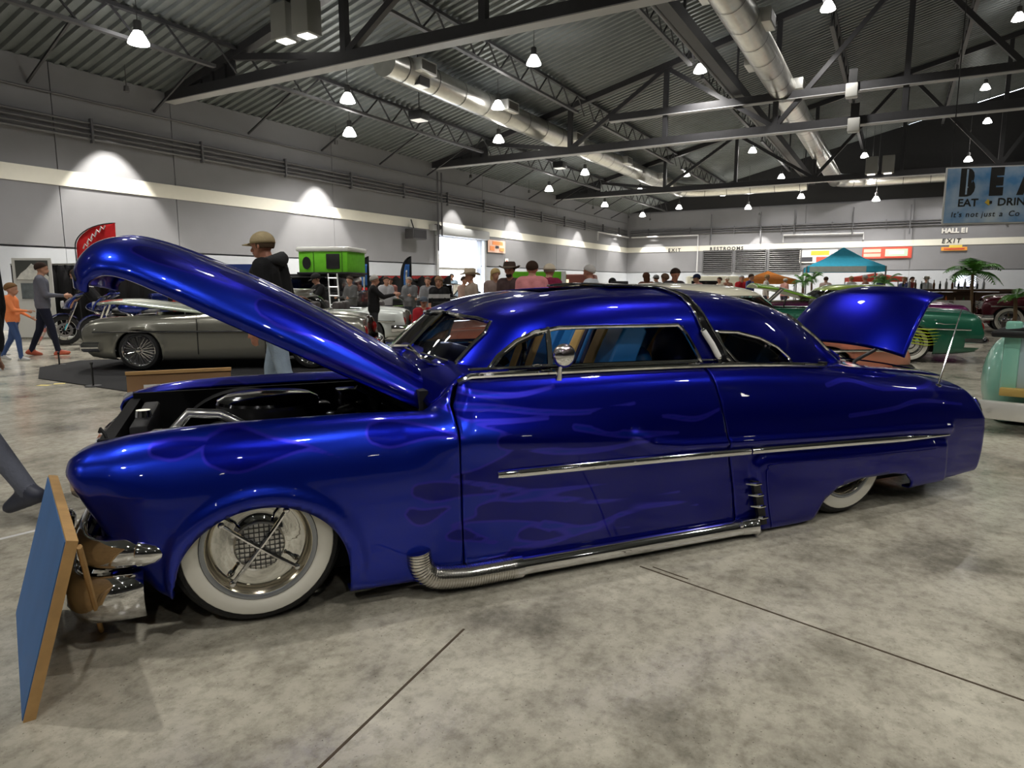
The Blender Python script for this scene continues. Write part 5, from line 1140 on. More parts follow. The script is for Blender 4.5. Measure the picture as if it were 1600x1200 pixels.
def person(label, loc, rz, h=1.75, shirt=(.1, .1, .1), pants=(.04, .06, .12), shoes=(.03, .03, .03), hair=(.05, .03, .02), skin=SKIN, legs=((0, 0), (0, 0)), arms=((.05, .1, .15), (.05, .1, .15)), lean=.0, head=(0, 0), bulk=1.0, sleeves=True, hat=None, hatcol=(.5, .45, .35), vox=.016, hairstyle='short', sit=False, group=None, hood=False, fingers=False, stripe=None, beard=False, child=False):
    """faces local +x; legs: (hip pitch, knee bend) right/left; arms: (shoulder pitch, out, elbow bend)"""
    k = h / 1.75; O = thing('person', label, 'person', loc, rz, group); mb = MB(); prims = []
    hk = 1.22 if child else 1.0
    def cap(a, b, r0, r1, reg): _cap(mb, Vector(a) * k, Vector(b) * k, r0 * k, r1 * k); prims.append((Vector(a) * k, Vector(b) * k, r0 * k, r1 * k, reg))
    hipz = .93; seat_drop = .0
    if sit: hipz = .50
    pel = Vector((0, 0, hipz)); T = lambda v: pel + rotp(v, 'Y', lean)
    b_ = bulk
    # trunk
    for y in (-.075, .075): cap(T((0, y, .0)), T((0, y * 1.0, .16)), .118 * b_, .112 * b_, 1)
    for y in (-.085, .085): cap(T((.0, y * .95, .16)), T((.005, y * 1.12, .40)), .112 * b_, .115 * b_, 1)
    cap(T((-.01, -.15, .47)), T((-.01, .15, .47)), .075 * b_, .075 * b_, 1); cap(T((0, -.07, .1)), T((0, .07, .1)), .122 * b_, .122 * b_, 1)
    cap(pel + Vector((0, -.08, -.03)), pel + Vector((0, .08, -.03)), .105 * min(b_, 1.1), .105 * min(b_, 1.1), 2)
    nk = T((.0, 0, .50)); hd = T((.035, 0, .655)); hy, hp = head
    cap(nk, T((.02, 0, .585)), .058, .055, 0)
    def H(v): return hd + rotp(rotp(Vector(v) * hk, 'Y', hp), 'Z', hy)
    cap(H((-.018, 0, .035)), H((.018, 0, .035)), .083 * hk, .082 * hk, 0); cap(H((.0, 0, .0)), H((.025, 0, -.045)), .074 * hk, .058 * hk, 0); cap(H((.045, 0, -.065)), H((.062, 0, -.07)), .036 * hk, .026 * hk, 0)
    cap(H((.082, 0, .005)), H((.104, 0, -.028)), .010 * hk, .016 * hk, 0); cap(H((.078, -.032, .022)), H((.078, .032, .022)), .018 * hk, .018 * hk, 0); cap(H((.080, -.02, -.058)), H((.080, .02, -.058)), .011 * hk, .011 * hk, 0)
    for y in (-1, 1): cap(H((-.005, y * .082, .012)), H((-.005, y * .086, -.018)), .015 * hk, .011 * hk, 0)
    # limbs
    hands = []
    for sd, (lg, am) in zip((-1, 1), zip(legs, arms)):
        hip = pel + Vector((0, sd * .095, -.03)); th, kn = lg
        knee = hip + rotp((0, 0, -.43), 'Y', -th); ank = knee + rotp((0, 0, -.42), 'Y', -th + kn)
        cap(hip, knee, .092 * min(1.1, b_), .066, 2); cap(knee, ank, .064, .046, 2)
        fa = -th + kn; fa = fa * .55
        toe = ank + rotp((.155, 0, -.045), 'Y', fa); heel = ank + rotp((-.045, 0, -.045), 'Y', fa); cap(heel, ank, .040, .044, 3); cap(heel, toe, .042, .036, 3); cap(ank, toe, .040, .034, 3)
        sh = T((-.01, sd * .185 * (.95 + .05 * b_), .46)); sp, ou, eb = am
        up = rotp(rotp((0, 0, -.29), 'X', sd * ou), 'Y', -sp + lean); el = sh + up; fo_ = rotp(rotp((0, 0, -.26), 'X', sd * ou * .4), 'Y', -sp - eb + lean); wr_ = el + fo_
        cap(sh, el, .062 * b_, .048 * b_, 1); cap(el, wr_, .045 * (b_ if sleeves else 1), .030, 1 if sleeves else 0)
        d = fo_.normalized(); palm = wr_ + d * .055; cap(wr_, palm, .026, .034, 0)
        lat = d.cross(Vector((0, sd, 0))); lat = lat.normalized() if lat.length > .1 else Vector((1, 0, 0))
        for q in range(4):
            o_ = lat * (-.027 + .018 * q); l_ = (.055, .068, .072, .06)[q]; c0 = palm + o_ + d * .02; c1 = c0 + d * l_ * .55 + Vector((0, -sd * .010, 0)); c2 = c1 + d * l_ * .5 + Vector((0, -sd * .028, 0)); cap(c0, c1, .0098, .009, 0); cap(c1, c2, .009, .0078, 0)
        t0 = wr_ + d * .03 + lat * .028; t1 = t0 + d * .03 + lat * .028; cap(t0, t1, .013, .011, 0); cap(t1, t1 + d * .03, .011, .009, 0); hands.append((wr_ * k, palm * k))
    me = bpy.data.meshes.new('body'); me.from_pydata(mb.v, [], mb.f); tmp = bpy.data.objects.new('tmp', me); COL.objects.link(tmp)
    md = tmp.modifiers.new('r', 'REMESH'); md.mode = 'VOXEL'; md.voxel_size = vox; md2 = tmp.modifiers.new('s', 'SMOOTH'); md2.factor = .5; md2.iterations = 2
    dg = bpy.context.evaluated_depsgraph_get(); dg.update(); nm = bpy.data.meshes.new_from_object(tmp.evaluated_get(dg)); bpy.data.objects.remove(tmp); bpy.data.meshes.remove(me)
    n = len(nm.polygons); ce_ = np.zeros(n * 3); nm.polygons.foreach_get('center', ce_); ce_ = ce_.reshape(-1, 3); best = np.full(n, 1e9); reg = np.zeros(n, int)
    for a, b, r0, r1, rg in prims:
        a = np.array(a); e = np.array(b) - a; t = np.clip(((ce_ - a) @ e) / (e @ e + 1e-12), 0, 1); d = np.linalg.norm(ce_ - a - t[:, None] * e, axis=1) - (r0 + t * (r1 - r0)); m_ = d < best; best[m_] = d[m_]; reg[m_] = rg
    hem = (pel.z - .06) * k
    reg[(reg == 2) & (ce_[:, 2] > hem)] = 1
    if not sit: reg[(reg == 1) & (ce_[:, 2] < hem) & (np.abs(ce_[:, 1]) < .14 * k)] = 2
    if stripe is not None:
        zc_ = ce_[:, 2] / k - hipz; reg[(reg == 1) & (zc_ > .28) & (zc_ < .36)] = 4
    key = lambda c: '_'.join('%02d' % int(x * 99) for x in c)
    for m in (skin, cloth('fabric_' + key(shirt), shirt), cloth('denim_' + key(pants), pants), mat('shoe_' + key(shoes), shoes, .5), cloth('fabric_' + key(stripe or shirt), stripe or shirt)): nm.materials.append(m)
    nm.polygons.foreach_set('material_index', reg.astype(np.int32)); nm.polygons.foreach_set('use_smooth', [True] * n); nm.update()
    bo = bpy.data.objects.new('body', nm); COL.objects.link(bo); bo.parent = O
    hm = mat('hair_' + key(hair), hair, .9, bump=.6, bscale=150, spec=.15); S_ = lambda v: tuple(H(v) * k)
    for y in (-1, 1): MB().ell(S_((.088, y * .031, .012)), (.007 * k, .011 * k, .006 * k), 8).obj('eye', mat('eye_dark', (.03, .02, .02), .2), O)
    boxo('mouth', S_((.092, 0, -.052)), (.006 * k, .036 * k, .006 * k), mat('lips', (.35, .12, .10), .5), O)
    R3 = (Matrix.Rotation(hy, 3, 'Z') @ Matrix.Rotation(hp, 3, 'Y'))
    if hat != 'cap' and hairstyle != 'bald':
        A = []
        for i in range(9):
            th = (PI * .62) * i / 8; row = []
            for j in range(25):
                ph = 2 * PI * j / 24; bk = .5 - .5 * math.cos(ph); t2 = th * (.62 + .48 * bk) * (1.25 if hairstyle == 'long' else 1)
                x, y, z = -.006 + .106 * math.sin(t2) * math.cos(ph), .093 * math.sin(t2) * math.sin(ph), .036 + .096 * math.cos(t2); row.append(S_((x, y, z)))
            A.append(row)
        MB().grid(np.array(A)).obj('hair', hm, O, smooth=60, solid=.012 * k, offset=0)
        if hairstyle == 'long': MB().ell(S_((-.055, 0, -.06)), (.06 * k, .09 * k, .14 * k), 14, R3).obj('long_hair', hm, O)
    else:
        A = []
        for i in range(5):
            th = PI * (.50 + .10 * i / 4 * 1.6); row = []
            for j in range(17):
                ph = PI * .42 + (PI * 1.16) * j / 16; row.append(S_((-.006 + .098 * math.sin(th) * math.cos(ph), .089 * math.sin(th) * math.sin(ph), .03 + .09 * math.cos(th))))
            A.append(row)
        MB().grid(np.array(A)).obj('hair', hm, O, smooth=60, solid=.01 * k, offset=0)
    if beard: MB().ell(S_((.052, 0, -.072)), (.045 * k * hk, .055 * k * hk, .038 * k * hk), 12, R3).obj('beard', hm, O)
    hcm = cloth('hat_' + key(hatcol), hatcol)
    if hat == 'cap':
        A = []
        for i in range(8):
            th = PI / 2 * i / 7 * 1.06; A.append([S_((-.004 + .112 * math.sin(th) * math.cos(p), .098 * math.sin(th) * math.sin(p), .038 + .098 * math.cos(th))) for p in np.linspace(0, 2 * PI, 25)])
        MB().grid(np.array(A)).obj('cap_crown', hcm, O, smooth=60, solid=.006 * k)
        bd = -1 if hatcol == 'back' else 1; A = []
        for u in np.linspace(0, 1, 6): A.append([S_((.085 + (.125 * math.cos(p) - .02) * u * 1.0 + .012 * (1 - u), .090 * math.sin(p) * (1 - .15 * u), .040 - .012 * u - .014 * math.sin(p)**2)) for p in np.linspace(-1.35, 1.35, 13)])
        MB().grid(np.array(A)).obj('cap_brim', hcm, O, smooth=60, solid=.006 * k)
    if hat == 'western':
        MB().lathe([(.0, .125), (.05, .12), (.085, .135), (.10, .11), (.112, .04), (.118, .02)], 24, 'Z', S_((0, 0, .03))).obj('hat_crown', hcm, O)
        A = []
        for u in np.linspace(0, 1, 5): A.append([S_(((.11 + .10 * u) * math.cos(p), (.10 + .085 * u) * math.sin(p), .055 + .06 * u * abs(math.sin(p))**2.0 - .01 * u)) for p in np.linspace(0, 2 * PI, 33)])
        MB().grid(np.array(A)).obj('hat_brim', hcm, O, smooth=60, solid=.005)
        MB().lathe([(.114, .045), (.119, .03), (.118, .055)], 24, 'Z', S_((0, 0, .03))).obj('hat_band', mat('hat_band', (.25, .2, .15), .6), O)
    if hood:
        c = T((-.075, 0, .50)) * k; A = []
        for i in range(9):
            a = -PI * .62 + PI * 1.24 * i / 8; tq = .050 * (1 - .75 * abs(i - 4) / 4); A.append([tuple(Vector(c) + Vector((.05 + (.105 + tq * math.cos(q)) * math.cos(a) * -1 * k, (.115 + tq * math.cos(q)) * math.sin(a) * k, tq * 1.3 * math.sin(q) * k + .02 * k * math.cos(a) + .02))) for q in np.linspace(0, 2 * PI, 11)])
        MB().grid(np.array(A)).obj('jacket_hood', cloth('fabric_hood', (.045, .047, .05)), O, smooth=60)
    return O, hands
def on_head(px, py, z_head):            # ground point of someone whose head height z_head is seen at (px, py) -- or nearly so
    d = ray(px, py); 
    return CAMP + d * ((z_head - CAMH) / d.z) if abs(d.z) > 1e-4 else CAMP
def stand(px, dep): P = atdepth(px, 445, dep); return (P.x, P.y, 0)
WALK = ((.42, .25), (-.38, .35)); IDLE = ((.04, .05), (-.04, .05)); BLK = (.010, .010, .011)
HANG = ((.05, .12, .2), (-.05, .12, .2)); BENT = ((.25, .15, 1.3), (.3, .1, 1.2)); PHONE = ((.65, .15, 1.35), (.65, .15, 1.3)); CROSS = ((.3, .05, 1.5), (.3, .05, 1.5))
# man in the cap walking behind the raised hood
P = stand(430, 6.25)
person('man in tan cap, black hooded jacket and light jeans walking behind the raised hood', P, math.radians(172), 1.80, BLK, (.30, .38, .48), (.1, .1, .1), (.12, .08, .05), SKIN2, legs=((.30, .2), (-.22, .25)), arms=((-.10, .12, .25), (-.05, .12, .45)), lean=.10, head=(0, .05), bulk=1.16, hat='cap', hatcol=(.42, .34, .20), vox=.009, hood=True)
# man leaving at the left edge
P = onground(-30, 800)
person('man in black jacket and grey jeans walking out at the left edge', (P.x, P.y, 0), math.radians(168), 1.82, BLK, (.13, .14, .18), (.03, .035, .06), (.05, .04, .03), SKIN, legs=((.30, .15), (-.40, .30)), arms=HANG, lean=.06, bulk=1.15, vox=.014, hairstyle='short')
# family at the left
P = onground(66, 556); person('adult in grey checked shirt, dark trousers and red shoes beside the child', (P.x, P.y + .15, 0), math.radians(35), 1.72, (.13, .135, .17), (.012, .014, .03), (.50, .10, .05), (.04, .025, .02), legs=((.25, .1), (-.2, .2)), arms=BENT, bulk=1.1)
P = onground(46, 560); person('child in bright orange jacket and blue jeans at the left edge', (P.x, P.y - .3, 0), math.radians(15), 1.32, (.95, .27, .10), (.05, .09, .22), (.5, .5, .5), (.20, .11, .05), legs=((.25, .2), (-.25, .25)), arms=((.5, .1, 1.0), (.2, .1, .8)), child=True)
P = onground(14, 556); person('small child in turquoise shirt half hidden at the left edge', (P.x - .25, P.y + .15, 0), math.radians(40), 1.15, (.02, .42, .55), (.03, .05, .12), (.4, .4, .4), (.1, .06, .03), child=True, legs=IDLE)
# man leaning over the motorcycle
P = onground(150, 532); person('man in black shirt with white and red panels leaning over the blue motorcycle', (P.x, P.y + .15, 0), math.radians(200), 1.78, (.012, .012, .014), (.02, .02, .03), hair=(.05, .03, .02), lean=.55, arms=((.9, .1, .3), (.8, .15, .4)), head=(0, .3), sleeves=False, stripe=(.75, .72, .70), legs=IDLE)
# people left of the windscreen
person('bald man in black jacket looking at his phone beside the ladder', stand(497, 13.0), math.radians(215), 1.53, BLK, (.02, .02, .025), hair=(.03, .02, .02), arms=PHONE, head=(0, .35), hairstyle='bald', bulk=1.15, hat='cap', hatcol=(.02, .02, .02))
person('grey haired man in black jacket taking a picture behind the white car', stand(583, 13.4), math.radians(15), 1.50, BLK, (.03, .03, .035), hair=(.45, .43, .40), arms=((.9, .1, .9), (.9, .1, .9)), bulk=1.15)
person('bearded man in grey jacket facing us by the merchandise wall', stand(640, 17.0), math.radians(250), 1.50, (.13, .13, .135), (.05, .06, .08), hair=(.35, .32, .30), arms=CROSS, bulk=1.2, beard=True)
person('man in grey hoodie behind the seated child in red', stand(669, 16.4), math.radians(260), 1.50, (.19, .19, .2), (.04, .04, .05), hair=(.15, .1, .08), arms=BENT)
person('woman in black tee shirt with white print near the vehicle door', stand(686, 13.5), math.radians(265), 1.48, (.015, .015, .017), (.03, .03, .04), hair=(.30, .18, .10), arms=HANG, hairstyle='long', sleeves=False, stripe=(.5, .5, .5))
person('seated visitor in red jacket and grey cap in front of the merchandise wall', stand(661, 12.6), math.radians(290), 1.45, (.38, .02, .03), (.02, .02, .025), hair=(.1, .07, .05), sit=True, legs=((1.45, 1.45), (1.4, 1.4)), arms=BENT, hat='cap', hatcol=(.10, .12, .15))
person('visitor in pale blue shirt standing in the open vehicle doorway', stand(706, 26), math.radians(270), 1.74, (.35, .48, .62), (.2, .2, .25), hair=(.1, .1, .1), legs=IDLE)
# people behind the coupe roof
person('man in wide tan hat and pale jacket in front of the bright doorway', stand(737, 12.0), math.radians(200), 1.56, (.42, .34, .28), (.1, .1, .12), hair=(.3, .2, .15), hat='western', hatcol=(.55, .46, .34), arms=HANG)
person('blonde woman standing left of the man in the western hat', stand(773, 12.8), math.radians(300), 1.62, (.30, .22, .2), (.05, .05, .06), hair=(.60, .44, .20), hairstyle='long')
person('man in dark brown western hat facing us behind the windscreen', stand(797, 11.5), math.radians(255), 1.66, (.08, .05, .05), (.05, .05, .06), hair=(.03, .02, .02), skin=SKIN2, hat='western', hatcol=(.07, .045, .035), beard=True)
person('dark haired man in pink shirt seen from behind over the roof', stand(831, 10.0), math.radians(80), 1.66, (.72, .28, .30), (.05, .05, .06), hair=(.045, .025, .018), bulk=1.15, arms=HANG)
person('man in cream cap and maroon shirt seen from behind over the roof', stand(857, 10.6), math.radians(60), 1.64, (.22, .02, .06), (.05, .05, .06), hair=(.25, .2, .16), hat='cap', hatcol=(.66, .58, .46), bulk=1.15)
person('white haired man in pale shirt with blue collar over the roof', stand(923, 11.0), math.radians(150), 1.63, (.62, .66, .72), (.05, .05, .06), hair=(.62, .60, .58), skin=SKIN2, stripe=(.08, .16, .40), bulk=1.1)
person('short dark figure in black cap behind the sunroof', stand(957, 14.0), math.radians(90), 1.45, BLK, BLK, hair=(.02, .02, .02), hat='cap', hatcol=(.012, .012, .012))
person('dark haired visitor in brown top left of the man with sunglasses', stand(1010, 17.0), math.radians(100), 1.62, (.22, .1, .07), (.05, .05, .06), hair=(.12, .05, .03), hairstyle='long')
person('man with sunglasses pushed up on dark hair looking down behind the roof', stand(1053, 12.0), math.radians(285), 1.60, (.05, .04, .045), (.05, .05, .06), hair=(.04, .025, .02), skin=SKIN2, head=(0, .3), bulk=1.1)
person('visitor in rust coloured top behind the man with sunglasses', stand(1040, 15.0), math.radians(120), 1.56, (.30, .10, .08), BLK, hair=(.2, .12, .08))
person('visitor in navy cap and pink top right of the man with sunglasses', stand(1090, 17.0), math.radians(190), 1.58, (.55, .25, .22), (.05, .05, .06), hair=(.05, .03, .03), hat='cap', hatcol=(.02, .03, .08))
person('visitor in grey cap far behind the left end of the roof', stand(1026, 21.0), math.radians(120), 1.62, (.2, .2, .22), BLK, hat='cap', hatcol=(.25, .25, .26))
FAR = [(1125, 26, (.45, .40, .30), 'in khaki under the restroom lettering'), (1136, 27, (.25, .12, .08), 'in brown beside the khaki visitor'), (1158, 25, (.5, .02, .03), 'in red right of the restroom door'), (1172, 24, (.08, .10, .3), 'in navy left of the orange canopy'), (1197, 27, (.5, .45, .4), 'in beige below the orange canopy'), (1226, 30, (.6, .3, .25), 'in coral between both canopies'), (1290, 27, (.55, .42, .38), 'in blush under the blue canopy'), (1330, 28, (.5, .48, .45), 'in grey under the blue canopy'), (1352, 26, (.4, .2, .15), 'in rust beside the canopy leg'), (1376, 24, (.02, .03, .08), 'in dark navy left of the bar'), (1413, 25, (.05, .06, .16), 'in blue leaning by the bar end'), (1447, 29, (.6, .62, .66), 'in white behind the bar'), (1424, 30, (.3, .05, .05), 'in maroon far behind the bar')]
for k, (px, dep, c, wh) in enumerate(FAR):
    person('distant visitor ' + wh, stand(px, dep), math.radians(200 + 37 * k), 1.60 + .03 * (k % 5), c, (.05, .05, .07), hair=((.05, .03, .02), (.3, .2, .1), (.4, .4, .4))[k % 3], vox=.03, arms=HANG, group='distant visitors around the canopies', hat='cap' if k % 4 == 1 else ('western' if k == 11 else None), hatcol=((.1, .1, .12), (.6, .55, .45))[k % 2])
for k, (px, dep, c, wh) in enumerate([(548, 17.0, (.10, .1, .1), 'by the left black feather flag'), (610, 20.6, (.3, .12, .1), 'between the two black feather flags'), (603, 17.4, (.4, .4, .42), 'in front of the dark roadster'), (724, 16.8, (.45, .3, .25), 'right side of the bright doorway')]):
    person('visitor in the merchandise area ' + wh, stand(px, dep), math.radians(240 + 30 * k), 1.52, c, (.05, .05, .07), hair=(.06, .04, .03), vox=.025, arms=BENT)

P = stand(661, 12.6); fc = thing('folding_chair', 'black folding chair under the seated visitor in red', 'chair', P, math.radians(290))
boxo('seat', (.05, 0, .34), (.40, .40, .03), BLACK, fc, b=.01); boxo('backrest', (-.17, 0, .62), (.03, .38, .22), BLACK, fc, b=.01)
for sx in (-.14, .22):
    for sy in (-.18, .18): MB().cone((sx, sy, 0), (sx, sy, .34), .012, n=6).obj('leg', STEEL, fc)
for sy in (-.18, .18): MB().cone((-.16, sy, .34), (-.17, sy, .72), .012, n=6).obj('back_post', STEEL, fc)
# ================================================================== boards, booths, flags, tents, bikes, bar
M_OSB = mat('osb_wood', (.55, .33, .13), .7, var=.25, vscale=18); M_BLUEB = mat('blue_board_paint', (.045, .16, .42), .55, var=.25, vscale=4)
# blue painted board standing in front of the nose, propped by a stick
a = onground(36, 1130); bd = thing('propped_board', 'tall blue painted plywood board on edge propped in front of the car nose', 'sign board', (a.x, a.y, 0))
TP = Vector((.159, .034, .55)); FR_ = Vector((-.515, .68, 0)); NB = FR_.cross(TP).normalized()
if NB.y > 0: NB = -NB
def slab(t0, t1, i0=0.0):
    q = [FR_ * i0 + TP * i0 * .3, FR_ * (1 - i0) + TP * i0 * .3, FR_ * (1 - i0) + TP * (1 - i0), FR_ * i0 + TP * (1 - i0)]; vs = [v + NB * t0 for v in q] + [v + NB * t1 for v in q]
    return MB().add(vs, [(3, 2, 1, 0), (4, 5, 6, 7), (0, 1, 5, 4), (1, 2, 6, 5), (2, 3, 7, 6), (3, 0, 4, 7)])
slab(-.030, -.0).obj('wood_panel', M_OSB, bd, smooth=0); slab(.0, .003, .012).obj('painted_face', M_BLUEB, bd, smooth=0)
MB().tube([TP * .97 - NB * .035, onground(159, 990) - a + Vector((0, 0, .01))], .0085, 6).obj('prop_stick', M_OSB, bd)
# brown card sign on the far side of the nose
P = beside(-.62, 2.3, 0); cs = thing('card_sign', 'brown cardboard show sign standing beyond the far front fender', 'sign', P, CARROT)
R_ = Matrix.Rotation(math.radians(-8), 3, 'X'); boxo('panel', (.30, .0, .36), (.62, .02, .70), mat('card_brown', (.30, .17, .08), .8, var=.15), cs, R=R_); boxo('label', (.14, -.025, .62), (.10, .004, .05), mat('label_white', (.8, .8, .8), .6), cs, R=R_); boxo('top_edge', (.30, .045, .715), (.63, .03, .02), M_OSB, cs)
for x in (.05, .55): MB().cone((x, .3, 0), (x, .03, .6), .012, n=6).obj('leg', M_OSB, cs)
# ---- feather flags
def feather(label, px, ytop, dep, hgt, wdt, cols, face=0.0, bow=1):
    P = atdepth(px, 445, dep); F_ = thing('feather_flag', label, 'flag', (P.x, P.y, 0), face); z1 = CAMH + (445 - ytop) * dep / FPX; z0 = z1 - hgt
    pole = [(0, 0, 0), (0, 0, z0 + hgt * .55)]; top = []
    for a in np.linspace(0, 1, 12): top.append((wdt * (1 - math.cos(a * PI / 2)) * bow, 0, z0 + hgt * (.55 + .45 * math.sin(a * PI / 2))))
    MB().tube(pole + top[1:], .014, 6).obj('pole', BLACK, F_); MB().lathe([(0, .03), (.18, .02), (.2, 0), (0, 0)], 16).obj('base', BLACK, F_)
    n = 26; edge = []
    for i in range(n + 1):
        v = i / n; z = z0 + hgt * v
        xl = 0 if v < .55 else wdt * (1 - math.sqrt(max(0, 1 - ((v - .55) / .45)**2))); edge.append((xl * bow, wdt * bow, z))
    for nm, f0, f1, m, off in cols:
        mb = MB(); i0, i1 = int(n * f0[0]), int(n * f0[1]); A = []
        for (xl, xr, z) in edge[i0:i1 + 1]:
            A.append([(xl + (xr - xl) * (f1[0] + (f1[1] - f1[0]) * t), off + .02 * math.sin(3 * z + 4 * t), z) for t in np.linspace(0, 1, 6)])
        MB().grid(np.array(A)).obj(nm, m, F_, smooth=60, solid=.004, offset=0)
    return F_
RED = cloth('flag_red', (.70, .025, .03)); WHT = cloth('flag_white', (.8, .8, .8)); NVY = cloth('flag_blue', (.05, .15, .45)); BKF = cloth('flag_black', (.015, .015, .018))
ff_ = feather('red feather flag with white script rising above the raised blue hood', 123, 352, 16.3, 1.25, 1.0, [('sail', (0, 1), (0.03, 1), RED, 0.0)])
for k, (x, z) in enumerate(((.26, 2.18), (.36, 2.30), (.46, 2.41), (.57, 2.51), (.68, 2.58))): MB().tube([(x - .05, -.03, z - .05), (x, -.035, z + .06), (x + .05, -.03, z), (x + .09, -.03, z + .08)], .016, 6).obj('script_stroke', WHT, ff_)
for px, lab in ((560, 'black feather flag with blue and red panel, left of two'), (626, 'black feather flag with blue and red panel, right of two')):
    feather(lab, px, 402, 20.5, 1.5, .34, [('sail', (0, 1), (0, 1), BKF, 0), ('blue_panel', (.45, .86), (.3, .8), NVY, -.02), ('red_panel', (.12, .42), (.3, .8), RED, -.02), ('white_stripe', (.2, .75), (.48, .6), WHT, -.04)])
# ---- left wall booths
bk = thing('display_curtain', 'black drape on a pipe frame behind the motorcycles on the left', 'curtain', atdepth(20, 445, 16.9) * 1, math.radians(-6)); bk.location.z = 0
A = []
for i in range(67): A.append([(i * .075, .05 * math.sin(i * 1.3) + .02 * math.sin(i * .37), z) for z in (.02, .9, 1.76)])
MB().grid(np.array(A)).obj('drape', cloth('drape_black', (.008, .008, .009)), bk, smooth=60, solid=.01)
MB().cone((0, 0, 1.78), (5, 0, 1.78), .02, n=8).obj('rail', STEEL, bk)
for x in (0, 2.5, 5): MB().cone((x, .02, 0), (x, .02, 1.78), .02, n=8).obj('upright', STEEL, bk)
ps = thing('mountain_poster', 'black and white mountain poster on a pale display panel at far left', 'poster', atdepth(24, 445, 16.0), math.radians(8)); ps.location.z = 0; ps.scale = (1.18, 1, 1.08)
boxo('panel', (.34, 0, .90), (.72, .03, 1.72), mat('panel_pale', (.6, .6, .58), .6), ps); boxo('photo_sky', (.34, -.02, 1.50), (.60, .006, .42), mat('photo_dark', (.06, .065, .06), .5), ps)
mb = MB(); mb.prism([(.04, 1.30), (.14, 1.44), (.24, 1.52), (.34, 1.64), (.42, 1.58), (.50, 1.49), (.64, 1.36), (.64, 1.29)], -.032, -.024, 'Y'); mb.obj('mountain', mat('mountain_print', (.62, .62, .58), .6, var=.5, vscale=14), ps)
boxo('photo', (.22, -.02, 1.05), (.22, .006, .34), mat('photo_grey', (.12, .14, .15), .5, var=.6, vscale=9), ps); boxo('photo', (.50, -.02, 1.05), (.24, .006, .38), mat('photo_warm', (.35, .24, .12), .5, var=.6, vscale=9), ps)
# white and red show panels further along
o = thing('exhibit_screen', 'red edged display panel with brick picture behind the second motorcycle', 'display', atdepth(276, 445, 15.6), math.radians(-5)); o.location.z = 0
boxo('board', (.4, 0, .8), (.9, .03, 1.0), mat('brick_print', (.38, .30, .27), .7, var=.5, vscale=12), o); boxo('edge', (-.07, -.01, .8), (.06, .05, 1.02), mat('edge_red', (.45, .03, .03), .5), o); boxo('foot', (.4, 0, .15), (.9, .3, .3), BLACK, o)
o = thing('booth_banner', 'dark booth banner with white STRO KING lettering behind the silver sedan', 'banner', atdepth(262, 445, 13.0), 0); o.location.z = 0
boxo('panel', (.30, 0, .62), (.95, .03, .60), mat('banner_navy', (.010, .012, .03), .6), o); 
for k, (t_, z) in enumerate((('STRO', .70), ('KING', .54))): textmesh('banner_text', t_, .17, WHT, o, Matrix.Translation((.03 + .08 * k, -.02, z)) @ Matrix.Rotation(PI / 2, 4, 'X'), bold=.006)
boxo('stand', (.3, .05, .16), (.8, .25, .32), BLACK, o)
o = thing('blue_banner', 'blue booth banner with white letter A beside the man in the cap', 'banner', atdepth(345, 445, 16.6), math.radians(-4)); o.location.z = 0
boxo('panel', (.45, 0, 1.25), (1.25, .03, 1.05), mat('banner_blue', (.012, .035, .20), .6), o); textmesh('banner_text', 'A', .45, WHT, o, Matrix.Translation((.52, -.025, 1.02)) @ Matrix.Rotation(PI / 2, 4, 'X'), bold=.02); boxo('highlight_panel', (.95, -.02, 1.2), (.22, .01, .5), mat('banner_pale', (.35, .5, .6), .4), o)
for x in (-.1, 1.0): MB().cone((x, .03, 0), (x, .03, 1.6), .02, n=8).obj('leg', STEEL, o)
# ---- merchandise wall in the middle distance
mw = thing('merchandise_wall', 'dark merchandise wall hung with shirts and caps left of the open vehicle door', 'display wall', atdepth(536, 445, 22.0), math.radians(-8)); mw.location.z = 0
boxo('backing', (1.6, .1, .80), (3.9, .06, 1.55), mat('merch_black', (.012, .012, .014), .8), mw)
for k in range(9):
    x = -.15 + .43 * k; c = [(.02, .02, .025), (.15, .15, .16), (.02, .02, .02), (.04, .03, .03), (.3, .3, .3), (.02, .02, .03), (.12, .02, .02), (.03, .03, .035), (.2, .2, .2)][k]
    mb = MB(); mb.prism([(x - .16, 1.05), (x - .10, 1.22), (x, 1.26), (x + .10, 1.22), (x + .16, 1.05), (x + .11, 1.02), (x + .10, .62), (x - .10, .62), (x - .11, 1.02)], .0, .03, 'Y'); mb.obj('tee_shirt', cloth('merch_%d' % k, c), mw)
    boxo('print', (x, -.008, 1.0), (.10, .006, .12), mat('print_%d' % (k % 3), [(.6, .6, .58), (.5, .08, .06), (.35, .38, .45)][k % 3], .6), mw)
    MB().ell((x, .0, 1.42), (.08, .09, .06), 10).obj('cap', cloth('merchcap_%d' % (k % 3), [(.02, .02, .02), (.35, .05, .05), (.1, .1, .12)][k % 3]), mw)
    mb = MB(); mb.prism([(x - .2, 1.56), (x + .2, 1.56), (x, 1.42)], -.02, -.012, 'Y'); mb.obj('red_valance', mat('edge_red', (.45, .03, .03), .5), mw)
boxo('table', (1.6, -.7, .40), (3.4, .6, .80), cloth('table_cloth_black', (.02, .02, .022)), mw, b=.02)
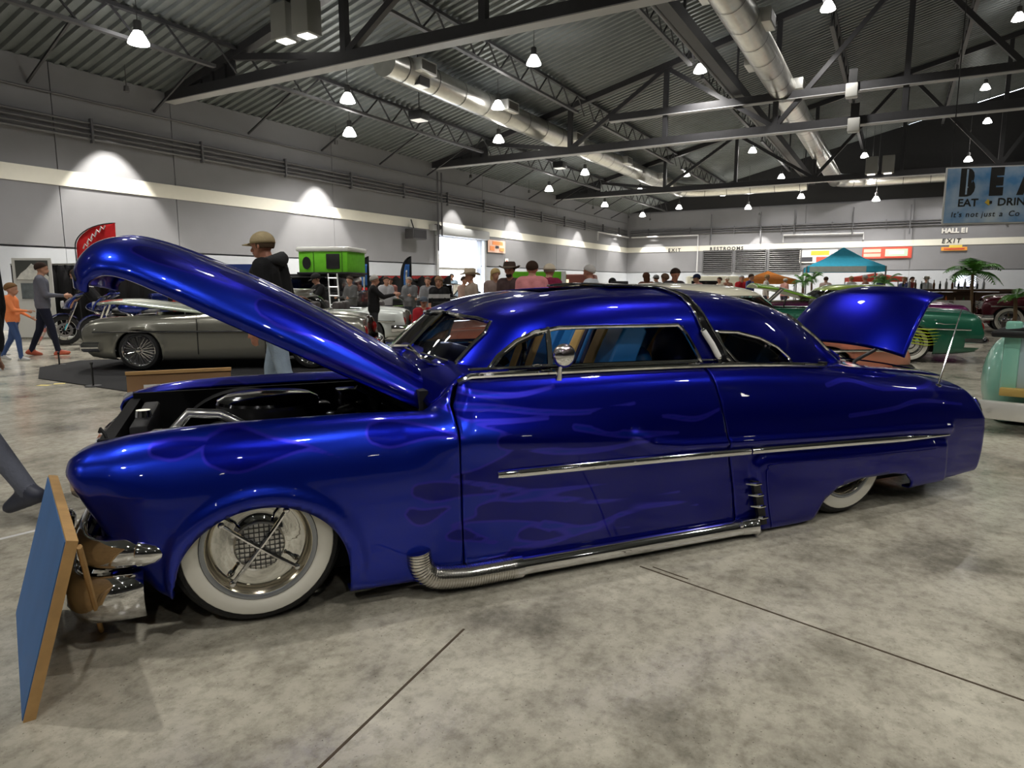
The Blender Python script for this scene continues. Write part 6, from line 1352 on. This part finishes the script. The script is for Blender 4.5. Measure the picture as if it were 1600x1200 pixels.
# ---- black truck carrying the green roof tent
P = stand(462, 17.6); tk = thing('tent_truck', 'black off-road truck carrying a lime green pop-up roof tent with ladder', 'truck', P, math.radians(-8))
KB = paint('gloss_black_paint', (.008, .008, .009), .2, .3)
boxo('body', (-.9, .9, .80), (4.6, 1.8, .66), KB, tk, b=.10); boxo('cab', (-.3, .9, 1.28), (3.0, 1.6, .50), KB, tk, b=.12); boxo('side_glass', (-.3, .09, 1.30), (2.6, .03, .34), glass_mat('bg_glass', (.2, .22, .24)), tk, b=.01)
for x in (-2.4, .7): tyre_wheel(tk, x, .02, .42, .42, out=-1, ww=False, style='dish'); tyre_wheel(tk, x, 1.78, .42, .42, out=1, ww=False, style='dish')
boxo('roof_rack', (.3, .9, 1.53), (2.0, 1.4, .06), BLACK, tk, b=.01)
TG = cloth('tent_green', (.16, .56, .03))
boxo('tent_body', (.70, .80, 1.86), (1.32, 1.3, .56), TG, tk, b=.02); boxo('tent_shell', (.70, .80, 2.19), (1.44, 1.4, .12), mat('tent_shell_white', (.70, .70, .66), .35), tk, b=.05); boxo('tent_base', (.70, .80, 1.58), (1.40, 1.4, .05), BLACK, tk, b=.01)
boxo('tent_window', (.98, .135, 1.88), (.36, .03, .38), BLACK, tk, b=.01); mb = MB(); mb.prism([(.26 + .11 * math.cos(q), 1.84 + .16 * math.sin(q)) for q in np.linspace(0, 2 * PI, 19)[:-1]], .125, .15, 'Y'); mb.obj('tent_window', BLACK, tk)
for x in (.45, 1.22): boxo('tent_seam', (x, .14, 1.86), (.014, .012, .54), mat('seam_dark', (.05, .16, .01), .8), tk)
ld_ = empty('ladder', (.86, .08, 0), 0, tk)
for x in (0, .24): MB().tube([(x, 0, 1.56), (x + .34, -.72, .45)], .02, 6).obj('rail', mat('ladder_alu', (.75, .75, .75), .3, .6), ld_)
for k in range(5): f = .1 + .2 * k; MB().cone((.34 * f, -.72 * f, 1.56 - 1.11 * f), (.24 + .34 * f, -.72 * f, 1.56 - 1.11 * f), .018, n=6).obj('rung', mat('ladder_alu'), ld_)
# ---- motorcycles
def motorcycle(label, P, rz, colr):
    B = thing('motorcycle', label, 'motorcycle', P, rz); CB = paint('bike_' + str(int(colr[2] * 100)), colr, .5, .25)
    for x, nm in ((0, 'front_wheel'), (1.6, 'rear_wheel')):
        W = empty(nm, (x, 0, .32), 0, B); MB().lathe([(.22, -.06), (.30, -.06), (.32, -.03), (.32, .03), (.30, .06), (.22, .06)], 32, 'Y').obj('tyre', RUBBER, W); MB().lathe([(.22, -.04), (.215, .0), (.22, .04)], 32, 'Y').obj('rim', CHROME, W)
        for q in range(8): a = 2 * PI * q / 8; MB().cone((.04 * math.cos(a), 0, .04 * math.sin(a)), (.22 * math.cos(a + .2), 0, .22 * math.sin(a + .2)), .010, n=6).obj('spoke', CHROME, W)
        MB().lathe([(0, -.05), (.05, -.05), (.05, .05), (0, .05)], 16, 'Y').obj('hub', CHROME, W); MB().lathe([(.10, -.075), (.15, -.075), (.15, -.068), (.10, -.068), (.10, -.075)], 24, 'Y').obj('brake_disc', STEEL, W)
    MB().lathe([(.345, -.09), (.36, -.05), (.365, 0), (.36, .05), (.345, .09)], 16, 'Y', (0, 0, .32), .25 * PI, .95 * PI).obj('front_mudguard', CB, B, solid=.006); MB().lathe([(.345, -.11), (.37, -.05), (.375, 0), (.37, .05), (.345, .11)], 16, 'Y', (1.6, 0, .32), .0 * PI, .75 * PI).obj('rear_mudguard', CB, B, solid=.006)
    for y in (-.11, .11): MB().tube([(0, y, .32), (.18, y, .72), (.26, y, .92)], .026, 8).obj('fork', CHROME, B)
    MB().tube([(.22, -.42, 1.02), (.36, -.34, 1.06), (.26, -.12, .98), (.26, .12, .98), (.36, .34, 1.06), (.22, .42, 1.02)], .014, 8).obj('handlebar', BLACK, B)
    A = []
    for v in np.linspace(0, 1, 8): A.append([(.10 + .30 * v * v - .10 * math.cos(t) * (1 - .3 * v), .36 * math.sin(t) * (1 - .25 * v), .78 + .34 * v) for t in np.linspace(-PI / 2, PI / 2, 15)])
    MB().grid(np.array(A)).obj('fairing', CB, B, smooth=60, solid=.02); A = []
    for v in np.linspace(0, 1, 5): A.append([(.34 + .14 * v - .05 * math.cos(t), .24 * math.sin(t), 1.12 + .24 * v) for t in np.linspace(-1.3, 1.3, 11)])
    MB().grid(np.array(A)).obj('windshield', DARKG, B, smooth=60, solid=.004); MB().lathe([(0, -.03), (.08, -.02), (.09, .03)], 20, 'X', (.0, 0, .86)).obj('headlamp', mat('headlamp_glass'), B)
    MB().ell((.72, 0, .80), (.30, .15, .13), 18).obj('fuel_tank', CB, B); MB().tube([(.9, 0, .72), (1.15, 0, .70), (1.4, 0, .78), (1.62, 0, .80)], [.12, .15, .14, .09], 12, flat=.55).obj('saddle', mat('saddle_black', (.012, .012, .012), .5), B)
    boxo('engine', (.78, 0, .45), (.40, .30, .34), mat('engine_black'), B, b=.05)
    for k in (-1, 1): MB().cone((.78, 0, .5), (.78 + k * .16, 0, .74), .07, n=14).obj('cylinder', CHROME, B)
    for y in (-.22, .22): boxo('saddlebag', (1.60, y * 1.15, .58), (.56, .18, .30), CB, B, b=.05); MB().tube([(.7, y * .8, .34), (1.0, y, .24), (1.9, y, .26)], .036, 10).obj('exhaust', CHROME, B)
    boxo('top_case', (1.86, 0, .95), (.36, .46, .28), CB, B, b=.06); MB().tube([(.85, -.18, .26), (.95, -.34, .02)], .014, 6).obj('side_stand', BLACK, B); boxo('frame', (.8, 0, .27), (1.1, .10, .05), BLACK, B, b=.01)
    return B
P = onground(86, 541); motorcycle('dark blue touring motorcycle with black fairing beside the child in orange', (P.x, P.y + .35, 0), math.radians(38), (.008, .02, .16)); P = onground(100, 541)
P = atdepth(205, 470, 13.9); motorcycle('blue touring motorcycle with windshield behind the silver sedan', (P.x - .7, P.y - .1, 0), math.radians(12), (.010, .03, .28))
P = onground(66, 538); cnx = thing('barrier_tube', 'pink and white padded tube leaning against the motorcycle front wheel', 'tube', (P.x - .05, P.y - .1, 0))
for k in range(5): MB().cone((.0 + .06 * k, 0, .02 + .09 * k), (.06 + .06 * k, 0, .11 + .09 * k), .045, n=12).obj('band', mat('tube_pink', (.75, .30, .26), .5) if k % 2 else mat('tube_pale', (.75, .62, .58), .5), cnx)
# red stroller beside the seated visitor
P = stand(676, 11.4); st_ = thing('stroller', 'red and white folding stroller beside the seated visitor in red', 'stroller', P, math.radians(-60))
boxo('seat', (0, 0, .42), (.42, .36, .08), mat('stroller_red', (.5, .02, .03), .6), st_, b=.03); boxo('back', (.20, 0, .68), (.08, .36, .48), mat('stroller_red'), st_, b=.03, R=Matrix.Rotation(.3, 3, 'Y')); boxo('tray', (-.2, 0, .58), (.16, .38, .05), mat('stroller_white', (.7, .7, .7), .5), st_, b=.02)
for x in (-.28, .28):
    for y in (-.2, .2): MB().lathe([(0, -.02), (.09, -.02), (.10, 0), (.09, .02), (0, .02)], 16, 'Y', (x, y, .10)).obj('wheel', RUBBER, st_); MB().cone((x, y, .1), (x * .5, y * .85, .45), .012, n=6).obj('leg', STEEL, st_)
MB().tube([(.25, -.2, .5), (.48, -.2, 1.0), (.48, .2, 1.0), (.25, .2, .5)], .012, 6).obj('push_handle', BLACK, st_)
# ---- wall loudspeaker and posters near the door
o = thing('wall_loudspeaker', 'dark grey loudspeaker hung from the stripe left of the vehicle door', 'loudspeaker', onplane(650, 366, V * (TL + .5), V), HALLROT)
boxo('cabinet', (0, -.0, 0), (1.15, .55, .52), mat('speaker_grey', (.06, .06, .065), .6), o, b=.05); boxo('grille', (0, -.285, 0), (1.0, .02, .4), mat('speaker_grille', (.03, .03, .035), .7), o); MB().cone((0, .1, .2), (0, .3, .75), .03, n=6).obj('hanger', BLACK, o); boxo('bracket', (0, .42, .0), (.3, .3, .12), BLACK, o)
def poster(label, px0, py0, px1, py1, wall, parts, nm='wall_poster'):
    n_, P0 = (V, V * (TL + .07)) if wall == 'L' else (U, U * (SF - .2))
    a = onplane(px0, py0, P0, n_); b = onplane(px1, py1, P0, n_); ax = U if wall == 'L' else V
    w_ = (b - a).dot(ax); h_ = a.z - b.z; M_ = Matrix((((ax.x), 0, n_.x * (1 if wall == 'L' else -1), a.x), (ax.y, 0, n_.y * (1 if wall == 'L' else -1), a.y), (0, 1, 0, b.z), (0, 0, 0, 1)))
    o = tag(empty(nm), label, 'poster'); o.matrix_world = M_
    for k, (n2, x0, y0, x1, y1, m) in enumerate(parts): boxo(n2, ((x0 + x1) / 2 * w_, (y0 + y1) / 2 * h_, .01 + .012 * k), ((x1 - x0) * w_, (y1 - y0) * h_, .012), m, o)
    return o, w_, h_
OR = mat('poster_orange', (.85, .30, .10), .6); PK = mat('poster_peach', (.80, .52, .42), .6); PW = mat('poster_white', (.75, .74, .70), .6); PR = mat('poster_red', (.62, .08, .05), .6); PD = mat('poster_dark', (.04, .04, .05), .6); PG = mat('poster_green', (.45, .60, .45), .6)
poster('peach and orange poster on the wall right of the vehicle door', 762, 374, 789, 396, 'L', [('sheet', 0, 0, 1, 1, PK), ('headline', .25, .62, .85, .9, OR), ('patch', .1, .15, .35, .5, OR), ('centre', .42, .35, .6, .55, PD), ('patch', .65, .15, .9, .4, OR)])
poster('small white notice under the peach poster', 789, 404, 794, 413, 'L', [('sheet', 0, 0, 1, 1, PW), ('mark', .3, .2, .7, .7, PR)])
poster('white banner with orange and red lettering left of the blue canopy peak', 1250, 391, 1308, 410, 'F', [('sheet', 0, 0, 1, 1, PW), ('headline', .3, .58, .78, .92, mat('poster_gold', (.80, .45, .05), .6)), ('lettering', .02, .1, .35, .45, PD), ('red_box', .45, .05, .8, .45, PR), ('script', .82, .3, .98, .7, mat('poster_mauve', (.5, .35, .4), .6))])
poster('red banner with green and white script right of the blue canopy peak', 1348, 387, 1424, 403, 'F', [('sheet', 0, 0, 1, 1, PR), ('lines', .03, .55, .38, .85, mat('poster_salmon', (.78, .42, .34), .6)), ('lines', .03, .15, .38, .45, mat('poster_salmon')), ('oval', .42, .08, .98, .92, PR), ('script_field', .47, .18, .92, .82, PG), ('script', .55, .35, .85, .65, PW)])
poster('orange and yellow shaped sign under the EXIT lettering', 1471, 384, 1511, 391, 'F', [('sheet', 0, 0, 1, .7, mat('sign_orange', (.85, .35, .05), .6)), ('upper', .3, .6, .8, 1.1, mat('sign_yellow', (.8, .6, .1), .6)), ('script', .1, .2, .9, .45, PR)])
# ---- hanging sky blue sign at the right
def beach_sign():
    dep = 16.0; a = atdepth(1482, 262, dep); b = atdepth(1471, 351, dep); w_ = 2.6; h_ = a.z - b.z
    o = thing('hanging_sign', 'large sky blue hanging sign lettered BEA EAT DRIN at the right edge', 'sign', (b.x, b.y, b.z), math.radians(-14))
    m = bpy.data.materials.new('sky_print'); m.use_nodes = True; nt = m.node_tree; bs = nt.nodes['Principled BSDF']; tc = nt.nodes.new('ShaderNodeTexCoord'); n = nt.nodes.new('ShaderNodeTexNoise'); n.inputs['Scale'].default_value = 1.6; n.inputs['Detail'].default_value = 4; r = nt.nodes.new('ShaderNodeValToRGB')
    r.color_ramp.elements[0].position = .35; r.color_ramp.elements[0].color = (.10, .30, .62, 1); r.color_ramp.elements[1].position = .7; r.color_ramp.elements[1].color = (.62, .74, .85, 1); nt.links.new(tc.outputs['Object'], n.inputs['Vector']); nt.links.new(n.outputs['Fac'], r.inputs['Fac']); nt.links.new(r.outputs['Color'], bs.inputs['Base Color']); bs.inputs['Roughness'].default_value = .6
    boxo('frame', (w_ / 2, .02, h_ / 2), (w_, .05, h_), mat('sign_white', (.75, .75, .75), .6), o, b=.01); boxo('print', (w_ / 2, -.012, h_ / 2), (w_ - .06, .02, h_ - .06), m, o)
    X_ = Matrix.Rotation(PI / 2, 4, 'X')
    for k, ch in enumerate('BEA'): 
        textmesh('letter', ch, .74, M_INK, o, Matrix.Translation((.30 + .60 * k, -.03, .68)) @ X_, bold=.06, sx=.66)
    for k in range(2): boxo('stencil_gap', (.43 + .60 * k, -.036, .94), (.035, .012, .56), m, o) if k == 0 else None
    textmesh('lettering', 'EAT', .235, M_INK, o, Matrix.Translation((.28, -.03, .40)) @ X_, bold=.004); textmesh('lettering', 'DRINK', .235, M_INK, o, Matrix.Translation((1.08, -.03, .40)) @ X_, bold=.004); [textmesh('lettering', w2, .17, M_INK, o, Matrix.Translation((x2, -.03, .16)) @ X_, shear=.12, space=1.12) for w2, x2 in (("It's", .16), ('not', .46), ('just', .78), ('a', 1.14), ('Co', 1.32))]
    d = boxo('emblem', (.90, -.03, .475), (.11, .01, .09), mat('emblem_gold', (.85, .6, .08), .5), o, R=Matrix.Rotation(.7, 3, 'Y')); boxo('emblem_dark', (.945, -.04, .475), (.05, .01, .06), M_INK, o)
    for x in (.1, 2.4): MB().cone((x, .02, h_), (x, .02, roofz(2) - b.z), .012, n=6).obj('hanging_wire', BLACK, o)
beach_sign()
# ---- canopies
def canopy(label, px, ypeak, yeave, dep, wd, col, ybot=470, valance=None):
    P = atdepth(px, 445, dep); C = thing('canopy_tent', label, 'canopy', (P.x, P.y, 0), HALLROT - PI / 2 + .15); zp = CAMH + (445 - ypeak) * dep / FPX; ze = CAMH + (445 - yeave) * dep / FPX; h = wd / 2; m = cloth('canopy_' + label.split()[0], col)
    for k in range(4):
        a = PI / 4 + k * PI / 2; b = a + PI / 2; p = (h * 1.414 * math.cos(a), h * 1.414 * math.sin(a), ze); q = (h * 1.414 * math.cos(b), h * 1.414 * math.sin(b), ze)
        mb = MB(); mid = ((p[0] + q[0]) / 4, (p[1] + q[1]) / 4, ze + (zp - ze) * .42); mb.add([p, q, (q[0] * .5, q[1] * .5, ze + (zp - ze) * .42), (p[0] * .5, p[1] * .5, ze + (zp - ze) * .42), (0, 0, zp)], [(0, 1, 2, 3), (3, 2, 4)]); mb.obj('roof_panel', m, C, smooth=0, solid=.01)
        mb = MB(); mb.add([p, q, (q[0], q[1], ze - .22), (p[0], p[1], ze - .22)], [(0, 1, 2, 3)]); mb.obj('valance', m, C, smooth=0, solid=.01)
        MB().cone((p[0], p[1], 0), (p[0], p[1], ze), .03, n=8).obj('leg', STEEL, C)
    if valance: boxo('valance_print', (-.3, -h - .012, ze - .12), (wd * .72, .012, .24), valance, C)
    return C
canopy('orange canopy tent right of the louvres in the distance', 1199, 424, 437, 33, 2.5, (.95, .30, .06))
canopy('turquoise blue pop-up canopy standing before the far wall', 1314, 388, 418, 30, 3.0, (.07, .58, .88), valance=mat('valance_pale', (.60, .66, .64), .6, var=.2))
canopy('red canopy tent half hidden behind the blue canopy', 1366, 427, 434, 36, 2.6, (.75, .10, .06))
# ---- bar with bottles and palm
P = atdepth(1398, 462, 22.5); bar = thing('tiki_bar', 'long dark wooden bar counter at the right with shelves of red bottles', 'bar', (P.x, P.y, 0), math.radians(-3)); DW = mat('dark_bar_wood', (.07, .035, .018), .5, var=.3, vscale=8)
boxo('front', (1.9, 0, .55), (3.6, .08, .98), DW, bar); boxo('counter_top', (1.9, .2, 1.10), (3.9, .7, .08), DW, bar, b=.02); boxo('end_panel', (3.72, .2, .55), (.12, .6, 1.05), DW, bar)
for z in (.35, .68): boxo('shelf', (1.9, -.12, z), (3.4, .22, .03), DW, bar)
for k in range(4): boxo('post', (.31 + 1.12 * k, -.05, .55), (.06, .06, 1.0), DW, bar)
bc = [(.45, .03, .02), (.5, .12, .03), (.55, .42, .25), (.05, .12, .05), (.3, .02, .06)]
def bottle(P, h, c, label, grp):
    o = thing('bottle', label, 'bottle', P, 0, grp); r = h * .13
    MB().lathe([(0, 0), (r, 0), (r, h * .58), (r * .4, h * .74), (r * .36, h * .95), (0, h * .95)], 12).obj('glass_body', mat('bottle_%d' % int(c[0] * 100), c, .1, coat=.5), o); MB().lathe([(0, h), (r * .42, h), (r * .42, h * .92), (0, h * .92)], 10).obj('cap', BLACK, o)
WP = Matrix.Rotation(math.radians(-3), 3, 'Z')
ORD = ['first', 'second', 'third', 'fourth', 'fifth', 'sixth', 'seventh', 'eighth', 'ninth', 'tenth', 'eleventh', 'twelfth', 'thirteenth', 'fourteenth']
for row, z in enumerate((.365, .695)):
    for k in range(11):
        q = WP @ Vector((.45 + .28 * k, -.155, z + .003)) + Vector((P.x, P.y, 0)); bottle(q, .20 + .025 * ((k * 7 + row) % 3), bc[(k + 2 * row) % 5], '%s bottle from the left on the %s shelf of the bar front' % (ORD[k], ['lower', 'upper'][row]), 'bottles on the bar shelves')
for k in range(14):
    q = WP @ Vector((.35 + .20 * k, .22, 1.14)) + Vector((P.x, P.y, 0)); bottle(q, .26 + .04 * ((k * 5) % 3), [(.02, .03, .03), (.35, .36, .36), (.12, .05, .02)][k % 3], '%s bottle from the left standing on the bar counter' % ORD[k], 'bottles on the bar counter')
scr = thing('bar_screen', 'bright lit screen standing behind the bar counter', 'screen', WP @ Vector((2.55, .55, 1.14)) + Vector((P.x, P.y, 0)), 0); boxo('stand', (0, 0, .04), (.3, .2, .08), BLACK, scr); boxo('panel', (0, 0, .27), (.72, .05, .42), BLACK, scr, b=.01); boxo('display', (0, -.03, .27), (.66, .01, .36), mat('screen_glow', (.7, .72, .8), .4, emit=(.75, .78, .9), estr=1.4), scr)
shf = thing('support_post', 'low wooden stand under the lit screen', 'stand', WP @ Vector((2.55, .62, 0)) + Vector((P.x, P.y, 0)), 0); boxo('column', (0, .05, .56), (.5, .2, 1.12), DW, shf)
def palm(label, P, h, n, L_, pot=True, seed=1):
    rnd = random.Random(seed); o = thing('potted_palm', label, 'plant', P, 0, None); 
    if pot: MB().lathe([(0, 0), (.2, 0), (.26, .36), (.23, .36), (0, .33)], 18).obj('pot', mat('pot_dark', (.05, .04, .035), .6), o)
    MB().tube([(0, 0, .3), (.03, 0, h * .5), (0, .02, h)], [.06, .045, .04], 8).obj('trunk', mat('palm_trunk', (.16, .10, .05), .8, bump=.6, bscale=30), o)
    for k in range(n):
        a = 2 * PI * k / n + rnd.uniform(-.2, .2); up = rnd.uniform(.5, 1.7); pts = []
        for u in np.linspace(0, 1, 7): r = L_ * u; pts.append(Vector((r * math.cos(a) * .8, r * math.sin(a) * .8, h + up * r * .75 - .75 * L_ * u**2.4)))
        lf = MB().tube(pts, [.012] * 6 + [.003], 5).obj('frond', mat('palm_stem', (.10, .22, .04), .6), o); mb = MB()
        for i in range(14):
            u = .12 + .85 * i / 13; j = min(5, int(u * 6)); c = pts[j].lerp(pts[j + 1], u * 6 - j); d = (pts[j + 1] - pts[j]).normalized(); sd = d.cross(Vector((0, 0, 1))).normalized(); ll = L_ * .34 * math.sin(PI * min(1, u * .85 + .12))
            for s in (-1, 1):
                e1 = c + sd * s * ll + d * ll * .5 - Vector((0, 0, ll * .35)); wv = d * .022 * L_ * 1.6; mb.add([c - wv, c + wv, e1], [(0, 1, 2)])
        mb.obj('leaflets', mat('palm_leaf_%d' % (k % 2), [(.05, .20, .025), (.09, .30, .03)][k % 2], .5), lf, smooth=0, normals=False)
    return o
palm('tall potted palm with drooping fronds standing at the bar', Vector((atdepth(1519, 445, 21.2).x, 21.2, 0)), 1.60, 13, 1.0, seed=3)
for k, (px, dep, h, L_, lab) in enumerate(((1255, 26, 1.35, .55, 'small green palm left of the blue canopy'), (1382, 22, 1.30, .60, 'bushy green palm left of the bar'), (1268, 28.6, 1.5, .6, 'dark leafy plant under the blue canopy'), (1590, 17, .95, .5, 'low green plant at the right edge beside the bar'))):
    palm(lab, Vector((atdepth(px, 445, dep).x, dep, 0)), h, 9, L_, seed=10 + k)
# white show card between green and maroon cars
P = onground(1497, 520); o = thing('show_board', 'white and grey easel board standing between the green and maroon cars', 'sign board', (P.x - .5, P.y, 0), math.radians(-8)); R_ = Matrix.Rotation(-.25, 3, 'X')
boxo('board', (.30, .12, .45), (1.0, .03, .85), mat('board_white', (.68, .67, .64), .6), o, R=R_); mb = MB(); mb.prism([(.18, .08), (.42, .08), (.36, .85), (.26, .85)], -.02, .0, 'Y'); q_ = mb.obj('dark_stripe', mat('board_stripe', (.22, .20, .17), .6), o); q_.rotation_euler = (-.25, 0, 0); q_.location = (0, .0, .02)
for x in (.0, .6): MB().cone((x, .45, 0), (x, .2, .7), .015, n=6).obj('leg', STEEL, o)
# green tent patch behind the pink shirt
o = thing('green_booth_tent', 'lime green roof tent box behind the men in pink and maroon shirts', 'tent', Vector((atdepth(840, 445, 15.5).x, 15.5, 0)), math.radians(-8))
boxo('tent_body', (0, 0, 1.36), (1.25, .9, .42), TG, o, b=.03); boxo('tent_base', (0, 0, 1.12), (1.35, 1.0, .06), BLACK, o, b=.01); boxo('sign_card', (.62, -.47, 1.40), (.10, .02, .36), WHT, o)
for x in (-.5, .5):
    for y in (-.35, .35): MB().cone((x, y, 0), (x, y, 1.1), .03, n=8).obj('leg', STEEL, o)
o = thing('laptop_table', 'narrow black table with a dark screen behind the sunroof', 'table', Vector((atdepth(965, 445, 13.0).x, 13.0, 0)), 0); boxo('top', (0, 0, 1.10), (.5, .4, .04), BLACK, o, b=.01); boxo('screen', (.05, .1, 1.24), (.34, .02, .22), BLACK, o, b=.01)
for x in (-.2, .2): MB().cone((x, 0, 0), (x, 0, 1.1), .02, n=6).obj('leg', STEEL, o)
for k, (px, dep, c, lab) in enumerate(((1112, 30, (.7, .68, .55), 'cream van parked before the restrooms'), (878, 22, (.25, .07, .05), 'brown display cabinet with lamps behind the white haired man'))):
    o = thing('far_cabinet', lab, 'cabinet' if k else 'van', Vector((atdepth(px, 445, dep).x, dep, 0)), math.radians(-12)); boxo('body', (0, 0, .86), (2.2, 1.2, 1.5 if k else 1.6), mat('far_%d' % k, c, .5), o, b=.08); boxo('panel', (-.3, -.62, 1.2), (1.2, .02, .5), glass_mat('bg_glass', (.2, .22, .24)) if not k else mat('cab_glow', (.8, .7, .5), .4, emit=(1, .85, .6), estr=.6), o)
    for x in (-.7, .7): MB().lathe([(0, -.05), (.28, -.05), (.3, 0), (.28, .05), (0, .05)], 20, 'Y', (x, -.56, .3)).obj('wheel', RUBBER, o) if not k else boxo('foot', (x, 0, .06), (.2, .9, .12), DW, o)
